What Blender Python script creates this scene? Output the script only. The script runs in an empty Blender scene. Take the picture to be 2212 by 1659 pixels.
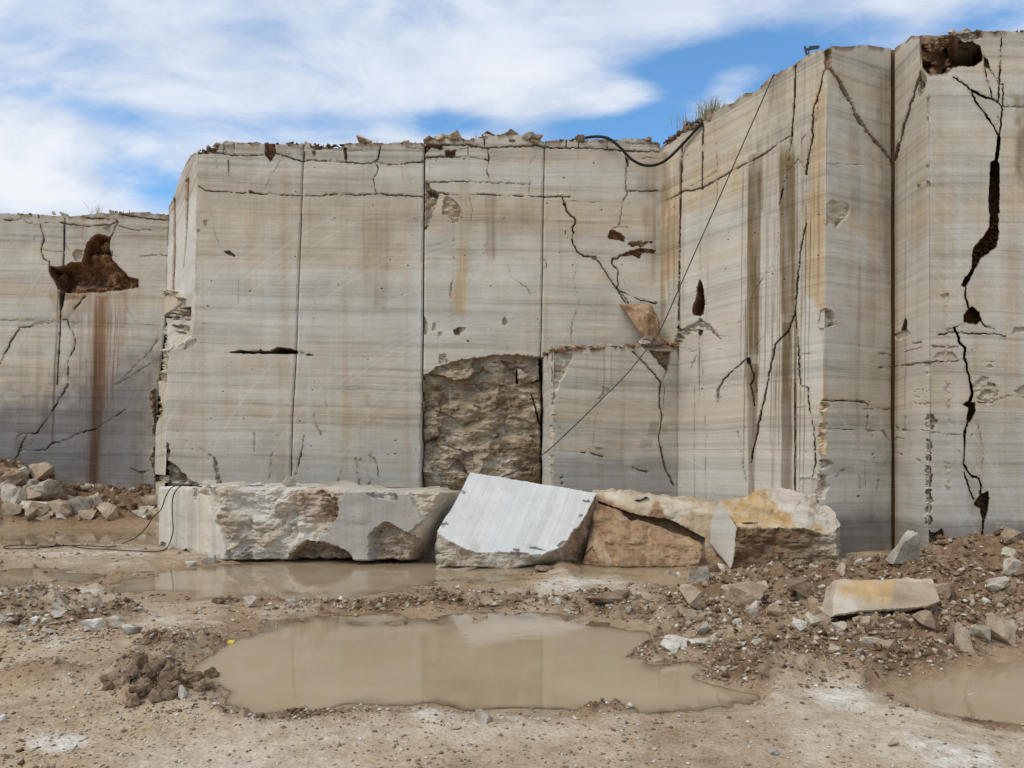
import bpy, bmesh, math, random
import numpy as np
from mathutils import Vector, Matrix

random.seed(7)
RNG = np.random.default_rng(11)
scene = bpy.context.scene
COL = scene.collection

# ------------------------------------------------------------------ camera
F, CX, HY, EYE = 1580.0, 1106.0, 1000.0, 1.6      # focal length / centre / horizon in survey units (2212 wide)
cam_d = bpy.data.cameras.new("camera")
cam_d.sensor_width = 36.0
cam_d.lens = 36.0 * F / 2212.0
cam_d.shift_y = (HY - 829.5) / 2212.0
cam_d.clip_end = 3000.0
cam = bpy.data.objects.new("camera", cam_d)
cam.location = (0, 0, EYE)
cam.rotation_euler = (math.radians(90), 0, 0)
COL.objects.link(cam)
scene.camera = cam

# ------------------------------------------------------------------ light
SUN_AZ = math.radians(-128)     # where the sun stands, measured from +Y towards +X
SUN_EL = math.radians(52)
sun_d = bpy.data.lights.new("sun", 'SUN')
sun_d.energy = 1.5
sun_d.angle = math.radians(22)
sun_d.color = (1.0, 0.93, 0.82)
sun = bpy.data.objects.new("sun", sun_d)
sdir = Vector((math.sin(SUN_AZ) * math.cos(SUN_EL), math.cos(SUN_AZ) * math.cos(SUN_EL), math.sin(SUN_EL)))
sun.rotation_euler = sdir.to_track_quat('Z', 'Y').to_euler()
COL.objects.link(sun)

world = bpy.data.worlds.new("World")
scene.world = world
world.use_nodes = True


class NT:
    """small helper to write node trees"""
    def __init__(self, tree):
        self.t = tree
        tree.nodes.clear()

    def n(self, kind, **kw):
        nd = self.t.nodes.new(kind)
        for k, v in kw.items():
            setattr(nd, k, v)
        return nd

    def put(self, sock, v):
        if hasattr(v, 'is_linked') or isinstance(v, bpy.types.NodeSocket):
            self.t.links.new(v, sock)
        elif isinstance(v, (tuple, list)):
            if len(v) == 3 and sock.type == 'RGBA':
                v = (*v, 1.0)
            sock.default_value = v
        else:
            sock.default_value = v

    def math(self, op, a, b=0.0, c=None, clamp=False):
        nd = self.n('ShaderNodeMath', operation=op, use_clamp=clamp)
        self.put(nd.inputs[0], a)
        self.put(nd.inputs[1], b)
        if c is not None:
            self.put(nd.inputs[2], c)
        return nd.outputs[0]

    def vmath(self, op, a, b=(0, 0, 0)):
        nd = self.n('ShaderNodeVectorMath', operation=op)
        self.put(nd.inputs[0], a)
        self.put(nd.inputs[1], b)
        return nd.outputs['Value'] if op in ('DOT_PRODUCT', 'LENGTH', 'DISTANCE') else nd.outputs[0]

    def mix(self, f, a, b, blend='MIX'):
        nd = self.n('ShaderNodeMix', data_type='RGBA', blend_type=blend)
        self.put(nd.inputs[0], f)
        self.put(nd.inputs[6], a)
        self.put(nd.inputs[7], b)
        return nd.outputs[2]

    def noise(self, vec, scale=1.0, detail=4.0, rough=0.5, dist=0.0):
        nd = self.n('ShaderNodeTexNoise')
        self.put(nd.inputs['Vector'], vec)
        nd.inputs['Scale'].default_value = scale
        nd.inputs['Detail'].default_value = detail
        nd.inputs['Roughness'].default_value = rough
        nd.inputs['Distortion'].default_value = dist
        return nd.outputs[0]

    def ramp(self, f, stops):
        nd = self.n('ShaderNodeValToRGB')
        el = nd.color_ramp.elements
        while len(el) < len(stops):
            el.new(0.5)
        for e, (p, c) in zip(el, stops):
            e.position = p
            e.color = (*c, 1.0) if isinstance(c, (tuple, list)) else (c, c, c, 1.0)
        self.put(nd.inputs[0], f)
        return nd.outputs[0]

    def step(self, v, lo, hi):
        nd = self.n('ShaderNodeMapRange', interpolation_type='SMOOTHSTEP')
        self.put(nd.inputs[0], v)
        nd.inputs[1].default_value = lo
        nd.inputs[2].default_value = hi
        return nd.outputs[0]

    def comb(self, x, y, z):
        nd = self.n('ShaderNodeCombineXYZ')
        for i, v in enumerate((x, y, z)):
            self.put(nd.inputs[i], v)
        return nd.outputs[0]

    def sep(self, v):
        nd = self.n('ShaderNodeSeparateXYZ')
        self.put(nd.inputs[0], v)
        return nd.outputs

    def attr(self, name):
        nd = self.n('ShaderNodeAttribute', attribute_name=name)
        s = self.n('ShaderNodeSeparateColor')
        self.t.links.new(nd.outputs['Color'], s.inputs[0])
        return s.outputs[0], s.outputs[1], s.outputs[2], nd.outputs['Alpha']


def pix_dir(px, py):
    return Vector(((px - CX) / F, 1.0, (HY - py) / F)).normalized()


w = NT(world.node_tree)
sky = w.n('ShaderNodeTexSky', sky_type='NISHITA', sun_disc=False)
sky.sun_elevation = SUN_EL
sky.sun_rotation = SUN_AZ
sky.air_density = 1.0
sky.dust_density = 0.3
sky.ozone_density = 2.0
d = w.vmath('NORMALIZE', w.n('ShaderNodeTexCoord').outputs['Generated'])
dx, dy, dz = w.sep(d)
# cloud sheet: the direction is carried onto a flat layer overhead
inv = w.math('DIVIDE', 1.0, w.math('ADD', w.math('MAXIMUM', dz, 0.0), 0.22))
lay = w.comb(w.math('MULTIPLY', dx, inv), w.math('MULTIPLY', dy, inv), 0.0)
warp = w.vmath('SUBTRACT', w.n('ShaderNodeTexNoise').outputs['Color'], (0.5, 0.5, 0.5))
wn = warp.node if hasattr(warp, 'node') else None
nz_w = [nd for nd in w.t.nodes if nd.bl_idname == 'ShaderNodeTexNoise'][0]
w.put(nz_w.inputs['Vector'], lay)
nz_w.inputs['Scale'].default_value = 1.6
nz_w.inputs['Detail'].default_value = 3.0
wsc = w.n('ShaderNodeVectorMath', operation='SCALE')
w.put(wsc.inputs[0], warp)
wsc.inputs['Scale'].default_value = 0.5
lay2 = w.vmath('ADD', w.vmath('MULTIPLY', lay, (1.0, 1.7, 1.0)), wsc.outputs[0])
n1 = w.noise(lay2, 1.5, 6.0, 0.58, 0.0)
n2 = w.noise(lay2, 5.0, 5.0, 0.62, 0.0)
dens = w.math('ADD', w.math('MULTIPLY', n1, 0.70), w.math('MULTIPLY', n2, 0.30))
# openings and banks of this particular sky (directions): px, py, half width, half height, amount
for (px, py, rx, ry, amt) in [
        (1520, 185, 280, 85, -0.30), (1720, 95, 240, 48, -0.26), (960, 262, 120, 30, -0.24), (1330, 285, 260, 45, -0.20),
        (300, 390, 110, 60, -0.24), (215, 245, 150, 30, -0.12), (560, 60, 150, 40, -0.10), (120, 95, 110, 30, -0.10),
        (2150, 20, 90, 40, -0.20), (760, 270, 150, 30, -0.08),
        (1900, 40, 330, 50, 0.20), (1600, 160, 80, 30, 0.34), (1330, 215, 110, 35, 0.26), (150, 420, 170, 45, 0.26),
        (700, 150, 500, 90, 0.10), (1150, 180, 200, 60, 0.14), (1540, 235, 90, 30, 0.30), (60, 300, 220, 60, 0.14)]:
    c = pix_dir(px, py)
    v = w.vmath('SUBTRACT', d, tuple(c))
    v = w.vmath('MULTIPLY', v, (F / rx, F / rx * 0.6, F / ry))
    ln = w.vmath('LENGTH', v)
    g = w.math('MULTIPLY', w.math('SUBTRACT', 1.0, w.step(ln, 0.15, 1.35)), amt)
    dens = w.math('ADD', dens, g)
dens = w.math('ADD', dens, 0.05)
cover = w.step(dens, 0.31, 0.64)
shade = w.step(w.math('ADD', w.math('MULTIPLY', n2, 0.5), w.math('MULTIPLY', w.noise(lay2, 2.3, 3.0, 0.55), 0.5)), 0.36, 0.62)
cloud_c = w.mix(shade, (0.49, 0.555, 0.67), (0.63, 0.68, 0.755))
cloud_c = w.mix(w.step(dens, 0.62, 0.85), cloud_c, (0.72, 0.74, 0.77))
SKY_K = 0.15
sk = w.n('ShaderNodeVectorMath', operation='MULTIPLY')
w.put(sk.inputs[0], sky.outputs[0])
sk.inputs[1].default_value = (SKY_K * 0.70, SKY_K * 1.02, SKY_K * 1.15)
skyc = w.mix(w.math('MULTIPLY', cover, 0.97), sk.outputs[0], cloud_c)
bg = w.n('ShaderNodeBackground')
w.put(bg.inputs[0], skyc)
bg.inputs[1].default_value = 1.0
wo = w.n('ShaderNodeOutputWorld')
w.t.links.new(bg.outputs[0], wo.inputs[0])

vs = scene.view_settings
vs.view_transform = 'Standard'
vs.look = 'None'
vs.exposure = 0.32
vs.gamma = 1.0
vs.use_curve_mapping = False
scene.render.engine = 'CYCLES'
scene.cycles.max_bounces = 4
scene.cycles.diffuse_bounces = 2
scene.cycles.use_adaptive_sampling = True

# ------------------------------------------------------------------ numeric helpers
def hash3(ix, iy, iz, seed):
    h = (ix * 374761393 + iy * 668265263 + iz * 2147483647 + seed * 974634777) & 0xFFFFFFFF
    h = ((h ^ (h >> 13)) * 1274126177) & 0xFFFFFFFF
    h = ((h ^ (h >> 16)) * 2246822519) & 0xFFFFFFFF
    return ((h ^ (h >> 15)) & 0xFFFFFF) / float(0xFFFFFF)


def vnoise(x, y, z=None, seed=0):
    x = np.asarray(x, float); y = np.asarray(y, float)
    x, y = np.broadcast_arrays(x, y)
    ix, iy = np.floor(x).astype(np.int64), np.floor(y).astype(np.int64)
    fx, fy = x - ix, y - iy
    fx, fy = [a * a * a * (a * (a * 6 - 15) + 10) for a in (fx, fy)]
    if z is None:
        a = hash3(ix, iy, 0, seed); b = hash3(ix + 1, iy, 0, seed)
        c = hash3(ix, iy + 1, 0, seed); d_ = hash3(ix + 1, iy + 1, 0, seed)
        p = a + (b - a) * fx
        q = c + (d_ - c) * fx
        return (p + (q - p) * fy) * 2 - 1
    z = np.broadcast_to(np.asarray(z, float), x.shape)
    iz = np.floor(z).astype(np.int64)
    fz = z - iz
    fz = fz * fz * fz * (fz * (fz * 6 - 15) + 10)
    r = 0
    for a in (0, 1):
        wa = fx if a else 1 - fx
        for b in (0, 1):
            wb = fy if b else 1 - fy
            for c in (0, 1):
                wc = fz if c else 1 - fz
                r = r + wa * wb * wc * hash3(ix + a, iy + b, iz + c, seed)
    return r * 2 - 1


def fbm(x, y, z=None, octv=4, seed=0, gain=0.5):
    r, a, s = 0, 1.0, 1.0
    for o in range(octv):
        r = r + a * vnoise(np.asarray(x) * s, np.asarray(y) * s, None if z is None else np.asarray(z) * s, seed + o * 17)
        a *= gain
        s *= 2.03
    return r


def ridged(x, y, z=None, octv=4, seed=0):
    r, a, s = 0, 1.0, 1.0
    for o in range(octv):
        r = r + a * (1 - 2 * np.abs(vnoise(np.asarray(x) * s, np.asarray(y) * s, None if z is None else np.asarray(z) * s, seed + o * 13)))
        a *= 0.5
        s *= 2.1
    return r


def sst(lo, hi, v):
    t = np.clip((v - lo) / (hi - lo), 0, 1)
    return t * t * (3 - 2 * t)


def interp(pts):
    xs = np.array([p[0] for p in pts], float)
    ys = np.array([p[1] for p in pts], float)
    return lambda v: np.interp(v, xs, ys)


def unproj(px, py, D):
    return np.stack([(px - CX) / F * D, D + 0 * px, EYE - (py - HY) / F * D], -1)


def seg_dist(px, py, pts):
    best = np.full(px.shape, 1e9)
    for (x0, y0), (x1, y1) in zip(pts[:-1], pts[1:]):
        ex, ey = x1 - x0, y1 - y0
        L = ex * ex + ey * ey + 1e-9
        t = np.clip(((px - x0) * ex + (py - y0) * ey) / L, 0, 1)
        best = np.minimum(best, np.hypot(px - x0 - t * ex, py - y0 - t * ey))
    return best


def poly_sd(px, py, poly):
    """signed distance, negative inside"""
    ins = np.zeros(px.shape, bool)
    pts = list(poly) + [poly[0]]
    for (x0, y0), (x1, y1) in zip(pts[:-1], pts[1:]):
        c = (y0 > py) != (y1 > py)
        if y1 != y0:
            ins ^= c & (px < (x1 - x0) * (py - y0) / (y1 - y0) + x0)
    dd = seg_dist(px, py, pts)
    return np.where(ins, -dd, dd)


OFF = dict(A=(0, 415), B=(0, 829), C=(399, 261), D=(399, 676), E=(891, 261), F=(891, 676), G=(1382, 46), H=(1382, 461),
           I=(1659, 46), J=(1659, 461), K=(1659, 829), L=(1198, 983), M=(307, 998), N=(768, 1213), O=(0, 1244), P=(1659, 1244),
           Q=(891, 968), V=None)


def tr(key, pts):
    """survey sketch coordinates -> common survey units"""
    o = OFF[key]
    if o is None:
        return [(float(x), float(y)) for x, y in pts]
    return [(o[0] + x / 4.0, o[1] + y / 4.0) for x, y in pts]


def jit(pts, amp=1.2, stepl=7.0, seed=0):
    r = random.Random(seed)
    out = [pts[0]]
    for (x0, y0), (x1, y1) in zip(pts[:-1], pts[1:]):
        L = math.hypot(x1 - x0, y1 - y0)
        n = max(1, int(L / stepl))
        for i in range(1, n + 1):
            t = i / n
            x, y = x0 + (x1 - x0) * t, y0 + (y1 - y0) * t
            if i < n:
                nx, ny = -(y1 - y0) / (L + 1e-6), (x1 - x0) / (L + 1e-6)
                a = r.uniform(-amp, amp)
                x += nx * a
                y += ny * a
            out.append((x, y))
    return out


CH = ['earth', 'stain', 'chip', 'crack', 'wet', 'pale', 'ochre', 'red']


class Feat:
    """relief and colour masks of one stone face, on its survey grid"""
    def __init__(self, px, py):
        self.px, self.py = px, py
        self.disp = np.zeros(px.shape)
        self.m = {c: np.zeros(px.shape) for c in CH}
        self.k = 0

    def box(self, pts, pad):
        xs = [p[0] for p in pts]; ys = [p[1] for p in pts]
        return ((self.px > min(xs) - pad) & (self.px < max(xs) + pad) & (self.py > min(ys) - pad) & (self.py < max(ys) + pad))

    def crack(self, pts, wd=2.0, depth=0.08, amp=1.3, s=1.0, taper=False):
        self.k += 1
        if all(abs(x1 - x0) < 0.07 * abs(y1 - y0) for (x0, y0), (x1, y1) in zip(pts[:-1], pts[1:])):
            amp = 0.25                                               # a saw cut, not a crack
        if wd > 3.5:
            depth *= 1.6
        pts = jit(pts, amp, 6.0, self.k + int(pts[0][0]))
        b = self.box(pts, wd + 8)
        if not b.any():
            return
        x, y = self.px[b], self.py[b]
        dd = seg_dist(x, y, pts)
        nv = vnoise(x * 0.05, y * 0.05, seed=self.k)
        nv = nv + 0.6 * vnoise(x * 0.21, y * 0.21, seed=self.k + 2)
        wv = wd * 0.58 * (1 + 0.8 * nv)
        c = 1 - sst(np.maximum(wv * 0.5 - 0.7, -0.3), wv * 0.5 + 0.75, dd)
        if wd < 2.5:
            s = s * np.clip(0.45 + 0.45 * (wd - 0.8) / 1.7, 0, 1)
            c = c * np.clip(0.70 + 0.8 * nv, 0.15, 1)
        self.disp[b] = np.maximum(self.disp[b], (depth if wd > 1.9 else depth * 0.5) * c)
        self.m['crack'][b] = np.maximum(self.m['crack'][b], np.clip(c * 1.15, 0, 1) * s)
        if wd > 1.5:
            lip = (1 - sst(wd * 0.3 + 0.6, wd * 0.5 + 3.2, dd)) * sst(0.25, 0.6, vnoise(x * 0.13, y * 0.13, seed=self.k + 4)) * (1 - c)
            self.m['chip'][b] = np.maximum(self.m['chip'][b], lip * 0.8)
            self.disp[b] = np.maximum(self.disp[b], lip * 0.025)
        halo = (1 - sst(0, 7 + wd, dd)) * 0.22 * min(1, wd / 3)
        self.m['stain'][b] = np.maximum(self.m['stain'][b], halo)

    def blob(self, pts, depth=0.1, kind='chip', edge=2.0, amp=2.5, s=1.0, rough=0.0, fr=0.06, base=0.0):
        self.k += 1
        b = self.box(pts, 14 + amp * 2 + edge)
        if not b.any():
            return None
        x, y = self.px[b], self.py[b]
        sd = poly_sd(x, y, pts) + amp * fbm(x * 0.12, y * 0.12, octv=3, seed=self.k)
        mk = 1 - sst(-edge, 0.0, sd)
        mc = 1 - sst(-0.2, 1.2, sd) if depth > 0.08 else mk
        dp = depth * mk
        if rough:
            dp = dp + mk * rough * (fbm(x * fr, y * fr * 1.4, octv=4, seed=self.k + 5) + 0.6 * ridged(x * fr * 0.5, y * fr * 0.9, octv=3, seed=self.k + 9) - 0.3)
        self.disp[b] = np.where(mk > 0.01, np.maximum(self.disp[b] * (1 - mk), 0) + dp, self.disp[b])
        if kind:
            self.m[kind][b] = np.maximum(self.m[kind][b], mc * s)
        return b, mk

    def tint(self, kind, pts, s=1.0, soft=6.0, amp=3.0, streak=0.0):
        self.k += 1
        b = self.box(pts, soft + amp * 2 + 4)
        if not b.any():
            return
        x, y = self.px[b], self.py[b]
        sd = poly_sd(x, y, pts) + amp * fbm(x * 0.05, y * 0.05, octv=3, seed=self.k)
        mk = (1 - sst(-soft, soft, sd)) * s
        if streak:
            mk = mk * (1 - streak + streak * (0.5 + 0.6 * fbm(x * 0.22, y * 0.006, octv=3, seed=self.k + 3)).clip(0, 1.2))
        self.m[kind][b] = np.maximum(self.m[kind][b], mk)

    def strip(self, kind, x0, y0, x1, y1, wd, s=0.8, soft=1.5, fade=60, w1=None):
        """water streak running down a face"""
        self.k += 1
        t = (self.py - y0) / (y1 - y0)
        b = (t > 0) & (t < 1)
        xc = x0 + (x1 - x0) * t
        ww = wd + ((w1 if w1 is not None else wd) - wd) * t
        dd = np.abs(self.px - xc + 0.8 * vnoise(self.px * 0, self.py * 0.03, seed=self.k))
        mk = (1 - sst(ww * 0.5 - soft, ww * 0.5 + soft, dd)) * b
        mk = mk * sst(0, fade, self.py - y0) * sst(0, fade, y1 - self.py)
        mk = mk * (0.95 + 0.35 * fbm(self.px * 0.25, self.py * 0.01, octv=2, seed=self.k))
        self.m[kind] = np.maximum(self.m[kind], mk * s)


def link(o, parent=None, label=None, cat=None, group=None, kind=None):
    COL.objects.link(o)
    if parent is not None:
        o.parent = parent
    if label:
        o['label'] = label
    if cat:
        o['category'] = cat
    if group:
        o['group'] = group
    if kind:
        o['kind'] = kind
    return o


def empty(name, label, cat, group=None, loc=(0, 0, 0)):
    o = bpy.data.objects.new(name, None)
    o.location = loc
    o.empty_display_size = 0.2
    return link(o, None, label, cat, group)


def mesh_obj(name, verts, faces, mat, smooth=False, cols=None):
    me = bpy.data.meshes.new(name)
    me.from_pydata([tuple(v) for v in verts], [], [tuple(f) for f in faces])
    if smooth:
        me.polygons.foreach_set('use_smooth', np.ones(len(me.polygons), bool))
    if mat:
        me.materials.append(mat)
    me.update()
    return bpy.data.objects.new(name, me)


def grid_mesh(name, V, masks, mat, smooth=True, cap=False, flip=False, sharp=0):
    """V: (rows, cols, 3)"""
    nr, nc = V.shape[:2]
    idx = np.arange(nr * nc).reshape(nr, nc)
    q = np.stack([idx[:-1, :-1], idx[1:, :-1], idx[1:, 1:], idx[:-1, 1:]], -1).reshape(-1, 4)
    if flip:
        q = q[:, ::-1]
    loops = q.ravel()
    nq = len(q)
    starts = np.arange(nq) * 4
    tot = np.full(nq, 4)
    if cap:
        ring = np.concatenate([idx[0, :], idx[1:, -1], idx[-1, -2::-1], idx[-2:0:-1, 0]])
        if flip:
            ring = ring[::-1]
        loops = np.concatenate([loops, ring])
        starts = np.append(starts, nq * 4)
        tot = np.append(tot, len(ring))
    me = bpy.data.meshes.new(name)
    me.vertices.add(nr * nc)
    me.vertices.foreach_set('co', V.reshape(-1).astype(np.float32))
    me.loops.add(len(loops))
    me.loops.foreach_set('vertex_index', loops.astype(np.int32))
    me.polygons.add(len(starts))
    me.polygons.foreach_set('loop_start', starts.astype(np.int32))
    me.polygons.foreach_set('loop_total', tot.astype(np.int32))
    me.polygons.foreach_set('use_smooth', np.full(len(starts), smooth))
    me.update(calc_edges=True)
    if masks is not None:
        for nm, chans in masks.items():
            a = me.color_attributes.new(nm, 'FLOAT_COLOR', 'POINT')
            arr = np.stack([c.reshape(-1) for c in chans], -1)
            a.data.foreach_set('color', arr.reshape(-1).astype(np.float32))
    me.materials.append(mat)
    if smooth and sharp:
        me.set_sharp_from_angle(angle=math.radians(sharp))
    return bpy.data.objects.new(name, me)


def pad_ring(V, back, n_top=1):
    P = np.pad(V, ((1, 1), (1, 1), (0, 0)), mode='edge')
    off = np.zeros(P.shape[:2])
    off[0, :] = off[-1, :] = 1
    off[:, 0] = off[:, -1] = 1
    return P + off[..., None] * np.asarray(back, float)


def masks_of(ft, pad=True):
    m = {k: np.clip(v, 0, 1) for k, v in ft.m.items()}
    if pad:
        m = {k: np.pad(v, 1, mode='edge') for k, v in m.items()}
    return {'mask_a': [m['earth'], m['stain'], m['chip'], m['crack']], 'mask_b': [m['wet'], m['pale'], m['ochre'], m['red']]}


# ------------------------------------------------------------------ materials
def new_mat(name):
    m = bpy.data.materials.new(name)
    m.use_nodes = True
    return m, NT(m.node_tree)


def finish(t, col, rough=0.85, bump=None, bstr=0.3, bdist=0.02, spec=0.25):
    b = t.n('ShaderNodeBsdfPrincipled')
    t.put(b.inputs['Base Color'], col)
    t.put(b.inputs['Roughness'], rough)
    b.inputs['Specular IOR Level'].default_value = spec
    if bump is not None:
        bp = t.n('ShaderNodeBump')
        t.put(bp.inputs['Height'], bump)
        t.put(bp.inputs['Strength'], bstr)
        bp.inputs['Distance'].default_value = bdist
        t.t.links.new(bp.outputs[0], b.inputs['Normal'])
    o = t.n('ShaderNodeOutputMaterial')
    t.t.links.new(b.outputs[0], o.inputs[0])


def stone_mat(name, band=(0.02, 0.0, 1.0), across=(1.0, 0.0, 0.0), freq=1.0, bright=1.0, warm=0.5, contrast=1.0, pits=1.0, wall=True, tint=None):
    m, t = new_mat(name)
    P = t.n('ShaderNodeNewGeometry').outputs['Position']
    x, y, z = t.sep(P)
    lw = t.noise(P, 0.55, 3.0, 0.55)
    bc = t.vmath('DOT_PRODUCT', P, band)
    bc = t.math('ADD', bc, t.math('MULTIPLY', t.math('SUBTRACT', lw, 0.5), 0.14 if wall else 0.10))
    ac = t.vmath('DOT_PRODUCT', P, across)
    if wall:
        ac = t.math('ADD', x, t.math('MULTIPLY', y, 0.7))

    def layer(fa, fb, det, rg=0.55):
        return t.noise(t.comb(t.math('MULTIPLY', ac, fa), 0.37, t.math('MULTIPLY', bc, fb * freq)), 1.0, det, rg)
    b1 = layer(0.06, 1.9, 3.0)
    b2 = layer(0.14, 10.0, 3.0, 0.65)
    b3 = layer(0.6, 34.0, 4.0, 0.7)
    v = t.math('ADD', t.math('ADD', t.math('MULTIPLY', b1, 0.34), t.math('MULTIPLY', b2, 0.36)), t.math('MULTIPLY', b3, 0.30))
    v = t.math('ADD', t.math('MULTIPLY', t.math('SUBTRACT', v, 0.5), 1.15 * contrast), 0.5)
    k = bright
    c = t.ramp(v, [(0.24, (0.21 * k, 0.18 * k, 0.138 * k)), (0.37, (0.375 * k, 0.327 * k, 0.252 * k)), (0.46, (0.53 * k, 0.463 * k, 0.365 * k)),
                   (0.58, (0.62 * k, 0.552 * k, 0.45 * k)), (0.74, (0.685 * k, 0.628 * k, 0.542 * k))])
    # warm and cool beds
    hv = layer(0.08, 0.95, 4.0, 0.6)
    c = t.mix(t.math('MULTIPLY', t.step(hv, 0.46 + (0.5 - warm) * 0.2, 0.64 + (0.5 - warm) * 0.2), 0.45), c, t.mix(1.0, c, (1.0, 0.86, 0.66), 'MULTIPLY'))
    c = t.mix(t.math('MULTIPLY', t.step(hv, 0.48, 0.36), 0.6), c, t.mix(1.0, c, (0.86, 0.90, 0.93), 'MULTIPLY'))
    if tint:
        c = t.mix(1.0, c, tint, 'MULTIPLY')
    if wall:
        # thin water streaks run down the sawn faces
        sv = t.noise(t.comb(t.math('MULTIPLY', ac, 3.0), 0.0, t.math('MULTIPLY', z, 0.14)), 1.0, 4.0, 0.6)
        c = t.mix(t.math('MULTIPLY', t.step(sv, 0.50, 0.70), 0.42), c, t.mix(1.0, c, (0.78, 0.64, 0.45), 'MULTIPLY'))
        c = t.mix(t.math('MULTIPLY', t.step(sv, 0.46, 0.30), 0.30), c, (0.68, 0.66, 0.62))
        # arcs left by the wire saw
        dr0 = t.vmath('LENGTH', t.comb(t.math('SUBTRACT', x, 1.0), 0.0, t.math('SUBTRACT', z, -2.0)))
        av = t.noise(t.comb(t.math('MULTIPLY', dr0, 15.0), t.math('MULTIPLY', x, 0.25), t.math('MULTIPLY', z, 0.25)), 1.0, 2.0)
        c = t.mix(t.math('MULTIPLY', t.step(av, 0.56, 0.72), 0.20), c, (0.74, 0.72, 0.68))
    # blotches, fine grain, small pits
    bl = t.noise(P, 1.7, 4.0, 0.6)
    c = t.mix(0.35, c, t.ramp(bl, [(0.3, 0.62), (0.7, 1.15)]), 'MULTIPLY')
    gr = t.noise(P, 42.0, 2.0, 0.6)
    c = t.mix(0.30, c, t.ramp(gr, [(0.3, 0.68), (0.7, 1.16)]), 'MULTIPLY')
    if pits:
        vo = t.n('ShaderNodeTexVoronoi')
        t.put(vo.inputs['Vector'], t.vmath('MULTIPLY', P, (1.0, 1.0, 2.6)))
        vo.inputs['Scale'].default_value = 7.0
        pm = t.math('MULTIPLY', t.step(vo.outputs['Distance'], 0.11, 0.05), t.step(b2, 0.53, 0.66))
        c = t.mix(t.math('MULTIPLY', pm, 0.8 * pits), c, (0.07, 0.05, 0.035))
    ea, st, ch, ck = t.attr('mask_a')
    we, pa, oc, rd = t.attr('mask_b')
    nch = t.noise(t.comb(t.math('MULTIPLY', ac, 2.2), t.math('MULTIPLY', y, 2.0), t.math('MULTIPLY', bc, 5.0 if wall else 3.0)), 1.0, 5.0, 0.62)
    chc = t.ramp(nch, [(0.28, (0.24, 0.175, 0.11)), (0.42, (0.40, 0.315, 0.215)), (0.55, (0.53, 0.45, 0.335)), (0.68, (0.66, 0.60, 0.50))])
    c = t.mix(ch, c, chc)
    c = t.mix(st, c, t.mix(1.0, c, (0.42, 0.325, 0.21), 'MULTIPLY'))
    c = t.mix(oc, c, t.mix(1.0, c, (0.98, 0.68, 0.29), 'MULTIPLY'))
    c = t.mix(rd, c, t.mix(1.0, c, (0.56, 0.33, 0.20), 'MULTIPLY'))
    c = t.mix(t.math('MULTIPLY', pa, 0.8), c, t.mix(0.5, (0.75, 0.735, 0.70), c))
    c = t.mix(we, c, t.mix(1.0, c, (0.36, 0.36, 0.41), 'MULTIPLY'))
    en = t.noise(P, 7.0, 5.0, 0.62)
    ec = t.ramp(en, [(0.3, (0.11, 0.05, 0.022)), (0.5, (0.235, 0.118, 0.053)), (0.68, (0.36, 0.22, 0.12))])
    c = t.mix(ea, c, ec)
    c = t.mix(t.math('MULTIPLY', ck, 0.9), c, (0.075, 0.048, 0.030))
    hgt = t.math('MULTIPLY', t.noise(P, 11.0, 5.0, 0.65), t.math('ADD', 0.3, t.math('MULTIPLY', t.math('MAXIMUM', ch, ea), 1.5)))
    ro = t.math('SUBTRACT', 0.86, t.math('ADD', t.math('MULTIPLY', we, 0.25), t.math('MULTIPLY', pa, 0.12)))
    finish(t, c, ro, hgt, 0.45, 0.03, 0.3)
    return m


def rock_mat(name, c0, c1, c2, mud=0.35, scale=3.0):
    m, t = new_mat(name)
    tc = t.n('ShaderNodeTexCoord')
    oi = t.n('ShaderNodeObjectInfo')
    rv = t.n('ShaderNodeVectorMath', operation='SCALE')
    rv.inputs[0].default_value = (7.0, 13.0, 5.0)
    t.t.links.new(oi.outputs['Random'], rv.inputs['Scale'])
    P = t.vmath('ADD', t.n('ShaderNodeNewGeometry').outputs['Position'], rv.outputs[0])
    n = t.noise(P, scale, 6.0, 0.6)
    c = t.ramp(n, [(0.3, c0), (0.5, c1), (0.68, c2)])
    mn = t.noise(P, scale * 1.6, 5.0, 0.6)
    c = t.mix(t.math('MULTIPLY', t.step(mn, 0.50, 0.62), mud), c, (0.25, 0.16, 0.095))
    g = t.noise(P, 38.0, 4.0, 0.65)
    c = t.mix(0.45, c, t.ramp(g, [(0.3, 0.55), (0.7, 1.25)]), 'MULTIPLY')
    br = t.math('ADD', 0.78, t.math('MULTIPLY', oi.outputs['Random'], 0.42))
    c = t.mix(1.0, c, t.comb(br, br, br), 'MULTIPLY')
    finish(t, c, 0.88, t.math('ADD', g, t.math('MULTIPLY', t.noise(P, 11.0, 6.0, 0.6), 1.5)), 0.6, 0.02, 0.25)
    return m


WALL = stone_mat('banded_travertine')
M_LONG = stone_mat('long_block_stone', band=(0.83, -0.55, 0.0), across=(0.1, 0.1, 1.0), freq=2.2, bright=1.02, contrast=1.0, pits=0.0, wall=False, warm=0.35)
M_WHITE = stone_mat('white_slab_stone', band=(0.86, 0.1, -0.50), across=(0.5, 0.0, 0.86), freq=2.2, bright=1.28, contrast=0.6, pits=0.2, wall=False, warm=0.2, tint=(0.88, 0.97, 1.10))
M_BLOCK = stone_mat('boulder_stone', band=(0.15, 0.1, 1.0), across=(1.0, 0.3, 0.0), freq=2.0, bright=0.95, contrast=1.0, pits=0.0, wall=False)
R_PALE = rock_mat('pale_rubble', (0.38, 0.31, 0.22), (0.54, 0.465, 0.355), (0.67, 0.61, 0.50), 0.35)
R_GREY = rock_mat('grey_rubble', (0.31, 0.265, 0.20), (0.45, 0.40, 0.32), (0.58, 0.53, 0.44), 0.4)
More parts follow.
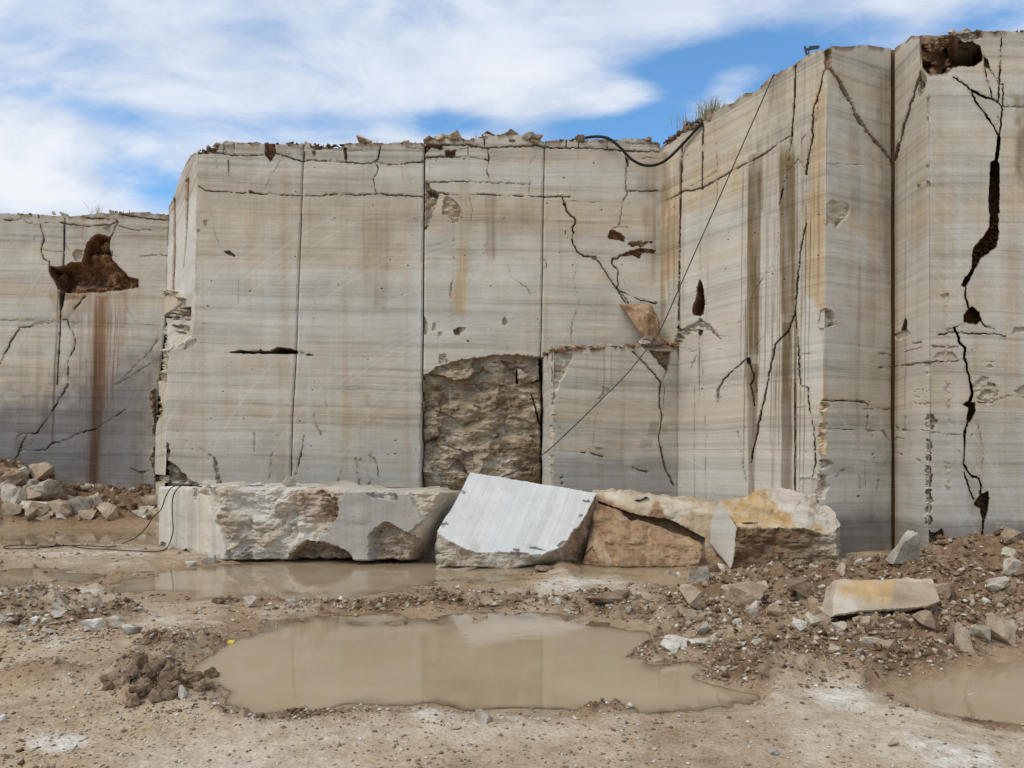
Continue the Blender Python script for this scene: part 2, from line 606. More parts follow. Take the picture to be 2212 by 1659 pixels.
R_TAN = rock_mat('tan_rubble', (0.28, 0.195, 0.12), (0.44, 0.33, 0.22), (0.56, 0.455, 0.33), 0.4)
R_BROWN = rock_mat('brown_rubble', (0.14, 0.085, 0.05), (0.24, 0.155, 0.095), (0.36, 0.26, 0.175), 0.4)
R_MUD = rock_mat('mud_clod', (0.13, 0.08, 0.045), (0.22, 0.145, 0.085), (0.33, 0.24, 0.155), 0.3, 8.0)
R_WHITE = rock_mat('white_rubble', (0.50, 0.44, 0.35), (0.63, 0.57, 0.47), (0.74, 0.69, 0.60), 0.35)


def plain_mat(name, col, rough=0.5, var=0.2):
    m, t = new_mat(name)
    P = t.n('ShaderNodeNewGeometry').outputs['Position']
    n = t.noise(P, 12.0, 4.0)
    c = t.mix(var, col, t.ramp(n, [(0.3, 0.3), (0.7, 1.3)]), 'MULTIPLY')
    finish(t, c, rough, n, 0.2, 0.01, 0.4)
    return m


M_HOSE = plain_mat('black_rubber', (0.016, 0.015, 0.014), 0.85)
M_WIRE = plain_mat('dark_cable', (0.045, 0.04, 0.038), 0.6)
M_STEEL = plain_mat('dark_steel', (0.05, 0.05, 0.052), 0.6)
M_GRASS = plain_mat('dry_grass', (0.32, 0.29, 0.16), 0.8, 0.4)
M_WEED = plain_mat('green_weed', (0.06, 0.085, 0.03), 0.8, 0.4)
M_YELLOW = plain_mat('yellow_plastic', (0.75, 0.55, 0.05), 0.5, 0.1)
#@@STRUCT
# ------------------------------------------------------------------ ground shape
PUD = {
    'near': [(395, 1450), (440, 1415), (480, 1388), (510, 1362), (570, 1345), (700, 1336), (820, 1329), (1000, 1325), (1200, 1329), (1300, 1342),
             (1400, 1362), (1445, 1385), (1390, 1412), (1400, 1428), (1490, 1426), (1535, 1440), (1500, 1468), (1580, 1490), (1640, 1505), (1520, 1522),
             (1350, 1528), (1240, 1543), (1100, 1548), (1000, 1545), (900, 1533), (800, 1528), (720, 1532), (640, 1543), (540, 1546), (470, 1530),
             (490, 1498), (470, 1482), (420, 1476)],
    'mid': [(232, 1262), (290, 1242), (360, 1232), (470, 1226), (520, 1207), (700, 1204), (930, 1204), (1040, 1212), (1180, 1228), (1120, 1254), (1020, 1264),
            (930, 1270), (880, 1284), (760, 1294), (600, 1297), (450, 1292), (300, 1291), (240, 1277)],
    'mid_left': [(-160, 1224), (100, 1221), (150, 1231), (230, 1240), (165, 1258), (70, 1267), (-160, 1276)],
    'far': [(-160, 1137), (100, 1135), (200, 1131), (330, 1140), (345, 1172), (250, 1174), (100, 1175), (-160, 1176)],
    'under': [(1235, 1212), (1500, 1214), (1600, 1222), (1720, 1222), (1740, 1236), (1640, 1243), (1585, 1262), (1545, 1288), (1480, 1291), (1425, 1281),
              (1400, 1262), (1335, 1245), (1255, 1236)],
    'right': [(1885, 1492), (1960, 1470), (2060, 1441), (2140, 1424), (2230, 1402), (2500, 1395), (2500, 1590), (2240, 1566), (2125, 1552), (2035, 1536), (1980, 1512)],
}


def gauss(X, Y, cx, cy, rx, ry):
    return np.exp(-(((X - cx) / rx) ** 2 + ((Y - cy) / ry) ** 2))


def flat_pix(X, Y):
    Y = np.maximum(Y, 0.8)
    return CX + F * X / Y, HY + F * EYE / Y


MUD = [  # strips and heaps of churned mud: outline in survey units, height
    ([(560, 1300), (800, 1296), (950, 1285), (1250, 1290), (1400, 1295), (1460, 1330), (1440, 1362), (1300, 1336), (1150, 1318), (900, 1320), (700, 1325), (540, 1318)], 0.05),
    ([(1340, 1425), (1400, 1380), (1420, 1330), (1500, 1290), (1600, 1245), (1700, 1215), (2300, 1200), (2400, 1400), (2140, 1418), (1990, 1455), (1860, 1490), (1640, 1490), (1500, 1462), (1540, 1440), (1480, 1420)], 0.08),
    ([(220, 1505), (240, 1460), (300, 1435), (350, 1440), (390, 1470), (480, 1470), (485, 1495), (420, 1500), (390, 1530), (280, 1535)], 0.03),
    ([(1200, 1550), (1260, 1528), (1340, 1515), (1370, 1530), (1330, 1548), (1260, 1558)], 0.03),
    ([(250, 1400), (330, 1365), (450, 1365), (520, 1385), (450, 1420), (380, 1440), (290, 1425)], 0.02),
    ([(-80, 1330), (30, 1300), (120, 1285), (280, 1315), (310, 1345), (230, 1380), (60, 1390), (-80, 1380)], 0.08),
    ([(440, 1545), (560, 1545), (760, 1535), (860, 1540), (840, 1560), (600, 1580), (460, 1570)], 0.02),
    ([(1880, 1500), (1990, 1515), (2080, 1545), (2240, 1565), (2400, 1600), (2200, 1590), (2050, 1570), (1920, 1530)], 0.02),
    ([(-100, 1115), (60, 1115), (330, 1105), (345, 1138), (200, 1130), (100, 1134), (-100, 1136)], 0.04),
]
WHITE = [
    [(860, 1562), (895, 1540), (940, 1538), (985, 1562), (960, 1575), (920, 1572)], [(1060, 1556), (1180, 1555), (1190, 1568), (1090, 1572)],
    [(1742, 1515), (1800, 1505), (1880, 1508), (1900, 1530), (1830, 1548), (1780, 1540)], [(1945, 1600), (2010, 1612), (2130, 1640), (2180, 1680), (2040, 1680), (1960, 1640)],
    [(45, 1625), (90, 1608), (150, 1615), (190, 1632), (140, 1650), (70, 1645)], [(0, 1595), (20, 1592), (15, 1602)], [(950, 1618), (1020, 1620), (1010, 1632)],
    [(300, 1352), (460, 1350), (480, 1360), (300, 1364)], [(560, 1330), (680, 1322), (660, 1334), (560, 1338)], [(80, 1285), (170, 1272), (240, 1280), (200, 1296), (90, 1294)],
    [(1180, 1255), (1280, 1248), (1330, 1270), (1240, 1285), (1150, 1278)], [(30, 1400), (160, 1392), (180, 1402), (60, 1408)], [(0, 1200), (260, 1195), (330, 1205), (120, 1212)],
]


def psd(px, py, poly, pad):
    xs = [a for a, _ in poly]; ys = [b for _, b in poly]
    b = (px > min(xs) - pad) & (px < max(xs) + pad) & (py > min(ys) - pad) & (py < max(ys) + pad)
    r = np.full(px.shape, 200.0)
    if b.any():
        r[b] = poly_sd(px[b], py[b], poly)
    return r


def ground(X, Y, full=False):
    X = np.asarray(X, float); Y = np.asarray(Y, float)
    px, py = flat_pix(X, Y)
    wob = 12 * fbm(X * 2.1, Y * 2.1, octv=5, seed=3, gain=0.55)
    sd = np.full(X.shape, 60.0)
    near = (Y > 1.5) & (Y < 24) & (np.abs(X) < 16)
    for k, p in PUD.items():
        s = psd(px, py, p, 45)
        sc = np.clip((py - HY) / 330, 0.35, 1.0)          # shore widths shrink with distance
        sd = np.minimum(sd, (s + wob * sc) / sc)
    sd = np.where(near, sd, 60.0)
    z = np.where(sd < 0, np.maximum(sd * 0.0016, -0.06), 0.036 * sst(0, 38, sd) + 0.0008 * np.clip(sd, 0, 30))
    z = z + 0.012 * fbm(X * 2.2, Y * 2.2, octv=3, seed=21)
    mud = np.zeros(X.shape)
    for poly, h in MUD:
        s = psd(px, py, poly, 30) + wob * 0.8
        k = np.where(near, 1 - sst(-16, 5, s), 0)
        mud = np.maximum(mud, k)
        z = z + k * h * (0.75 + 0.6 * fbm(X * 2.6, Y * 2.6, octv=3, seed=31))
    mud_rough = mud * sst(-6, 4, sd)
    z = z + mud_rough * (0.045 * fbm(X * 6, Y * 6, octv=3, seed=41) + 0.016 * fbm(X * 26, Y * 26, octv=2, seed=43))
    # heaps
    heap = 0.72 * gauss(X, Y, 8.6, 10.2, 1.4, 1.6) + 0.16 * gauss(X, Y, 7.4, 8.6, 0.8, 0.7) + 0.20 * gauss(X, Y, 4.6, 8.6, 1.6, 0.9) + 0.20 * gauss(X, Y, 6.4, 7.9, 1.0, 0.9) + 0.20 * gauss(X, Y, 6.6, 10.6, 1.0, 0.7) + 0.07 * gauss(X, Y, 5.0, 9.9, 1.6, 0.5)
    heap = heap + 0.10 * gauss(X, Y, 2.6, 8.7, 1.2, 0.6)
    left = 1.05 * gauss(X, Y, -14.4, 19.3, 2.1, 1.4) + 0.74 * sst(18.0, 20.4, Y) * sst(-5.0, -7.6, X)
    left = left + 0.16 * gauss(X, Y, -5.2, 7.3, 1.2, 0.7) + 0.14 * gauss(X, Y, -3.35, 5.15, 0.34, 0.2) + 0.1 * gauss(X, Y, -2.7, 5.35, 0.26, 0.12)
    z = z + heap * (1 + 0.20 * fbm(X * 1.5, Y * 1.5, octv=3, seed=51)) + left * (1 + 0.15 * fbm(X * 1.3, Y * 1.3, octv=3, seed=52))
    hm = np.clip(heap * 6 + left * 2.2, 0, 1)
    z = z + hm * 0.075 * fbm(X * 4.0, Y * 4.0, octv=5, seed=61, gain=0.55)
    z = z + 0.005 * fbm(X * 9, Y * 9, octv=3, seed=71) * sst(0, 12, sd)
    if not full:
        return z
    mudc = np.clip(np.maximum(mud * (0.75 + 0.5 * fbm(X * 3, Y * 3, octv=3, seed=81)), hm), 0, 1)
    wh = np.zeros(X.shape)
    wfb = 10 * fbm(X * 5, Y * 5, octv=4, seed=91)
    for p in WHITE:
        s = psd(px, py, p, 40) + wfb
        wh = np.maximum(wh, np.where(near, 1 - sst(-14, 12, s), 0))
    wet = np.maximum((1 - sst(2, 55, sd)) * 0.9, 0.55 * sst(0.25, 0.8, fbm(X * 0.9 + 7, Y * 0.6, octv=4, seed=97)))
    patch = np.clip(0.5 + 0.7 * fbm(X * 0.8, Y * 0.8, octv=4, seed=95), 0, 1)
    return z, np.clip(mudc, 0, 1), wh, wet, patch


def place(px, py):
    """point where the line of sight (px, py) meets the ground"""
    lo, hi = 2.5, 22.0
    for n_ in (90, 24):
        D = np.linspace(lo, hi, n_)
        X = (px - CX) / F * D
        zr = EYE - (py - HY) / F * D
        dz = zr - ground(X, D)
        i = int(np.argmax(dz < 0)) if (dz < 0).any() else len(D) - 1
        lo, hi = D[max(i - 1, 0)], D[i]
    return float(X[i]), float(D[i]), float(ground(np.array([X[i]]), np.array([D[i]]))[0])


def ground_mat():
    m, t = new_mat('quarry_floor')
    P = t.n('ShaderNodeNewGeometry').outputs['Position']
    mud, wh, wet, pat = t.attr('mask_g')
    n = t.noise(P, 1.6, 6.0, 0.6)
    n2 = t.noise(P, 9.0, 6.0, 0.65)
    n3 = t.noise(P, 55.0, 4.0, 0.6)
    v = t.math('ADD', t.math('MULTIPLY', n, 0.45), t.math('MULTIPLY', n2, 0.55))
    c = t.ramp(v, [(0.32, (0.31, 0.22, 0.135)), (0.46, (0.46, 0.36, 0.245)), (0.56, (0.55, 0.455, 0.335)), (0.70, (0.63, 0.55, 0.43))])
    c = t.mix(t.math('MULTIPLY', pat, 0.6), c, t.mix(1.0, c, (0.78, 0.64, 0.47), 'MULTIPLY'))
    mc = t.ramp(n2, [(0.3, (0.09, 0.047, 0.021)), (0.5, (0.18, 0.10, 0.048)), (0.7, (0.31, 0.20, 0.11))])
    c = t.mix(t.math('MULTIPLY', mud, 0.85), c, mc)
    c = t.mix(t.math('MULTIPLY', wh, t.ramp(n2, [(0.38, 0.15), (0.60, 0.85)])), c, (0.70, 0.66, 0.58))
    vo = t.n('ShaderNodeTexVoronoi')
    t.put(vo.inputs['Vector'], P)
    vo.inputs['Scale'].default_value = 34.0
    sp = t.sep(vo.outputs['Color'])[0]
    c = t.mix(t.math('MULTIPLY', t.step(vo.outputs['Distance'], 0.42, 0.22), 0.28), c, t.mix(1.0, c, t.ramp(sp, [(0.0, (0.45, 0.42, 0.38)), (0.5, (0.95, 0.92, 0.88)), (1.0, (1.5, 1.5, 1.5))]), 'MULTIPLY'))
    c = t.mix(0.5, c, t.ramp(n3, [(0.3, 0.55), (0.7, 1.25)]), 'MULTIPLY')
    c = t.mix(t.math('MULTIPLY', wet, 0.8), c, t.mix(1.0, c, (0.62, 0.51, 0.39), 'MULTIPLY'))
    hg = t.math('ADD', t.math('ADD', t.math('MULTIPLY', n2, 1.0), t.math('MULTIPLY', n3, 0.35)), t.math('MULTIPLY', t.math('SUBTRACT', 1.0, vo.outputs['Distance']), 0.5))
    finish(t, c, t.math('SUBTRACT', 0.92, t.math('MULTIPLY', wet, 0.35)), hg, 0.55, 0.025, 0.25)
    return m


def build_ground():
    rows = np.concatenate([[HY + 2.5, HY + 6, HY + 14, HY + 30, HY + 50], np.arange(HY + 70, 1330, 1.9), np.arange(1330, 1730, 2.8), np.array([1850, 2000, 2400, 3200])])
    cols = np.concatenate([[-9000, -4000, -2000, -1200, -700, -420, -290], np.arange(-150, 2370, 3.1), [2500, 2640, 2900, 3400, 4400, 6500, 11000]])
    D = (F * EYE / (rows - HY))[:, None]
    X = (cols[None, :] - CX) / F * D
    Y = np.broadcast_to(D, X.shape)
    # the strip behind the camera
    Xb = np.stack([X[-1] * 1.5, np.sign(X[-1]) * 200 * np.abs((cols - CX) / 10000) + X[-1] * 4])
    Yb = np.stack([np.full(X.shape[1], -1.0), np.full(X.shape[1], -150.0)])
    X = np.vstack([X, Xb]); Y = np.vstack([Y, Yb])
    z, mud, wh, wet, pat = ground(X, Y, True)
    o = grid_mesh('ground', np.stack([X, Y, z], -1), {'mask_g': [mud, wh, wet, pat]}, ground_mat())
    link(o, kind='structure')


build_ground()


def water_mat():
    m, t = new_mat('muddy_water')
    P = t.n('ShaderNodeNewGeometry').outputs['Position']
    dep = t.attr('mask_d')[0]
    n = t.noise(P, 1.1, 5.0, 0.6)
    c = t.ramp(n, [(0.3, (0.37, 0.27, 0.16)), (0.7, (0.45, 0.345, 0.215))])
    rp = t.noise(t.vmath('MULTIPLY', P, (0.7, 1.6, 1.0)), 9.0, 3.0, 0.55)
    area = t.step(t.noise(P, 0.55, 2.0), 0.42, 0.66)
    bp = t.n('ShaderNodeBump')
    t.put(bp.inputs['Height'], rp)
    t.put(bp.inputs['Strength'], t.math('ADD', 0.008, t.math('MULTIPLY', area, 0.05)))
    bp.inputs['Distance'].default_value = 0.03
    df = t.n('ShaderNodeBsdfDiffuse')
    t.put(df.inputs[0], c)
    tr_ = t.n('ShaderNodeBsdfTransparent')
    tr_.inputs[0].default_value = (0.82, 0.74, 0.6, 1)
    gl = t.n('ShaderNodeBsdfGlossy')
    gl.inputs['Roughness'].default_value = 0.012
    fr = t.n('ShaderNodeFresnel')
    fr.inputs[0].default_value = 1.45
    for nd in (gl, fr):
        t.t.links.new(bp.outputs[0], nd.inputs['Normal'])
    body, surf = t.n('ShaderNodeMixShader'), t.n('ShaderNodeMixShader')
    t.put(body.inputs[0], dep)
    t.t.links.new(tr_.outputs[0], body.inputs[1]); t.t.links.new(df.outputs[0], body.inputs[2])
    t.t.links.new(fr.outputs[0], surf.inputs[0]); t.t.links.new(body.outputs[0], surf.inputs[1]); t.t.links.new(gl.outputs[0], surf.inputs[2])
    o = t.n('ShaderNodeOutputMaterial')
    t.t.links.new(surf.outputs[0], o.inputs[0])
    return m


M_WATER = water_mat()
for k, p in PUD.items():
    xs = [a for a, _ in p]; ys = [b for _, b in p]
    ux = np.arange(min(xs) - 34, max(xs) + 35, 7.0)
    uy = np.arange(max(min(ys) - 12, HY + 95), max(ys) + 16, 3.2)
    py, px = np.meshgrid(uy, ux, indexing='ij')
    D = F * EYE / (py - HY)
    X = (px - CX) / F * D
    dep = np.clip(-ground(X, D), 0, 1)
    a = 1 - np.exp(-dep * 95.0)                     # turbid: the bed shows only where it is very shallow
    V = np.stack([X, D, 0 * X - 0.004 * list(PUD).index(k) * (k != 'near')], -1)
    o = grid_mesh('puddle_water', V, {'mask_d': [a, a, a, a]}, M_WATER)
    link(o, kind='structure')

# ------------------------------------------------------------------ stone faces
STEP = 1.65


def vplane(pa, Da, pb, Db):
    xa, xb = (pa - CX) / F * Da, (pb - CX) / F * Db
    ex, ey = xb - xa, Db - Da

    def D(px, py=None):
        k = (px - CX) / F
        t = (xa - k * Da) / (k * ey - ex)
        return Da + ey * t
    n = np.array([ey, -ex, 0.0])
    n /= np.linalg.norm(n)
    if n[0] * xa + n[1] * Da < 0:
        n = -n
    return D, n


def jag(f, amp, seed, fr=0.09):
    tx = np.arange(-1000, 3300, 1.0)
    ty = f(tx) + amp * fbm(tx * fr, tx * 0 + seed, octv=4, seed=seed)
    return lambda x: np.interp(x, tx, ty)


def face(parent, xL, xR, yT, yB, plane, feats, back=0.8, mat=None, name='stone_face', step=STEP, bulge=0.012, top_amp=2.0, seed=1, arris=0.03, ddir=None, close=0.0):
    Df, nrm = plane
    y_mid = np.linspace(0, 1, 7)
    xs0, xs1 = float(np.min(xL(np.linspace(60, 1250, 50)))), float(np.max(xR(np.linspace(60, 1250, 50))))
    H = float(np.max(yB(np.linspace(xs0, xs1, 30))) - np.min(yT(np.linspace(xs0, xs1, 30))))
    nr, nc = int(H / step) + 2, int((xs1 - xs0) / step) + 2
    u = np.linspace(0, 1, nc)[None, :]
    v = np.linspace(0, 1, nr)[:, None]
    yt = jag(yT, top_amp, seed)
    px = xs0 + (xs1 - xs0) * u + 0 * v
    for _ in range(3):
        py = yt(px) + (yB(px) - yt(px)) * v
        a, b = xL(py), xR(py)
        px = a + (b - a) * u
    py = yt(px) + (yB(px) - yt(px)) * v
    ft = Feat(px, py)
    feats(ft)
    D = Df(px, py)
    P = unproj(px, py, D)
    ft.disp = ft.disp + bulge * fbm(P[..., 0] * 1.1 + P[..., 1], P[..., 2] * 1.1, octv=3, seed=seed + 4)
    tn = fbm(px * 0.06, py * 0.02, octv=4, seed=seed + 8)
    ft.m['earth'] = np.maximum(ft.m['earth'], 0.9 * (1 - sst(1.0, 6.0 + 9.0 * np.clip(tn + 0.3, 0, 1), py - yt(px))) * sst(-0.6, 0.25, tn))
    # worn arrises
    e = np.minimum(px - px[:, :1], px[:, -1:] - px)
    ft.disp = ft.disp + arris * (1 - sst(0, 3.5 + 2 * vnoise(py * 0.08, py * 0, seed=seed), e))
    if ddir == 'ray':
        ddir = P - np.array([0, 0, EYE])
        ddir = ddir / np.linalg.norm(ddir, axis=-1, keepdims=True)
    P = P + (nrm if ddir is None else np.array(ddir, float)) * ft.disp[..., None]
    rad = P[..., :2] / np.linalg.norm(P[..., :2], axis=-1, keepdims=True)          # the returns run straight back into the rock
    rad = np.pad(np.concatenate([rad, 0 * rad[..., :1]], -1), ((1, 1), (1, 1), (0, 0)), mode='edge')
    V = pad_ring(P, rad * back)
    V[:, -1, 0] += close
    o = grid_mesh(name, V, masks_of(ft), mat or WALL, sharp=40)
    return link(o, parent)


def core(parent, pts_front, z1, depth, mat=None, z0=-0.3):
    """solid rock behind the faces: footprint polygon pushed back from the given (px, D) points"""
    fr = [((p - CX) / F * Dd, Dd) for p, Dd in pts_front]
    bk = [(x * 1.02 + depth[0], y + depth[1]) for x, y in reversed(fr)]
    poly = fr + bk
    n = len(poly)
    vs_ = [(x, y, z0) for x, y in poly] + [(x, y, z1) for x, y in poly]
    fc = [[i, (i + 1) % n, n + (i + 1) % n, n + i] for i in range(n)] + [list(range(n, 2 * n)), list(range(n - 1, -1, -1))]
    o = mesh_obj('rock_core', vs_, fc, mat or WALL)
    return link(o, parent)


def K(v):
    return lambda y: np.full(np.shape(y), float(v)) if np.ndim(y) else float(v)


# --- the far wall on the left
LWx = interp([(440, 363), (600, 359), (700, 354), (830, 340), (950, 334), (1070, 333)])
LWt = interp([(-300, 470), (0, 460), (100, 463), (130, 467), (165, 467), (200, 462), (240, 460), (300, 458), (340, 461), (365, 464)])


def f_left(f):
    A, B = (lambda p: tr('A', p)), (lambda p: tr('B', p))
    f.tint('wet', [(-300, 860), (100, 850), (180, 800), (250, 780), (345, 760), (345, 1080), (-300, 1080)], 0.95, 75, 20)
    f.tint('wet', [(-300, 470), (350, 470), (350, 540), (-300, 545)], 0.15, 30, 12)
    f.tint('red', A([(430, 900), (520, 870), (1060, 860), (1060, 1000), (760, 1050), (520, 1080)]), 0.5, 8, 6, 0.6)
    f.strip('red', 219, 632, 200, 1062, 34, 0.85, 8.0, 12, 26)
    f.strip('stain', 214, 640, 200, 1062, 16, 0.5, 5.0, 40)
    f.strip('red', 226, 632, 222, 900, 9, 0.9, 1.0, 20)
    for i, x in enumerate((238, 243, 251, 258, 262)):
        f.strip('red', x, 632, x - 10, 780 + 50 * (i % 3), 2.6, 0.8, 0.9, 40)
    f.tint('red', [(150, 630), (285, 625), (270, 760), (240, 900), (215, 1064), (180, 1064), (172, 860), (160, 740)], 0.5, 16, 10, 0.95)
    f.strip('stain', 128, 590, 112, 960, 5, 0.85, 1.5, 10)
    f.strip('stain', 104, 800, 96, 960, 14, 0.4, 3, 60)
    f.strip('pale', 238, 870, 232, 960, 8, 0.3, 3, 30)
    g = f.blob(A([(430, 640), (420, 680), (450, 740), (500, 830), (570, 870), (780, 868), (1050, 848), (1200, 822), (1198, 745), (1110, 735), (1060, 670), (975, 590),
                  (945, 480), (955, 385), (850, 365), (790, 390), (745, 450), (715, 560), (700, 600), (620, 600), (560, 640)]), 0.60, 'earth', 2.5, 1.5, 1.0, 0.26, 0.03)
    f.blob(A([(625, 520), (660, 495), (712, 500), (705, 585), (640, 590)]), 0.10, 'chip', 1.5, 1)
    f.blob(A([(510, 640), (565, 640), (560, 870), (520, 870)]), 0.95, 'crack', 2, 1.5, 0.4)
    f.blob(A([(520, 860), (560, 860), (550, 960), (535, 1020), (520, 1010)]), 0.35, 'crack', 1.5, 1, 0.8)
    f.tint('chip', A([(440, 1110), (520, 1020), (620, 930), (740, 880), (650, 1000), (580, 1090)]), 0.5, 4, 3)
    f.tint('earth', A([(540, 880), (780, 870), (700, 930), (560, 930)]), 0.7, 4, 3)
    f.blob(A([(890, 310), (960, 290), (960, 375), (930, 350)]), 0.05, 'chip', 1, 1)
    for pts, wd, dp in [
            (A([(560, 225), (548, 640)]), 2.4, 0.25), (A([(520, 870), (522, 1100), (495, 1659)]), 2.6, 0.15),
            (A([(330, 200), (350, 280), (380, 400), (355, 510), (380, 580), (430, 600), (430, 650)]), 2.2, 0.1),
            (A([(-400, 250), (0, 245), (180, 235), (300, 285), (400, 265), (560, 270), (740, 295), (960, 280), (1020, 260)]), 2.2, 0.1),
            (A([(1020, 290), (1180, 330), (1440, 320)]), 1.6, 0.06), (A([(750, 225), (1000, 240), (1020, 255), (960, 380)]), 2.4, 0.1),
            (A([(1050, 190), (1200, 215), (1330, 235), (1440, 240)]), 2.6, 0.1), (A([(0, 180), (200, 185), (400, 190)]), 1.8, 0.08),
            (A([(970, 400), (980, 450), (965, 540), (1010, 560)]), 2.0, 0.08), (A([(1210, 555), (1360, 540), (1440, 548)]), 1.8, 0.06),
            (A([(0, 1480), (100, 1280), (170, 1170), (250, 1165), (320, 1135), (430, 1130), (520, 1105), (580, 1095), (650, 1000), (740, 900)]), 2.4, 0.12),
            (A([(0, 1105), (430, 1112)]), 1.6, 0.05), (A([(580, 1100), (600, 1170), (650, 1260), (640, 1360), (590, 1440), (590, 1659)]), 2.2, 0.1),
            (B([(590, 0), (480, 190), (400, 330), (310, 430), (240, 430), (170, 560), (160, 620), (90, 700)]), 2.2, 0.1),
            (B([(170, 580), (390, 575), (440, 520), (590, 480), (700, 420), (840, 390), (960, 310), (1090, 220)]), 2.0, 0.08),
            (A([(1360, 1275), (1290, 1390), (1150, 1520), (1020, 1659)]), 1.6, 0.06), (A([(1360, 1445), (1130, 1600), (1010, 1659)]), 1.6, 0.06),
            (A([(300, 495), (430, 512), (600, 515)]), 1.2, 0.04), (A([(0, 425), (230, 425), (300, 405)]), 1.2, 0.04),
            (A([(550, 400), (580, 470), (620, 530)]), 1.4, 0.05), (A([(590, 1130), (1000, 1140), (1380, 1150)]), 1.1, 0.03),
            (B([(240, 430), (200, 430), (150, 460), (130, 580)]), 1.5, 0.05), (B([(310, 430), (270, 520), (180, 560)]), 1.4, 0.05),
            (B([(1230, 790), (1245, 900)]), 1.6, 0.06), (B([(500, 590), (700, 640), (900, 700), (760, 720)]), 1.1, 0.03), (A([(1100, 1000), (1140, 1080), (1190, 1160)]), 1.0, 0.03),
            (A([(740, 225), (710, 380), (730, 430)]), 1.0, 0.03)]:
        f.crack(pts, wd, dp)
    f.blob(B([(1110, 720), (1230, 790), (1300, 745), (1200, 760)]), 0.05, 'crack', 1.5, 1, 0.5)
    f.blob(B([(1290, 80), (1345, 20), (1345, 440), (1310, 430), (1330, 300), (1300, 200)]), -0.10, 'earth', 2, 2, 0.7, 0.08, 0.15)
    f.blob(B([(1290, 640), (1345, 500), (1345, 860), (1310, 700)]), -0.05, 'earth', 2, 2, 0.7, 0.06, 0.15)


wall_left = empty('quarry_wall', 'far recessed quarry wall at left with a large brown hollow and rusty streaks', 'rock wall', loc=(-11, 20.5, 0.7))
wall_left.location = (0, 0, 0)
pl = vplane(0, 20.5, 362, 20.5)
face(wall_left, K(-60), lambda y: LWx(y) + 3, LWt, K(1082), pl, f_left, 1.2, seed=3, top_amp=1.5, ddir=(-0.28, 0.96, 0))
face(wall_left, K(-1100), K(-59), LWt, K(1082), pl, lambda f: f.tint('wet', [(-1200, 860), (0, 850), (0, 1080), (-1200, 1080)], 0.5, 60, 20), 1.2, seed=3, top_amp=1.5, step=7)
core(wall_left, [(-1100, 21.4), (366, 21.4)], 8.3, (0, 6))

# --- the long central wall, left pair of panels with the narrow return on the left
wall_c = empty('quarry_wall', 'long flat banded wall left of the middle with a black horizontal slot', 'rock wall')
CLx = interp([(300, 426), (340, 425), (640, 418), (725, 414), (742, 398), (750, 372), (762, 361), (900, 358), (1050, 353), (1250, 350)])
S1 = interp([(300, 656), (340, 655), (430, 652), (760, 640), (900, 632), (1000, 629), (1250, 624)])
S2 = interp([(300, 917), (330, 917), (700, 914), (1065, 910), (1250, 909)])
ABt = interp([(350, 330)] + tr('C', [(90, 262), (160, 228), (250, 208), (340, 182), (400, 177), (440, 187), (560, 192), (620, 182), (690, 202), (800, 197), (920, 202), (1050, 187),
                                      (1100, 192), (1200, 207), (1300, 212), (1400, 197), (1480, 190), (1620, 195), (1750, 192), (1900, 187), (2060, 192)]))
PC = vplane(425, 16.0, 1425, 16.0)


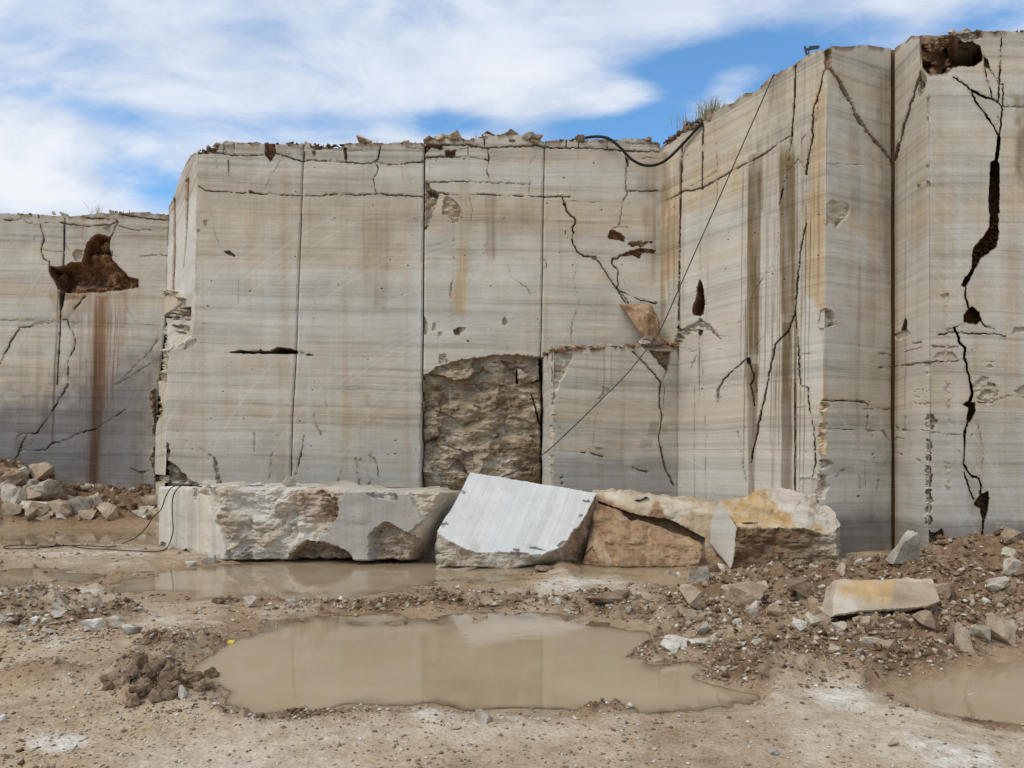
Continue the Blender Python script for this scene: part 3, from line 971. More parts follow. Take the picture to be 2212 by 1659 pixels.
def f_ab(f):
    C, D = (lambda p: tr('C', p)), (lambda p: tr('D', p))
    f.tint('stain', C([(1480, 380), (1650, 380), (1750, 900), (1760, 1659), (1600, 1659), (1490, 900)]), 0.35, 16, 6, 0.5)
    f.tint('ochre', C([(1480, 700), (1900, 750), (1900, 1300), (1480, 1350)]), 0.35, 30, 10, 0.5)
    f.tint('stain', C([(110, 480), (1000, 520), (2060, 560), (2060, 860), (1000, 820), (110, 760)]), 0.30, 25, 12, 0.3)
    f.tint('ochre', C([(110, 640), (2060, 700), (2060, 1250), (110, 1150)]), 0.22, 40, 16, 0.3)
    f.tint('pale', C([(110, 280), (2060, 380), (2060, 560), (110, 520)]), 0.2, 16, 8)
    f.tint('pale', C([(1900, 850), (2060, 1250), (2060, 1659), (2000, 1659)]), 0.25, 12, 4)
    f.tint('pale', D([(1880, 0), (2060, 0), (2050, 1500), (1900, 900)]), 0.22, 15, 6)
    f.tint('wet', [(360, 960), (910, 960), (910, 1080), (350, 1080)], 0.22, 40, 14)
    f.tint('pale', [(358, 770), (420, 760), (440, 860), (358, 900)], 0.25, 20, 6)
    f.tint('pale', D([(740, 640), (900, 640), (860, 1130), (760, 950)]), 0.35, 10, 6)
    # broken top layer
    f.blob(C([(690, 212), (770, 200), (790, 270), (740, 350), (690, 285)]), 0.12, 'earth', 1.5, 1.5, 0.85, 0.05, 0.2)
    f.blob(C([(1085, 180), (1410, 185), (1400, 225), (1250, 243), (1130, 250), (1085, 230)]), 0.14, 'earth', 1.5, 1.5, 0.85, 0.06, 0.2)
    f.blob(C([(1370, 230), (1405, 235), (1400, 350), (1385, 330)]), 0.1, 'earth', 1, 1, 0.9, 0.03, 0.2)
    f.blob(C([(1095, 255), (1130, 260), (1130, 310), (1105, 290)]), 0.05, 'earth', 1, 1, 0.8)
    f.blob(C([(100, 225), (250, 200), (330, 185), (270, 265), (180, 275), (110, 275)]), 0.10, 'earth', 1.5, 2, 0.6, 0.06, 0.2)
    f.blob(C([(330, 215), (430, 200), (420, 290), (350, 285)]), 0.04, 'chip', 1.5, 1.5, 0.4)
    for pts, wd, dp in [
            (C([(110, 280), (250, 275), (340, 285), (430, 295), (560, 300), (690, 295), (780, 275), (850, 300), (920, 320), (1010, 350), (1110, 340), (1250, 350), (1400, 360),
                (1520, 372), (1610, 365), (1650, 345), (1720, 375), (1850, 375), (1960, 360), (2060, 350)]), 2.2, 0.12),
            (C([(110, 560), (170, 600), (300, 610), (550, 625), (700, 630), (880, 640), (1010, 645), (1170, 650), (1230, 632), (1350, 635), (1500, 640), (1660, 630), (1800, 640),
                (2060, 655)]), 2.0, 0.10),
            (C([(1690, 220), (1670, 330), (1645, 350)]), 2.2, 0.1), (C([(1640, 355), (1675, 410), (1630, 510), (1640, 580), (1660, 630)]), 1.9, 0.08),
            (C([(270, 300), (280, 400), (230, 450), (120, 480)]), 1.1, 0.04), (C([(820, 350), (740, 480), (700, 590)]), 1.0, 0.03), (C([(425, 200), (420, 290)]), 2.0, 0.08),
            (C([(340, 215), (330, 280)]), 1.6, 0.06), (C([(1035, 205), (1030, 350)]), 2.0, 0.1), (C([(1120, 250), (1120, 335)]), 1.6, 0.06), (C([(870, 285), (925, 285)]), 1.6, 0.05),
            (C([(1880, 400), (1885, 500), (1870, 600)]), 0.9, 0.03), (C([(1960, 500), (1950, 545), (2060, 548)]), 1.2, 0.04), (C([(1960, 995), (2060, 998)]), 1.1, 0.03),
            (C([(200, 620), (250, 900), (260, 990), (310, 1090), (330, 1110)]), 0.9, 0.03), (C([(1420, 265), (1600, 262)]), 1.2, 0.04), (C([(1920, 230), (2060, 245)]), 1.6, 0.05),
            (C([(465, 1350), (465, 1600)]), 0.8, 0.02), (D([(130, 1165), (250, 1250), (270, 1380), (310, 1490)]), 2.2, 0.05),
            (D([(1120, 880), (1140, 970), (1180, 1055)]), 1.7, 0.05), (D([(1035, 1060), (1015, 1180), (960, 1420)]), 2.2, 0.06), (D([(1480, 1260), (1500, 1400), (1515, 1530)]), 1.6, 0.04),
            (D([(1570, 1345), (1600, 1430), (1595, 1530)]), 2.2, 0.06), (D([(1490, 1310), (1540, 1250), (1590, 1232), (1640, 1265), (1670, 1320), (1675, 1525)]), 1.9, 0.05),
            (D([(1345, 1370), (1320, 1500)]), 1.7, 0.05), (D([(1605, 1190), (1608, 1310)]), 1.4, 0.04), (D([(925, 1260), (1000, 1265)]), 1.6, 0.04),
            (D([(918, 1280), (935, 1320), (912, 1370)]), 1.8, 0.05), (D([(755, 1190), (745, 1280), (725, 1440)]), 1.6, 0.03), (D([(380, 1130), (375, 1230)]), 1.0, 0.02),
            (D([(1220, 780), (1235, 810)]), 1.2, 0.03), (D([(550, 335), (650, 335)]), 2, 0.05), (D([(980, 340), (1105, 366)]), 2.0, 0.08)]:
        f.crack(pts, wd, dp)
    f.blob(D([(385, 340), (480, 322), (560, 333), (650, 332), (740, 326), (800, 298), (900, 306), (972, 326), (976, 350), (800, 352), (600, 349), (450, 346)]), 0.9, 'crack', 1.2, 0.8, 0.9)
    f.blob(D([(1038, 356), (1075, 354), (1108, 366), (1060, 370)]), 0.3, 'crack', 1.0, 0.5, 0.9)
    f.blob(D([(640, 330), (655, 312), (672, 330)]), 0.3, 'crack', 1.0, 0.5, 0.6)
    f.blob(C([(335, 1125), (380, 1120), (440, 1165), (430, 1175), (370, 1150)]), 0.10, 'crack', 1.2, 1.0, 0.7)
    f.blob(C([(550, 600), (575, 600), (620, 628), (555, 628)]), 0.10, 'crack', 1.2, 0.6, 0.6)
    f.blob(C([(370, 330), (383, 330), (385, 480), (372, 470)]), 0.04, 'crack', 1.0, 1.2, 0.5)
    f.blob(C([(160, 860), (190, 860), (190, 915), (165, 915)]), 0.03, 'chip', 1.5, 1.2, 0.7)
    f.blob(C([(95, 930), (140, 940), (130, 970), (95, 960)]), 0.04, 'chip', 1.5, 1.2, 0.8)
    f.blob(C([(0, 0), (1, 0), (1, 1)]), 0, None)
    B = lambda p: tr('B', p)
    f.blob(B([(1420, 500), (1460, 520), (1470, 620), (1440, 680), (1415, 680)]), 0.10, 'chip', 2, 2, 0.9, 0.04, 0.12)
    f.blob(B([(1400, 660), (1480, 680), (1540, 720), (1610, 800), (1640, 830), (1720, 870), (1720, 900), (1320, 900), (1330, 780), (1400, 790)]), 0.22, 'chip', 2, 2.5, 1.0, 0.08, 0.08)
    f.blob(D([(245, 1240), (275, 1270), (330, 1490), (275, 1490)]), 0.05, 'chip', 1.5, 2, 0.7, 0.02, 0.15)
    f.blob(D([(590, 1030), (620, 1050), (610, 1200), (595, 1200)]), 0.02, 'red', 2, 2, 0.3)
    f.tint('red', D([(1550, 700), (1600, 700), (1600, 800), (1550, 800)]), 0.35, 5, 3)
    f.tint('red', D([(1540, 940), (1700, 930), (1700, 970), (1560, 1010)]), 0.3, 5, 5)
    f.tint('pale', A_([(1450, 1300), (1560, 1270), (1700, 1270), (1700, 1340), (1480, 1350)]), 0.4, 5, 3)
    f.blob(A_([(1560, 1330), (1620, 1290), (1690, 1262), (1705, 1290), (1650, 1340), (1590, 1365)]), 0.05, 'chip', 1.5, 1.2, 0.8)
    for i in range(60):
        x, y = RNG.uniform(370, 905), RNG.uniform(360, 1040)
        f.blob([(x, y - 1), (x + RNG.uniform(1, 4), y - 0.6), (x + RNG.uniform(1, 3), y + 1.0), (x - 0.6, y + 0.8)], 0.05, 'crack', 0.9, 0.5, 0.7)


A_ = lambda p: tr('A', p)
face(wall_c, CLx, lambda y: S1(y) - 0.9, ABt, K(1130), PC, f_ab, 0.7, seed=11, top_amp=1.6, close=0.09)
face(wall_c, lambda y: S1(y) + 0.9, lambda y: S2(y) - 1.6, ABt, K(1130), PC, f_ab, 0.7, seed=12, top_amp=1.6, close=0.11)

# the return facing left
SLt = interp([(330, 470), (362, 452), (372, 432), (385, 395), (400, 355), (412, 335), (430, 326)])


def f_ret(f):
    A = A_
    f.tint('pale', A([(1440, 200), (1700, 0), (1690, 900), (1600, 880), (1430, 850)]), 0.75, 6, 2)
    f.blob(A([(1485, 60), (1515, 40), (1520, 500), (1505, 850), (1478, 850), (1490, 500)]), 0.06, 'earth', 0.8, 0.3, 1.0)
    f.blob(A([(1603, -100), (1640, -140), (1630, 100), (1605, 500), (1590, 680), (1580, 660), (1592, 400)]), 0.06, 'earth', 0.8, 0.3, 1.0)
    f.blob(A([(1430, 850), (1500, 845), (1590, 850), (1610, 930), (1590, 960), (1540, 890), (1430, 890)]), -0.10, 'chip', 1.5, 2, 0.9, 0.12, 0.15)
    f.blob(A([(1420, 890), (1540, 895), (1580, 960), (1530, 1010), (1430, 1070)]), -0.05, 'ochre', 1.5, 1, 0.3)
    f.blob(A([(1410, 1070), (1490, 1040), (1560, 1000), (1650, 990), (1650, 1060), (1560, 1090), (1420, 1090)]), 0.2, 'chip', 1.5, 2, 1.0, 0.22, 0.13)
    f.blob(A([(1600, 1010), (1655, 990), (1650, 1080), (1610, 1080)]), 0.6, 'crack', 1.5, 1, 0.8)
    f.blob(A([(1485, 1150), (1560, 1140), (1650, 1160), (1640, 1230), (1560, 1240), (1500, 1190)]), 0.12, 'chip', 1.5, 1.5, 0.9, 0.05, 0.1)
    f.blob(A([(1370, 1090), (1440, 1090), (1450, 1659), (1360, 1659)]), 0.05, 'chip', 2, 2, 0.7, 0.06, 0.12)
    f.blob(tr('B', [(1280, 80), (1345, 0), (1420, 250), (1360, 320), (1340, 440), (1310, 430)]), 0.06, 'earth', 2, 2, 0.6, 0.06, 0.12)
    f.blob(tr('B', [(1320, 780), (1420, 790), (1420, 860), (1330, 850)]), 0.15, 'chip', 2, 1.5, 1.0, 0.05, 0.1)
    f.crack(A([(1500, 1100), (1560, 1098), (1645, 1105)]), 2.0, 0.1)


def ret_plane():
    D0, n0 = vplane(362, 20.6, 425, 16.0)
    return (lambda px, py: 16.0 + (20.6 - 16.0) * np.clip((CLx(py) - px) / np.maximum(CLx(py) - LWx(py), 1), 0, 1) ** 0.86), n0


face(wall_c, lambda y: LWx(y) - 1, CLx, SLt, K(1130), ret_plane(), f_ret, 0.6, seed=13, top_amp=1.2, step=0.9)
core(wall_c, [(432, 16.9), (915, 16.9)], 8.2, (0, 5))

# --- the right pair of panels of the central wall
wall_d = empty('quarry_wall', 'middle banded wall with a rough broken patch low down and loose slabs on top', 'rock wall')
S3 = interp([(280, 1177), (320, 1176), (560, 1172), (700, 1170), (760, 1168), (1250, 1167)])
CDt = interp(tr('E', [(60, 195), (100, 182), (160, 155), (220, 150), (270, 158), (450, 158), (640, 145), (700, 128), (760, 118), (850, 106), (930, 120), (960, 142), (1040, 167), (1080, 182),
                       (1140, 177), (1300, 167), (1420, 172), (1500, 164), (1700, 168), (1800, 160), (1900, 155), (2000, 163), (2100, 190), (2160, 240)]))


def f_cd(f):
    E, Fq = (lambda p: tr('E', p)), (lambda p: tr('F', p))
    f.tint('ochre', E([(400, 560), (505, 600), (490, 1300), (460, 1659), (340, 1659), (400, 1200)]), 0.6, 9, 5, 0.8)
    f.tint('stain', E([(380, 640), (520, 640), (500, 1300), (420, 1659), (300, 1659), (380, 1200)]), 0.3, 16, 8, 0.9)
    f.tint('stain', E([(420, 300), (500, 300), (500, 640), (410, 640)]), 0.25, 6, 3, 0.5)
    f.tint('stain', E([(625, 640), (725, 640), (725, 1200), (640, 1240)]), 0.5, 6, 3, 0.7)
    f.tint('stain', E([(500, 720), (1130, 740), (1130, 930), (500, 920)]), 0.28, 22, 14, 0.3)
    f.tint('stain', E([(1940, 330), (2130, 330), (2120, 700), (1960, 640)]), 0.45, 14, 5, 0.5)
    f.tint('stain', E([(1990, 740), (2130, 700), (2120, 1300), (2060, 1400), (2040, 1100)]), 0.75, 12, 5, 0.6)
    f.tint('stain', E([(650, 225), (1140, 235), (2130, 260), (2130, 330), (1100, 330), (660, 320)]), 0.25, 10, 5)
    f.tint('pale', E([(110, 330), (1900, 280), (1900, 600), (110, 600)]), 0.2, 16, 8)
    f.tint('ochre', E([(110, 660), (2100, 680), (2100, 1050), (110, 1000)]), 0.28, 40, 16, 0.3)
    f.tint('pale', E([(700, 1220), (1100, 1250), (1120, 1659), (500, 1659), (480, 1360)]), 0.22, 20, 8)
    f.tint('wet', Fq([(1150, 200), (2100, 250), (2100, 400), (1150, 400)]), 0.25, 25, 8)
    # rough broken patch
    g = f.blob(Fq([(92, 545), (200, 470), (330, 425), (400, 402), (600, 378), (740, 362), (900, 357), (1020, 372), (1130, 382), (1140, 1850), (50, 1850)]), 0.20, 'chip', 1.2, 2.0, 0.95, 0.055, 0.03)
    if g:
        b, mk = g
        x, y = f.px[b], f.py[b]
        lay = np.floor((y + 16 * fbm(x * 0.02, y * 0.02, octv=3, seed=77)) / 17.0)
        f.disp[b] += mk * 0.05 * vnoise(x * 0.018 + lay * 7.3, lay * 3.1, seed=78)
        f.disp[b] += mk * 0.02 * ridged(x * 0.05, y * 0.09, octv=3, seed=79)
        wx, wy = x + 14 * fbm(x * 0.02, y * 0.02, seed=82), y + 12 * fbm(x * 0.02, y * 0.02, seed=83)
        best = np.full(x.shape, 1e9); val = np.zeros(x.shape)
        rr = random.Random(5)
        for q in range(44):                                            # big conchoidal scars
            cx0, cy0, dv = rr.uniform(900, 1180), rr.uniform(755, 1080), rr.uniform(-1, 1)
            sx, sy = rr.uniform(-1, 1), rr.uniform(-1, 1)
            dq = np.hypot((wx - cx0), (wy - cy0) * 1.5)
            hit = dq < best
            best = np.where(hit, dq, best)
            val = np.where(hit, dv + 0.035 * (sx * (wx - cx0) + sy * (wy - cy0)), val)
        f.disp[b] += mk * 0.075 * val
        f.disp[b] += mk * (0.38 * sst(1035, 1062, y) * sst(1040, 1110, x) + 0.2 * sst(1020, 1070, y))
        f.m['pale'][b] = np.maximum(f.m['pale'][b], mk * 0.75 * sst(0.72, 0.95, ridged(x * 0.016, y * 0.008, octv=3, seed=80) * 0.62))
        f.m['wet'][b] = np.maximum(f.m['wet'][b], mk * 0.1 * sst(1010, 1075, y))
        f.m['ochre'][b] = np.maximum(f.m['ochre'][b], mk * 0.08)
        f.m['stain'][b] = np.maximum(f.m['stain'][b], mk * 0.3 + mk * 0.4 * sst(0.1, 0.6, fbm(x * 0.02, y * 0.03, octv=3, seed=81)))
    f.blob(Fq([(880, 480), (940, 470), (1000, 540), (960, 580), (900, 570)]), 0.05, 'pale', 2, 2, 0.4)
    f.blob(Fq([(890, 490), (905, 480), (915, 600), (895, 600)]), 0.6, 'crack', 1.5, 1.5, 0.7)
    f.crack(Fq([(1030, 600), (1070, 580), (1112, 565)]), 2.5, 0.5)
    f.crack(Fq([(1030, 700), (1060, 800), (1085, 900), (1110, 980)]), 2.5, 0.5)
    f.blob(Fq([(1095, 380), (1125, 380), (1125, 600), (1100, 600)]), 0.9, 'crack', 1.5, 1, 0.6)
    for pts, wd, dp in [
            (E([(105, 320), (180, 310), (280, 312), (380, 315), (540, 320), (650, 340)]), 2.4, 0.12),
            (E([(655, 245), (660, 340), (640, 430), (675, 525), (640, 530), (520, 530), (400, 525), (150, 530)]), 2.0, 0.1), (E([(675, 535), (800, 540), (1010, 548)]), 1.7, 0.06),
            (E([(1080, 265), (1010, 380), (1015, 520), (1010, 630)]), 1.3, 0.04),
            (E([(120, 590), (210, 615), (380, 640), (600, 632), (800, 645), (1010, 648), (1140, 655), (1290, 655), (1360, 655)]), 2.1, 0.10),
            (E([(240, 205), (500, 210), (620, 235), (780, 225), (1080, 210), (1140, 230), (1330, 235), (1440, 235), (1560, 240), (1700, 250), (1870, 260), (2130, 265)]), 2.6, 0.16),
            (E([(440, 150), (445, 195)]), 2.0, 0.1), (E([(620, 145), (625, 235)]), 2.0, 0.1), (E([(1330, 165), (1328, 235)]), 2.0, 0.1), (E([(1435, 175), (1438, 235)]), 2.0, 0.1),
            (E([(1680, 170), (1684, 250)]), 2.0, 0.1), (E([(1880, 190), (1870, 250)]), 1.8, 0.08), (E([(2010, 170), (2005, 220)]), 1.6, 0.08), (E([(1800, 190), (1900, 200), (2080, 195)]), 1.6, 0.08),
            (E([(240, 150), (235, 205)]), 2.0, 0.1), (E([(480, 230), (485, 300)]), 1.6, 0.06), (E([(380, 250), (500, 235), (560, 210)]), 1.8, 0.08),
            (E([(500, 665), (515, 740), (510, 860), (480, 960), (470, 1040), (430, 1070), (490, 1115)]), 1.0, 0.03), (E([(360, 1340), (340, 1400), (330, 1520)]), 1.8, 0.06),
            (E([(385, 1200), (385, 1300), (360, 1340)]), 1.0, 0.03), (E([(830, 1250), (850, 1350), (930, 1400), (1000, 1460), (1020, 1500)]), 1.5, 0.05),
            (E([(1290, 655), (1310, 700), (1330, 770), (1370, 820), (1410, 855), (1405, 890), (1380, 920), (1395, 970)]), 2.9, 0.14), (E([(1395, 970), (1380, 1025)]), 1.4, 0.05),
            (E([(1380, 1025), (1390, 1070), (1420, 1130), (1480, 1170), (1560, 1175), (1600, 1210), (1660, 1290), (1700, 1360), (1760, 1440), (1840, 1570)]), 2.7, 0.13),
            (E([(1840, 290), (1860, 380), (1845, 480), (1845, 600), (1860, 620), (1820, 700), (1800, 830), (1785, 910), (1730, 930)]), 1.9, 0.08), (E([(1785, 912), (1860, 915)]), 1.6, 0.05),
            (E([(1800, 1160), (1770, 1190), (1730, 1190), (1725, 1230), (1780, 1300), (1770, 1370), (1780, 1420), (1760, 1445), (1850, 1500), (1950, 1540), (2060, 1570), (2110, 1575)]), 2.3, 0.12),
            (E([(1770, 1450), (1830, 1520), (1865, 1575)]), 2.0, 0.1), (E([(1870, 605), (2000, 608), (2130, 605)]), 2.0, 0.08), (E([(1130, 1195), (1160, 1240), (1155, 1285)]), 1.6, 0.05),
            (E([(1420, 1150), (1400, 1400), (1440, 1560), (1420, 1659)]), 0.9, 0.03), (Fq([(1410, 0), (1380, 80), (1375, 260)]), 1.6, 0.05), (E([(1360, 695), (1820, 710)]), 1.0, 0.03),
            (E([(1980, 330), (2030, 315), (2130, 325)]), 1.4, 0.05), (E([(110, 1065), (260, 1070)]), 0.9, 0.03), (E([(1450, 535), (1520, 580)]), 1.2, 0.03), (Fq([(820, 290), (825, 350)]), 1.2, 0.03)]:
        f.crack(pts, wd, dp)
    f.blob(E([(1725, 940), (1790, 965), (1832, 1005), (1832, 1042), (1760, 1028), (1690, 1015), (1700, 970)]), 0.12, 'earth', 1.2, 1.5, 1.0, 0.04, 0.15)
    f.blob(E([(1800, 1168), (1870, 1120), (1970, 1095), (2100, 1118), (2085, 1142), (1985, 1140), (1965, 1192), (1900, 1160), (1850, 1168)]), 0.12, 'earth', 1.2, 1.5, 1.0, 0.04, 0.15)
    f.blob(E([(1850, 1060), (1900, 1045), (1990, 1035), (2075, 1040), (2000, 1080), (1900, 1085)]), 0.08, 'earth', 1.2, 3.0, 0.9, 0.03, 0.2)
    f.blob(E([(1840, 315), (1866, 330), (1864, 385), (1845, 360)]), 0.12, 'earth', 1, 1, 0.8)
    f.blob(E([(1305, 700), (1330, 715), (1325, 745), (1300, 725)]), 0.1, 'earth', 1, 1, 0.8)
    f.blob(E([(1545, 1165), (1590, 1160), (1600, 1200), (1560, 1205)]), 0.06, 'chip', 1, 1, 1.0)
    f.blob(E([(1315, 940), (1335, 940), (1330, 980), (1312, 975)]), 0.05, 'chip', 1, 1, 1.0)
    f.blob(E([(112, 495), (160, 590), (225, 640), (205, 720), (135, 900), (110, 945)]), 0.12, 'chip', 1.5, 2, 1.0, 0.05, 0.12)
    f.blob(E([(115, 585), (200, 600), (230, 640), (150, 640)]), 0.25, 'crack', 1.5, 1, 0.5)
    f.blob(E([(290, 640), (340, 660), (410, 720), (435, 830), (375, 885), (310, 830), (250, 810), (260, 720)]), 0.07, 'chip', 1.5, 2, 0.9, 0.03, 0.12)
    f.blob(E([(100, 190), (240, 205), (280, 260), (380, 250), (370, 310), (290, 310), (270, 250), (160, 235), (100, 290)]), 0.14, 'earth', 1.5, 1.5, 0.9, 0.07, 0.15)
    f.blob(E([(835, 160), (885, 160), (890, 185), (830, 185)]), 0.06, 'earth', 1.2, 1, 0.7)
    f.blob(Fq([(350, 150), (385, 128), (440, 125), (410, 160), (400, 190), (365, 185)]), 0.14, 'crack', 1.2, 1.2, 0.6)
    f.blob(Fq([(395, 130), (465, 125), (440, 170), (405, 195)]), 0.05, 'chip', 1.2, 1.2, 0.9)
    f.blob(Fq([(765, 60), (800, 35), (830, 85), (800, 120), (775, 95)]), 0.05, 'chip', 1.2, 1.2, 0.9)
    f.blob(Fq([(170, 85), (200, 85), (210, 150), (170, 150)]), 0.04, 'chip', 1.2, 1, 0.7)
    f.blob(Fq([(215, 165), (260, 160), (255, 205), (220, 205)]), 0.04, 'chip', 1.2, 1, 0.7)
    f.blob(Fq([(235, 360), (290, 355), (315, 430), (270, 470), (225, 430)]), 0.05, 'chip', 1.2, 1.5, 0.8, 0.02, 0.2)
    f.blob(Fq([(470, 235), (492, 238), (490, 250), (472, 248)]), 0.06, 'crack', 1, 0.6, 0.7)
    f.blob(Fq([(95, 20), (125, 60), (130, 170), (105, 190), (92, 120)]), 0.08, 'chip', 1.2, 1.2, 0.9)
    for i in range(50):
        x, y = RNG.uniform(925, 1415), RNG.uniform(340, 740)
        f.blob([(x, y - 1), (x + RNG.uniform(1, 4), y - 0.6), (x + RNG.uniform(1, 3), y + 1.0), (x - 0.6, y + 0.8)], 0.05, 'crack', 0.9, 0.5, 0.7)


PD = vplane(915, 15.98, 1425, 15.98)
face(wall_d, lambda y: S2(y) + 1.6, lambda y: S3(y) - 0.9, CDt, K(1130), PD, f_cd, 0.7, seed=14, top_amp=2.2, close=0.09)
face(wall_d, lambda y: S3(y) + 0.9, K(1434), CDt, K(800), PD, f_cd, 1.0, seed=15, top_amp=2.2)
core(wall_d, [(915, 17.0), (1440, 17.0)], 8.3, (0, 5))

# --- the squat block standing in front of the corner
block_e = empty('quarry_block', 'squat banded block jutting out at the inner corner with rubble on top', 'stone block')
Et = interp([(1160, 768), (1192, 757), (1240, 753), (1340, 750), (1430, 748), (1470, 750)])


def f_e(f):
    Fq, Lq = (lambda p: tr('F', p)), (lambda p: tr('L', p))
    f.tint('wet', [(1168, 985), (1470, 985), (1470, 1140), (1168, 1140)], 0.45, 40, 12)
    f.blob(Fq([(1205, 325), (1300, 340), (1390, 355), (1370, 440), (1335, 520), (1285, 600), (1250, 680), (1220, 790), (1200, 790)]), 0.07, 'chip', 1.5, 2, 0.9, 0.03, 0.1)
    for (a, b2) in ((960, 1110), (1190, 1300), (1300, 1420)):
        f.blob(Fq([(1192, a), (1215, a + 20), (1228, (a + b2) / 2), (1205, b2), (1192, b2)]), 0.07, 'chip', 1.2, 1.5, 1.0)
    f.blob(Fq([(1640, 625), (1660, 640), (1700, 650), (1692, 700), (1645, 752), (1600, 742), (1635, 690)]), 0.05, 'chip', 1.2, 1.2, 1.0)
    f.blob(Fq([(2040, 320), (2230, 335), (2225, 420), (2195, 512), (2130, 440)]), 0.12, 'earth', 1.5, 1.5, 0.75, 0.04, 0.12)
    for pts, wd, dp in [
            (Fq([(1910, 335), (1990, 420), (2080, 520), (2145, 600), (2135, 700), (2140, 820), (2160, 890), (2145, 990), (2125, 1080), (2150, 1200), (2180, 1330), (2212, 1400), (2260, 1500)]), 2.7, 0.15),
            (Fq([(2190, 380), (2195, 510), (2160, 590)]), 1.8, 0.08), (Fq([(1220, 920), (1250, 960), (1285, 1010)]), 1.4, 0.04), (Fq([(1205, 880), (1255, 880)]), 2.0, 0.05),
            (Fq([(1455, 1205), (1490, 1208)]), 2.4, 0.06), (Fq([(1540, 1210), (1580, 1225), (1645, 1242)]), 2.2, 0.06), (Fq([(1900, 1335), (1960, 1360), (2030, 1375)]), 2.2, 0.06),
            (Fq([(1655, 320), (1655, 620)]), 0.9, 0.02), (Fq([(2165, 600), (2180, 680), (2170, 830)]), 1.4, 0.05), (Fq([(1600, 850), (1570, 980), (1565, 1150), (1600, 1180)]), 0.9, 0.02)]:
        f.crack(pts, wd, dp)
    f.blob(Fq([(1575, 1165), (1620, 1160), (1655, 1185), (1600, 1185)]), 0.04, 'chip', 1.2, 1, 0.8)
    for (x, y, a, b2) in ((2070, 1010, 45, 60), (2020, 1130, 60, 35), (2180, 1000, 25, 35)):
        f.tint('stain', Fq([(x - a * 0.6, y - b2), (x + a, y - b2), (x + a * 0.8, y + b2), (x - a, y + b2)]), 0.35, 3, 3)
    for yy in (1420, 1470):
        f.blob(Fq([(1270, yy + 10), (1290, yy - 14), (1312, yy + 10)]), 0.06, 'chip', 1.0, 0.6, 0.9)
    for i, xx in enumerate((1510, 1560, 1655, 1720)):
        f.strip('red', 891 + xx / 4, 756, 891 + xx / 4, 800 + 15 * i, 2.0, 0.5, 0.8, 10)


face(block_e, interp([(740, 1193), (1200, 1190)]), K(1470), Et, K(1150), vplane(1192, 15.0, 1463, 15.55), f_e, 1.0, seed=16, top_amp=1.2)


def f_e2(f):
    f.tint('pale', [(1160, 740), (1200, 740), (1200, 1140), (1160, 1140)], 0.45, 4, 2)
    f.crack(tr('F', [(1165, 350), (1163, 520)]), 1.6, 0.05)
    f.blob(tr('F', [(1185, 980), (1210, 960), (1210, 1420), (1190, 1400)]), 0.05, 'chip', 1.2, 2.0, 0.8)
    f.crack(tr('F', [(1130, 820), (1120, 920), (1125, 960)]), 1.6, 0.05)


face(block_e, K(1168.5), interp([(740, 1193), (1200, 1190)]), Et, K(1150), vplane(1168, 16.4, 1193, 15.0), f_e2, 0.6, seed=17, top_amp=0.8, step=1.2)
core(block_e, [(1186, 15.9), (1470, 16.2)], 3.85, (0.3, 1.2))

# --- the receding wall on the right of the corner
wall_r = empty('quarry_wall', 'receding pale wall right of the corner with dark brown vertical water streaks', 'rock wall')
RLx = interp([(280, 1425.5), (752, 1424.5), (764, 1463), (1250, 1462)])
RRx = interp([(90, 1786), (140, 1787), (500, 1784), (700, 1781), (900, 1778), (1060, 1772), (1110, 1768), (1250, 1768)])
Rt = interp([(1420, 326), (1440, 300), (1460, 286), (1485, 266), (1515, 255), (1532, 256), (1560, 228), (1585, 222), (1600, 205), (1635, 195), (1660, 168), (1690, 152), (1714, 142), (1735, 125),
             (1755, 112), (1790, 104)])


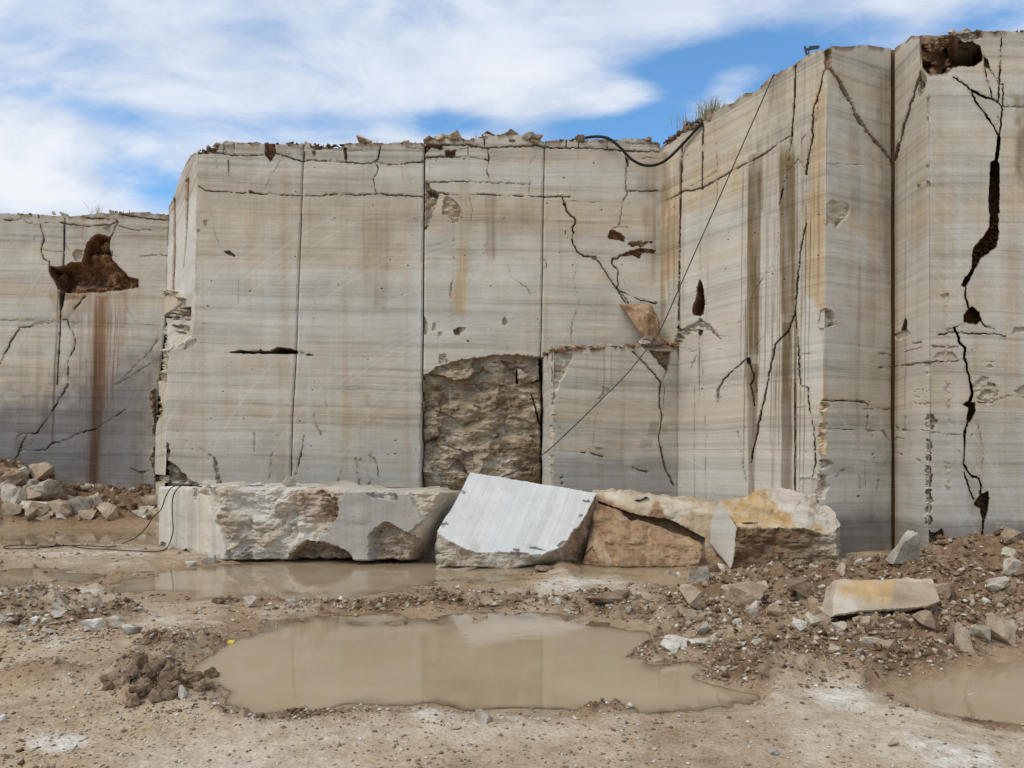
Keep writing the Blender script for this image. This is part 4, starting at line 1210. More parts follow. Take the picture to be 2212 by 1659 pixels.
def f_r(f):
    G, H, Kq = (lambda p: tr('G', p)), (lambda p: tr('H', p)), (lambda p: tr('K', p))
    f.tint('pale', H([(360, 0), (920, 0), (920, 1659), (340, 1659)]), 0.30, 10, 4)
    f.tint('pale', H([(1050, 0), (1190, 0), (1220, 700), (1160, 1659), (1030, 1659)]), 0.50, 5, 3)
    f.tint('pale', H([(1430, 695), (1480, 740), (1530, 800), (1560, 1000), (1590, 1200), (1590, 1659), (1400, 1659), (1390, 1100)]), 0.6, 3, 2)
    f.tint('pale', [(1470, 860), (1770, 860), (1770, 1130), (1465, 1130)], 0.30, 25, 8)
    f.tint('ochre', H([(1450, -200), (1600, -260), (1605, 650), (1590, 860), (1530, 780), (1440, 680)]), 0.62, 6, 3, 0.5)
    f.tint('ochre', G([(1490, 620), (1610, 560), (1605, 1659), (1450, 1659)]), 0.5, 8, 4, 0.5)
    f.tint('stain', [(1424, 330), (1441, 325), (1440, 470), (1436, 690), (1424, 720)], 0.75, 4, 2, 0.4)
    f.tint('ochre', [(1424, 400), (1470, 390), (1468, 560), (1424, 640)], 0.55, 10, 4, 0.5)
    f.tint('stain', G([(1050, 700), (1300, 620), (1600, 500), (1600, 1200), (1050, 1300)]), 0.22, 20, 8, 0.6)
    f.tint('stain', G([(940, 1150), (1070, 1130), (1075, 1659), (940, 1659)]), 0.75, 3, 2, 0.3)
    f.strip('stain', 1631, 330, 1626, 800, 30, 1.0, 1.5, 60, 27)
    f.strip('wet', 1631, 330, 1626, 1000, 30, 0.35, 1.5, 60, 12)
    f.strip('wet', 1702, 330, 1699, 1120, 26, 0.35, 2.5, 60, 22)
    f.tint('stain', G([(940, 1000), (1600, 700), (1600, 1659), (940, 1659)]), 0.5, 26, 14, 0.95)
    f.tint('stain', H([(920, 0), (1440, 0), (1400, 900), (920, 1100)]), 0.55, 18, 10, 0.95)
    f.tint('ochre', G([(230, 1350), (920, 1000), (920, 1500), (230, 1659)]), 0.45, 26, 14, 0.7)
    f.tint('stain', H([(180, 0), (360, 0), (350, 800), (190, 700)]), 0.5, 14, 8, 0.8)
    f.tint('stain', G([(950, 300), (1600, 100), (1600, 800), (950, 1000)]), 0.35, 26, 14, 0.95)
    f.strip('stain', 1627, 780, 1622, 1120, 27, 1.0, 1.5, 10, 10)
    f.strip('stain', 1700, 290, 1703, 720, 38, 0.95, 4.0, 60, 30)
    f.strip('stain', 1699, 690, 1699, 1120, 19, 1.0, 1.5, 10, 25)
    f.strip('stain', 1675, 740, 1668, 1110, 7, 0.5, 1.5, 30)
    f.strip('stain', 1660, 340, 1654, 560, 20, 0.35, 4, 60)
    f.strip('stain', 1719, 680, 1717, 1120, 6, 1.0, 1.0, 10, 7)
    f.strip('stain', 1737, 100, 1738, 420, 5, 0.45, 1.5, 40)
    f.strip('stain', 1681, 130, 1690, 300, 22, 0.35, 4, 50)
    f.strip('stain', 1470, 330, 1467, 760, 5, 0.7, 1.2, 20)
    f.strip('pale', 1650, 460, 1645, 760, 10, 0.4, 3, 40)
    rr = random.Random(4)
    for xx in (1606, 1612, 1619, 1638, 1646, 1658, 1671, 1682, 1688, 1696, 1709, 1716, 1724, 1733, 1742, 1752):
        y0 = rr.uniform(250, 640)
        y1 = rr.uniform(820, 1120)
        f.strip('stain', xx, y0, xx - 7, y1, rr.uniform(1.6, 4.5), rr.uniform(0.6, 1.0), 1.0, 70, rr.uniform(1.2, 3.0))
        f.strip('wet', xx, y0, xx - 7, y1, 1.8, rr.uniform(0.1, 0.7), 0.8, 70, 1.2)
    for xx in (1446, 1458, 1478, 1735, 1760, 1770):
        f.strip('red', xx, rr.uniform(300, 420), xx - 3, rr.uniform(600, 900), rr.uniform(2, 6), 0.5, 1.5, 90)
    f.blob(G([(1590, 230), (1650, 225), (1650, 400), (1595, 410)]), 0.15, 'earth', 1.2, 1, 0.8, 0.04, 0.1)
    f.blob(G([(230, 960), (500, 830), (560, 850), (540, 900), (370, 960), (250, 1060), (170, 1100)]), 0.12, 'earth', 2, 3, 0.7, 0.08, 0.12)
    for pts, wd, dp in [
            (G([(365, 1050), (350, 1659)]) + H([(350, 0), (335, 960), (322, 1659)]) + [(1462, 1090)], 2.4, 0.25), (G([(545, 890), (538, 1450)]), 2.1, 0.15), (G([(538, 1450), (530, 1659)]) + H([(520, 560)]), 1.0, 0.05),
            (G([(640, 870), (660, 1120), (680, 1320), (650, 1659)]), 1.3, 0.05), (G([(1345, 385), (1335, 690), (1315, 990)]), 3.2, 0.25),
            (G([(1315, 990), (1270, 1340), (1200, 1600)]), 2.0, 0.10), (G([(1615, 405), (1590, 430), (1555, 590), (1500, 760), (1490, 960)]), 2.6, 0.18), (G([(1555, 590), (1525, 860), (1500, 980)]), 1.4, 0.06),
            (G([(1500, 830), (1525, 860), (1500, 890)]), 1.8, 0.08),
            (G([(1495, 960), (1500, 1000), (1450, 1200), (1440, 1320)]), 3.0, 0.16), (G([(1440, 1320), (1440, 1480), (1440, 1659)]) + H([(1440, 90)]), 1.3, 0.05),
            (G([(230, 1550), (370, 1470), (540, 1440), (680, 1360), (870, 1250), (1010, 1180), (1130, 1110), (1230, 1030), (1310, 990)]), 2.4, 0.12),
            (G([(365, 1460), (540, 1370), (660, 1295)]), 1.6, 0.06), (G([(870, 1290), (1000, 1220), (1180, 1130)]), 1.4, 0.05), (G([(1380, 1140), (1410, 1010), (1440, 980)]), 1.4, 0.05),
            (G([(1280, 1290), (1350, 1220), (1370, 1190), (1440, 1290)]), 1.6, 0.06),
            (H([(920, 1260), (820, 1340), (720, 1440), (680, 1520), (670, 1630)]), 2.2, 0.1), (H([(940, 1250), (960, 1330), (990, 1410), (960, 1480), (975, 1560), (990, 1659)]), 2.8, 0.12),
            (H([(1000, 1420), (1015, 1520), (990, 1600)]), 1.8, 0.08),
            (H([(1340, 870), (1300, 980), (1280, 1020), (1170, 1130), (1130, 1330), (1080, 1600), (1060, 1659)]) + [(1642, 900), (1630, 960), (1622, 1000)], 3.0, 0.16),
            (H([(1440, 90), (1390, 290), (1360, 600), (1345, 880)]), 2.8, 0.16),
            (H([(1345, 880), (1370, 1100), (1380, 1400), (1390, 1490), (1460, 1510), (1460, 1620)]) + Kq([(350, 150), (375, 290), (400, 400), (410, 700), (385, 800), (380, 990)]), 2.3, 0.12),
            (H([(1200, 200), (1140, 460), (1120, 480), (1000, 660), (930, 800), (890, 930), (840, 950)]), 1.3, 0.05), (H([(1150, 450), (1190, 540), (1220, 600)]), 1.2, 0.04),
            (H([(515, 960), (515, 1150), (510, 1659)]), 1.6, 0.06), (H([(540, 990), (540, 1320), (550, 1659)]), 1.2, 0.04), (H([(600, 0), (590, 500), (575, 900)]), 1.1, 0.03),
            (H([(920, 1000), (930, 1250)]), 1.4, 0.05), (H([(780, 1060), (690, 1060), (590, 1000)]), 1.2, 0.04), (H([(400, 1130), (430, 1200), (490, 1180)]), 1.2, 0.05), (H([(490, 1230), (435, 1345)]), 1.4, 0.05),
            (H([(1400, 1220), (1500, 1195)]), 1.2, 0.04), (Kq([(250, 205), (350, 203)]), 1.4, 0.04), (H([(975, 1180), (1030, 1110), (1080, 1060)]), 1.2, 0.04),
            (Kq([(232, 0), (232, 940)]), 2.8, 0.12), (H([(1290, 1020), (1285, 1300)]), 1.2, 0.04), (Kq([(210, 0), (205, 640)]), 1.0, 0.03),
            ([(1592, 930), (1600, 960), (1604, 1000), (1612, 1040)], 1.8, 0.08), ([(1500, 830), (1500, 1080)], 1.1, 0.04), ([(1523, 900), (1524, 1080)], 1.2, 0.04)]:
        f.crack(pts, wd, dp)
    f.blob(H([(520, 565), (545, 620), (562, 760), (548, 870), (520, 888), (460, 872), (452, 830), (490, 720), (495, 640)]), 0.45, 'earth', 1.6, 1.0, 1.0, 0.06, 0.1)
    f.blob(H([(515, 575), (530, 640), (530, 870), (505, 870), (508, 700)]), 0.6, 'crack', 2, 0.6, 0.5)
    f.blob(H([(330, 1010), (480, 945), (520, 900), (600, 960), (640, 1000), (690, 1080), (600, 1030), (540, 985), (430, 1050), (380, 1100), (330, 1140), (290, 1130)]), 0.08, 'chip', 1.5, 2.0, 0.8, 0.05, 0.15)
    f.blob(H([(505, 1000), (545, 1010), (530, 1060), (510, 1050)]), 0.15, 'crack', 1.2, 1, 0.6)
    f.blob(H([(320, 990), (335, 960), (345, 1000)]), 0.2, 'crack', 1, 0.5, 0.9)
    f.blob(H([(920, 1245), (955, 1240), (960, 1300), (930, 1300)]), 0.15, 'crack', 1, 1, 0.8)
    f.blob(H([(665, 1520), (690, 1515), (680, 1640), (662, 1620)]), 0.06, 'chip', 1, 1, 0.9)
    f.blob(Kq([(270, 810), (350, 800), (440, 830), (440, 950), (300, 980)]), 0.03, 'red', 3, 2, 0.25)
    for i in range(50):
        x, y = RNG.uniform(1440, 1770), RNG.uniform(330, 1060)
        f.blob([(x, y - 1), (x + RNG.uniform(1, 3), y - 0.6), (x + RNG.uniform(1, 2), y + 1.0), (x - 0.6, y + 0.8)], 0.05, 'crack', 0.9, 0.5, 0.7)


face(wall_r, RLx, RRx, Rt, K(1215), vplane(1425, 16.0, 1785, 12.3), f_r, 0.9, seed=18, top_amp=2.0, arris=0.006, ddir=(0.55, 0.83, 0))

# --- facet facing us right of that wall
def f_rf(f):
    I, J, Kq = (lambda p: tr('I', p)), (lambda p: tr('J', p)), (lambda p: tr('K', p))
    f.tint('wet', [(1760, 1110), (1930, 1110), (1930, 1230), (1760, 1230)], 0.85, 30, 8)
    f.tint('stain', [(1895, 160), (1926, 150), (1926, 640), (1908, 600)], 0.55, 10, 5, 0.4)
    f.tint('stain', I([(700, 900), (800, 900), (800, 1659), (720, 1659)]), 0.35, 8, 4, 0.5)
    f.strip('stain', 1855, 540, 1853, 1000, 10, 0.35, 3, 60)
    f.strip('ochre', 1783, 750, 1779, 1010, 10, 0.55, 3, 40)
    f.tint('pale', J([(490, 560), (700, 780), (740, 1000), (560, 1300), (490, 1200)]), 0.22, 10, 4)
    f.blob(I([(480, 230), (545, 240), (545, 395), (520, 405), (480, 400)]), 0.15, 'earth', 1.2, 1, 0.8, 0.04, 0.1)
    for pts, wd, dp in [
            (I([(525, 400), (600, 500), (650, 590), (720, 700), (760, 800), (820, 890), (880, 980), (950, 1060), (1020, 1130), (1060, 1190), (1085, 1250)]), 8.5, 0.5),
            (I([(645, 590), (650, 660), (685, 640), (665, 610)]), 1.8, 0.1), (J([(485, 1615), (770, 1620), (850, 1640), (880, 1655)]), 2.0, 0.1),
            (Kq([(480, 142), (830, 150), (870, 180), (868, 300), (855, 390), (880, 420)]), 2.0, 0.08), (Kq([(430, 390), (620, 390), (800, 400), (1000, 408), (1050, 490)]), 1.7, 0.06),
            (Kq([(765, 190), (800, 210), (1060, 216)]), 1.6, 0.06), (I([(500, 1235), (850, 1240)]), 1.2, 0.04), (J([(960, 1340), (1080, 1322)]), 2.2, 0.08), (Kq([(850, 150), (890, 155)]), 1.4, 0.04),
            (Kq([(590, 800), (650, 750), (720, 725)]), 1.8, 0.04), (Kq([(840, 680), (842, 880)]), 1.4, 0.03), (Kq([(780, 780), (800, 830), (790, 900)]), 1.6, 0.04), (Kq([(1040, 620), (1000, 700)]), 1.2, 0.03),
            (Kq([(950, 780), (960, 860), (945, 930)]), 1.6, 0.04), (J([(800, 1120), (800, 1200)]), 1.4, 0.03), (J([(960, 1215), (1080, 1222)]), 1.6, 0.04)]:
        f.crack(pts, wd, dp)
    f.blob(I([(480, 1600), (540, 1540), (650, 1550), (712, 1585), (700, 1659), (660, 1710), (600, 1780), (500, 1770)]), 0.05, 'chip', 1.4, 2, 0.85, 0.02, 0.08)
    f.blob(J([(470, 820), (540, 825), (580, 870), (592, 960), (540, 990), (470, 985)]), 0.12, 'chip', 1.4, 1.5, 1.0, 0.03, 0.1)
    for (a, b2, ww) in ((150, 240, 60), (330, 420, 34), (420, 600, 25), (640, 740, 80), (780, 1000, 45)):
        f.blob(Kq([(440, a), (490 + ww * 0.3, a + 10), (480 + ww, (a + b2) / 2), (490, b2), (440, b2)]), 0.08, 'chip', 1.4, 2.0, 1.0, 0.03, 0.12)
    for (x, y) in ((905, 610), (920, 640), (900, 450), (780, 970), (885, 400)):
        f.blob(Kq([(x - 14, y - 14), (x + 14, y - 10), (x + 12, y + 16), (x - 12, y + 12)]), 0.05, 'chip', 1.2, 1.5, 0.9)


face(wall_r, lambda y: RRx(y) + 0.0, K(1925.5), interp(tr('I', [(480, 240), (500, 236), (560, 213), (700, 218), (800, 203), (900, 212), (1060, 230)])), K(1232), vplane(1785, 12.3, 1925, 12.9), f_rf, 0.7, seed=19, top_amp=1.0, arris=0.006)


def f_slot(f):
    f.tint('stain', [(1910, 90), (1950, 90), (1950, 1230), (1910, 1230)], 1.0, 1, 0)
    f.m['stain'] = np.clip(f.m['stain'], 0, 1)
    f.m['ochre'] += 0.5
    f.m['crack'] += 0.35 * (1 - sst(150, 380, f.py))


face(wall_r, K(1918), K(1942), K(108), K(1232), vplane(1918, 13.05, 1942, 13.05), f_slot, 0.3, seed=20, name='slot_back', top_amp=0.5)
core(wall_r, [(1462, 17.0), (1800, 13.3), (1920, 13.6)], 8.0, (4.5, 5.5))

# --- the tall wall at the right edge
wall_e = empty('quarry_wall', 'tall wall at the right edge with a brown cave at the top and a jagged black crack', 'rock wall')
EBx = interp([(60, 1986), (94, 1986), (148, 1991), (165, 2002), (200, 2006), (700, 2007), (900, 2008), (1190, 2004), (1260, 2004)])


def f_rs(f):
    I, J, Kq = (lambda p: tr('I', p)), (lambda p: tr('J', p)), (lambda p: tr('K', p))
    f.tint('pale', [(1960, 560), (2010, 500), (2010, 1180), (1975, 1180)], 0.5, 10, 4)
    f.tint('wet', [(1930, 1120), (2010, 1140), (2010, 1260), (1930, 1260)], 0.6, 25, 6)
    f.tint('stain', [(1932, 300), (1940, 300), (1940, 1200), (1932, 1200)], 0.4, 3, 1, 0.4)
    f.strip('stain', 1957, 300, 1955, 900, 3, 0.4, 1, 40)
    f.crack(I([(1335, 420), (1290, 540), (1250, 660), (1210, 780), (1180, 880), (1150, 1000), (1120, 1090), (1095, 1190)]), 5.2, 0.3)
    f.blob(I([(1320, 420), (1420, 465), (1400, 500), (1340, 510), (1300, 520)]), 0.2, 'earth', 1.5, 1, 0.9, 0.06, 0.1)
    f.blob(I([(1320, 500), (1370, 490), (1350, 600), (1310, 650), (1300, 610)]), 0.12, 'chip', 1.5, 1.5, 0.9, 0.04, 0.1)
    f.blob(J([(1185, 905), (1202, 930), (1198, 1000), (1165, 1012), (1150, 1020), (1175, 940)]), 0.2, 'earth', 1.2, 0.6, 1.0)
    f.blob(J([(1090, 1040), (1150, 1020), (1200, 1005), (1240, 1040), (1180, 1080), (1100, 1100)]), 0.04, 'chip', 1.4, 1.5, 0.9)
    f.crack(J([(1090, 1322), (1200, 1310), (1330, 1290), (1390, 1285)]), 2.4, 0.1)
    f.crack(J([(1250, 1120), (1320, 1112)]), 2.0, 0.06)
    f.crack(J([(1090, 1200), (1180, 1195), (1330, 1160)]), 1.4, 0.05)
    f.crack(Kq([(1090, 405), (1390, 405)]), 1.4, 0.04)
    f.crack(Kq([(1095, 490), (1115, 462), (1180, 475)]), 1.8, 0.06)
    f.crack(Kq([(1185, 280), (1175, 350), (1210, 430)]), 1.8, 0.05)
    for i in range(34):
        x, y = RNG.uniform(1250, 1385), RNG.choice([60, 110, 165, 175]) + RNG.uniform(-12, 12)
        f.blob(Kq([(x, y - 5), (x + 12, y - 3), (x + 10, y + 5), (x - 2, y + 4)]), 0.03, 'crack', 0.9, 0.6, 0.5)
    for (x, y) in ((1120, 380), (1180, 400), (1150, 610), (1300, 1420 - 760)):
        f.blob(Kq([(x - 16, y - 16), (x + 16, y - 10), (x + 12, y + 16), (x - 14, y + 12)]), 0.05, 'chip', 1.2, 1.5, 0.9)


def edge_chips(f):
    Kq, I, J = (lambda p: tr('K', p)), (lambda p: tr('I', p)), (lambda p: tr('J', p))
    for (a, b2, ww) in ((250, 400, 75), (470, 600, 30), (600, 680, 30), (700, 900, 34), (900, 1130, 34), (1130, 1220, 40)):
        f.blob(Kq([(1360, a), (1395 + ww * 0.4, a + 12), (1390 + ww, (a + b2) / 2), (1400 + ww * 0.3, b2), (1360, b2)]), 0.08, 'chip', 1.4, 2.0, 1.0, 0.03, 0.12)
    f.blob(I([(1370, 660), (1395, 650), (1392, 880), (1372, 870)]), 0.05, 'chip', 1.2, 1.5, 0.9)
    for (x, y) in ((1385, 1260), (1300, 1420), (1385, 1400)):
        f.blob(I([(x - 16, y - 22), (x + 16, y - 14), (x + 14, y + 20), (x - 14, y + 20)]), 0.05, 'chip', 1.2, 1.5, 0.9)
    f.blob(J([(1360, 1290), (1410, 1300), (1400, 1400), (1365, 1390)]), 0.05, 'chip', 1.2, 1.5, 0.7)


def f_rs_all(f):
    f_rs(f)
    edge_chips(f)


def f_rr(f):
    I, J, Kq = (lambda p: tr('I', p)), (lambda p: tr('J', p)), (lambda p: tr('K', p))
    f.tint('stain', I([(2120, 640), (2230, 620), (2600, 600), (2600, 1500), (2240, 1460), (2140, 1300), (2170, 1000)]), 0.9, 16, 10, 0.5)
    f.tint('wet', I([(2150, 900), (2600, 850), (2600, 1200), (2170, 1150)]), 0.5, 12, 8)
    f.tint('ochre', I([(2050, 1000), (2230, 950), (2230, 1659), (2080, 1659)]), 0.35, 18, 8, 0.5)
    f.tint('wet', [(2000, 1130), (2600, 1130), (2600, 1260), (2000, 1260)], 0.6, 34, 10)
    f.tint('pale', J([(1780, 300), (1980, 260), (1960, 500), (1760, 640), (1700, 640)]), 0.35, 8, 5)
    f.tint('red', J([(1740, 500), (1850, 420), (1900, 620), (1730, 680)]), 0.25, 6, 4, 0.5)
    f.blob(I([(1240, 60), (1560, 100), (1500, 190), (1420, 165), (1310, 180), (1250, 160)]), 0.15, 'chip', 2, 2, 0.9, 0.06, 0.1)
    f.blob(I([(1610, 130), (1700, 95), (1830, 85), (1860, 150), (1760, 180), (1690, 180)]), 0.06, 'chip', 1.5, 2, 0.8, 0.04, 0.1)
    # the cave at the top
    g = f.blob(I([(1310, 40), (1310, 190), (1320, 300), (1335, 410), (1395, 465), (1540, 455), (1600, 405), (1650, 388), (1780, 392), (1850, 345), (1852, 300), (1835, 215), (1760, 175), (1690, 180), (1620, 130), (1560, 110), (1545, 40)]),
               1.0, 'earth', 2.0, 1.0, 0.9, 0.4, 0.02)
    f.blob(I([(1500, 150), (1555, 130), (1560, 300), (1500, 260)]), 1.5, 'crack', 2.5, 1.5, 0.25)
    f.blob(I([(1860, 300), (1900, 330), (1920, 420), (1880, 400), (1865, 380)]), 0.15, 'chip', 1.2, 1, 0.9, 0.04, 0.15)
    for pts, wd, dp in [
            (I([(1600, 485), (1700, 550), (1760, 600)]), 3.2, 0.25), (I([(1760, 600), (1860, 650), (1980, 695), (2020, 740)]), 4.6, 0.35), (I([(1765, 620), (1790, 690), (1850, 770), (1910, 850)]), 4.4, 0.35),
            (I([(1910, 850), (1950, 910), (1990, 990)]), 3.0, 0.25), (I([(2020, 110), (2005, 300), (2000, 540), (1990, 690)]), 2.4, 0.2), (I([(2000, 545), (2030, 545), (2030, 730)]), 2.0, 0.15),
            (I([(1860, 300), (1920, 420), (1995, 545)]), 1.8, 0.12), (I([(1870, 380), (1900, 540), (1930, 620), (1930, 660), (1980, 690)]), 2.0, 0.12), (I([(2020, 740), (2015, 900), (1995, 1000)]), 2.5, 0.2),
            (I([(1990, 750), (1990, 830), (2005, 860), (1955, 920)]), 1.6, 0.1), (I([(2030, 738), (2210, 742), (2500, 740)]), 1.6, 0.08), (I([(1910, 865), (2000, 865)]), 1.2, 0.05), (I([(1700, 560), (1760, 640)]), 1.0, 0.04),
            (J([(1705, 630), (1705, 730), (1730, 815)]), 3.2, 0.25), (J([(1690, 960), (1620, 985), (1550, 1010)]), 2.4, 0.12), (J([(1840, 930), (1880, 980), (1955, 1000)]), 2.2, 0.12),
            (J([(1610, 990), (1640, 1060), (1650, 1110), (1700, 1160), (1695, 1250), (1720, 1330), (1740, 1450), (1765, 1560), (1750, 1620)]), 4.4, 0.4), (J([(1470, 1050), (1600, 1030), (1750, 1040), (1980, 1045), (2050, 1062)]), 2.6, 0.08),
            (J([(1390, 1285), (1480, 1280), (1640, 1278)]), 2.6, 0.1), (J([(1850, 1278), (2040, 1290)]), 1.5, 0.05), (J([(1710, 1222), (1780, 1170)]), 1.5, 0.05), (J([(2000, 1600), (2050, 1585), (2120, 1575), (2212, 1590)]), 1.6, 0.06),
            (Kq([(1750, -10), (1760, 100), (1740, 150)]), 4.4, 0.4), (Kq([(1725, 330), (1700, 420), (1700, 520)]), 4.0, 0.35), (Kq([(1700, 520), (1690, 700)]), 2.6, 0.2), (Kq([(1690, 700), (1760, 800), (1820, 820), (1840, 880), (1835, 950)]), 5.0, 0.4),
            (Kq([(1695, 760), (1740, 920), (1780, 1000)]), 2.4, 0.15), (Kq([(1860, 1190), (1850, 1300), (1840, 1400), (1830, 1500)]), 3.6, 0.3), (Kq([(1420, 425), (1600, 440), (1700, 445), (1850, 440)]), 1.6, 0.06),
            (Kq([(1600, 545), (1650, 580), (1685, 640)]), 1.2, 0.04), (Kq([(1780, 260), (1830, 420), (1860, 600), (1850, 760)]), 1.3, 0.04), (Kq([(2000, 130), (2120, 100), (2300, 110)]), 1.5, 0.05), (Kq([(1805, 155), (1900, 170), (1990, 155), (1980, 30)]), 2.2, 0.06)]:
        f.crack(pts, wd, dp)
    f.blob(I([(1985, 995), (2006, 995), (2006, 1100), (1985, 1205), (2000, 1240), (1998, 1659), (1910, 1659), (1905, 1520), (1915, 1350), (1918, 1240), (1930, 1215), (1962, 1200), (1970, 1100)])
           , 0.75, 'earth', 1.5, 0.8, 0.9, 0.06, 0.1)
    f.blob(J([(1915, -10), (1987, -10), (1992, 180), (1975, 290), (1890, 350), (1830, 400), (1790, 475), (1740, 575), (1700, 635), (1665, 625), (1700, 560), (1762, 480), (1765, 320), (1775, 290), (1860, 200), (1912, 120)]),
           0.55, 'earth', 1.5, 1.2, 1.0, 0.08, 0.1)
    f.blob(J([(1690, 942), (1688, 880), (1722, 830), (1762, 803), (1822, 850), (1842, 922), (1800, 955), (1720, 945)]), 0.4, 'earth', 1.5, 0.8, 1.0, 0.05, 0.1)
    f.blob(Kq([(1685, 180), (1720, 148), (1785, 160), (1792, 240), (1745, 335), (1715, 310), (1730, 205)]), 0.4, 'earth', 1.4, 0.8, 0.9, 0.05, 0.1)
    f.blob(Kq([(1840, 950), (1900, 928), (1912, 990), (1902, 1100), (1862, 1195), (1828, 1080), (1775, 1040), (1800, 1000)]), 0.35, 'earth', 1.4, 1.0, 0.8, 0.08, 0.1)
    f.blob(J([(1850, 1530), (1900, 1460), (1960, 1470), (1985, 1560), (1992, 1620), (1900, 1652), (1800, 1600)]), 0.05, 'chip', 1.4, 1.5, 0.8, 0.03, 0.08)
    f.blob(J([(1770, 1480), (1850, 1400), (1905, 1420), (1900, 1460), (1840, 1540), (1780, 1560)]), 0.03, 'chip', 1.4, 2, 0.5, 0.02, 0.08)
    f.blob(J([(2090, 1060), (2130, 990), (2260, 975), (2260, 1020), (2150, 1030)]), 0.04, 'chip', 1.4, 1.5, 0.8)
    f.blob(J([(2120, 1540), (2212, 1480), (2260, 1480), (2260, 1570), (2180, 1575)]), 0.04, 'chip', 1.4, 1.5, 0.8)
    f.blob(J([(1380, 1140), (1500, 1140), (1640, 1150), (1560, 1170), (1440, 1165)]), 0.05, 'chip', 1.4, 1.5, 0.9)
    f.blob(J([(1430, 1250), (1470, 1200), (1600, 1190), (1640, 1260), (1540, 1300), (1500, 1270)]), 0.03, 'chip', 1.4, 1.5, 0.6)
    f.blob(J([(1890, 1320), (1920, 1302), (1950, 1325), (1920, 1345)]), 0.03, 'chip', 1, 0.8, 0.8)
    f.blob(J([(1490, 710), (1560, 685), (1570, 720), (1520, 745)]), 0.04, 'chip', 1, 1, 0.8)
    for y in range(740, 1659, 64):
        w2 = RNG.uniform(8, 24)
        x = 1545 + RNG.uniform(-8, 8)
        f.blob(J([(x - w2, y), (x + w2, y + 4), (x + w2 * 0.8, y + 34), (x - w2 * 0.9, y + 44)]), 0.012, 'chip', 2.5, 3.5, 0.55)
    for y in list(range(0, 460, 62)) + list(range(680, 920, 40)):
        w2 = RNG.uniform(12, 34) if y > 600 else RNG.uniform(8, 22)
        x = 1560 + RNG.uniform(-8, 10)
        f.blob(Kq([(x - w2, y), (x + w2, y + 4), (x + w2 * 0.8, y + 34), (x - w2 * 0.9, y + 40)]), 0.015, 'chip', 2.5, 3.5, 0.65)
    f.blob(Kq([(1390, 1270), (1440, 1290), (1500, 1245), (1522, 1330), (1490, 1420), (1505, 1490), (1600, 1580), (1390, 1580)]), 0.22, 'chip', 1.5, 2, 1.0, 0.08, 0.07)
    f.tint('stain', Kq([(1790, 700), (1800, 1150), (1750, 1150), (1700, 800)]), 0.3, 5, 3)
    edge_chips(f)
    e = f.px - f.px[:, :1]
    f.disp *= sst(-0.5, 5.0, e)


face(wall_e, K(1932.5), EBx, interp(tr('I', [(1090, 236), (1130, 202), (1190, 172), (1240, 122), (1310, 128), (1400, 128)])), K(1250), vplane(1933, 12.9, 2005, 11.8), f_rs_all, 0.5, seed=21, top_amp=0.8, arris=0.004, ddir=(0.75, 0.66, 0))
RRt = interp(tr('I', [(1300, 128), (1400, 122), (1560, 118), (1600, 98), (1650, 80), (1700, 75), (1760, 82), (1830, 88), (1900, 80), (1960, 92), (2020, 80), (2100, 92), (2200, 82), (2600, 95), (3800, 130)]))
face(wall_e, EBx, K(2265), RRt, K(1250), vplane(2005, 11.8, 2212, 11.8), f_rr, 1.6, seed=22, top_amp=1.6, arris=0.004, ddir='ray')
face(wall_e, K(2264), K(3000), RRt, K(1250), vplane(2005, 11.8, 2212, 11.8), lambda f: None, 1.6, seed=22, top_amp=1.6, step=7)
core(wall_e, [(1990, 13.5), (3000, 13.5)], 8.2, (0, 5))
#@@OBJ
# ------------------------------------------------------------------ big loose blocks
def boulder(name, label, cat, x0, x1, yT, yB, Df, feats, back, mat, step=2.0, amp=0.02, seed=5, edge=0.05, edge_px=7, top_amp=1.2, rmask=None):
    nc = int((x1 - x0) / step) + 2
    H = float(np.max(yB(np.linspace(x0, x1, 60)) - yT(np.linspace(x0, x1, 60))))
    nr = int(H / step) + 2
    px = np.linspace(x0, x1, nc)[None, :] + np.zeros((nr, 1))
    v = np.linspace(0, 1, nr)[:, None]
    t_, b_ = jag(yT, top_amp, seed, 0.13)(px), jag(yB, top_amp, seed + 3, 0.13)(px)
    py = t_ + (b_ - t_) * v
    ft = Feat(px, py)
    feats(ft)
    P = unproj(px, py, Df(px, py))
    rough = np.clip(np.maximum(ft.m['chip'], ft.m['earth']), 0, 1) if rmask is None else rmask
    ft.disp = ft.disp + (0.15 + 0.85 * rough) * amp * (fbm(P[..., 0] * 3, P[..., 2] * 4, P[..., 1] * 2, octv=5, seed=seed) + 0.8 * ridged(P[..., 0] * 1.6, P[..., 2] * 2.6, octv=4, seed=seed + 7))
    ds = np.minimum(np.minimum(py - t_, b_ - py), np.minimum(px - x0, x1 - px) + 1.0)
    ft.disp = ft.disp + edge * (1 - sst(0, edge_px, ds)) ** 2
    bk = np.asarray(back, float)
    inw = bk / np.linalg.norm(bk)
    P = P + inw * ft.disp[..., None]
    V = P
    K_ = 4
    for i in range(K_):
        V = pad_ring(V, bk / K_)
        nz = 0.03 * fbm(V[..., 0] * 4 + i, V[..., 1] * 4, V[..., 2] * 4, octv=3, seed=seed + 20 + i)
        rim = np.zeros(V.shape[:2]); rim[0, :] = rim[-1, :] = 1; rim[:, 0] = rim[:, -1] = 1
        V[..., 2] += nz * rim * (i < K_ - 1)
    ms = masks_of(ft, False)
    ms = {k: [np.pad(c, K_, mode='edge') for c in cs] for k, cs in ms.items()}
    o = grid_mesh(name, V, ms, mat, cap=True, sharp=38)
    link(o, None, label, cat)
    return o


def piece(D0, n=None):
    return lambda px, py: np.full(px.shape, D0)


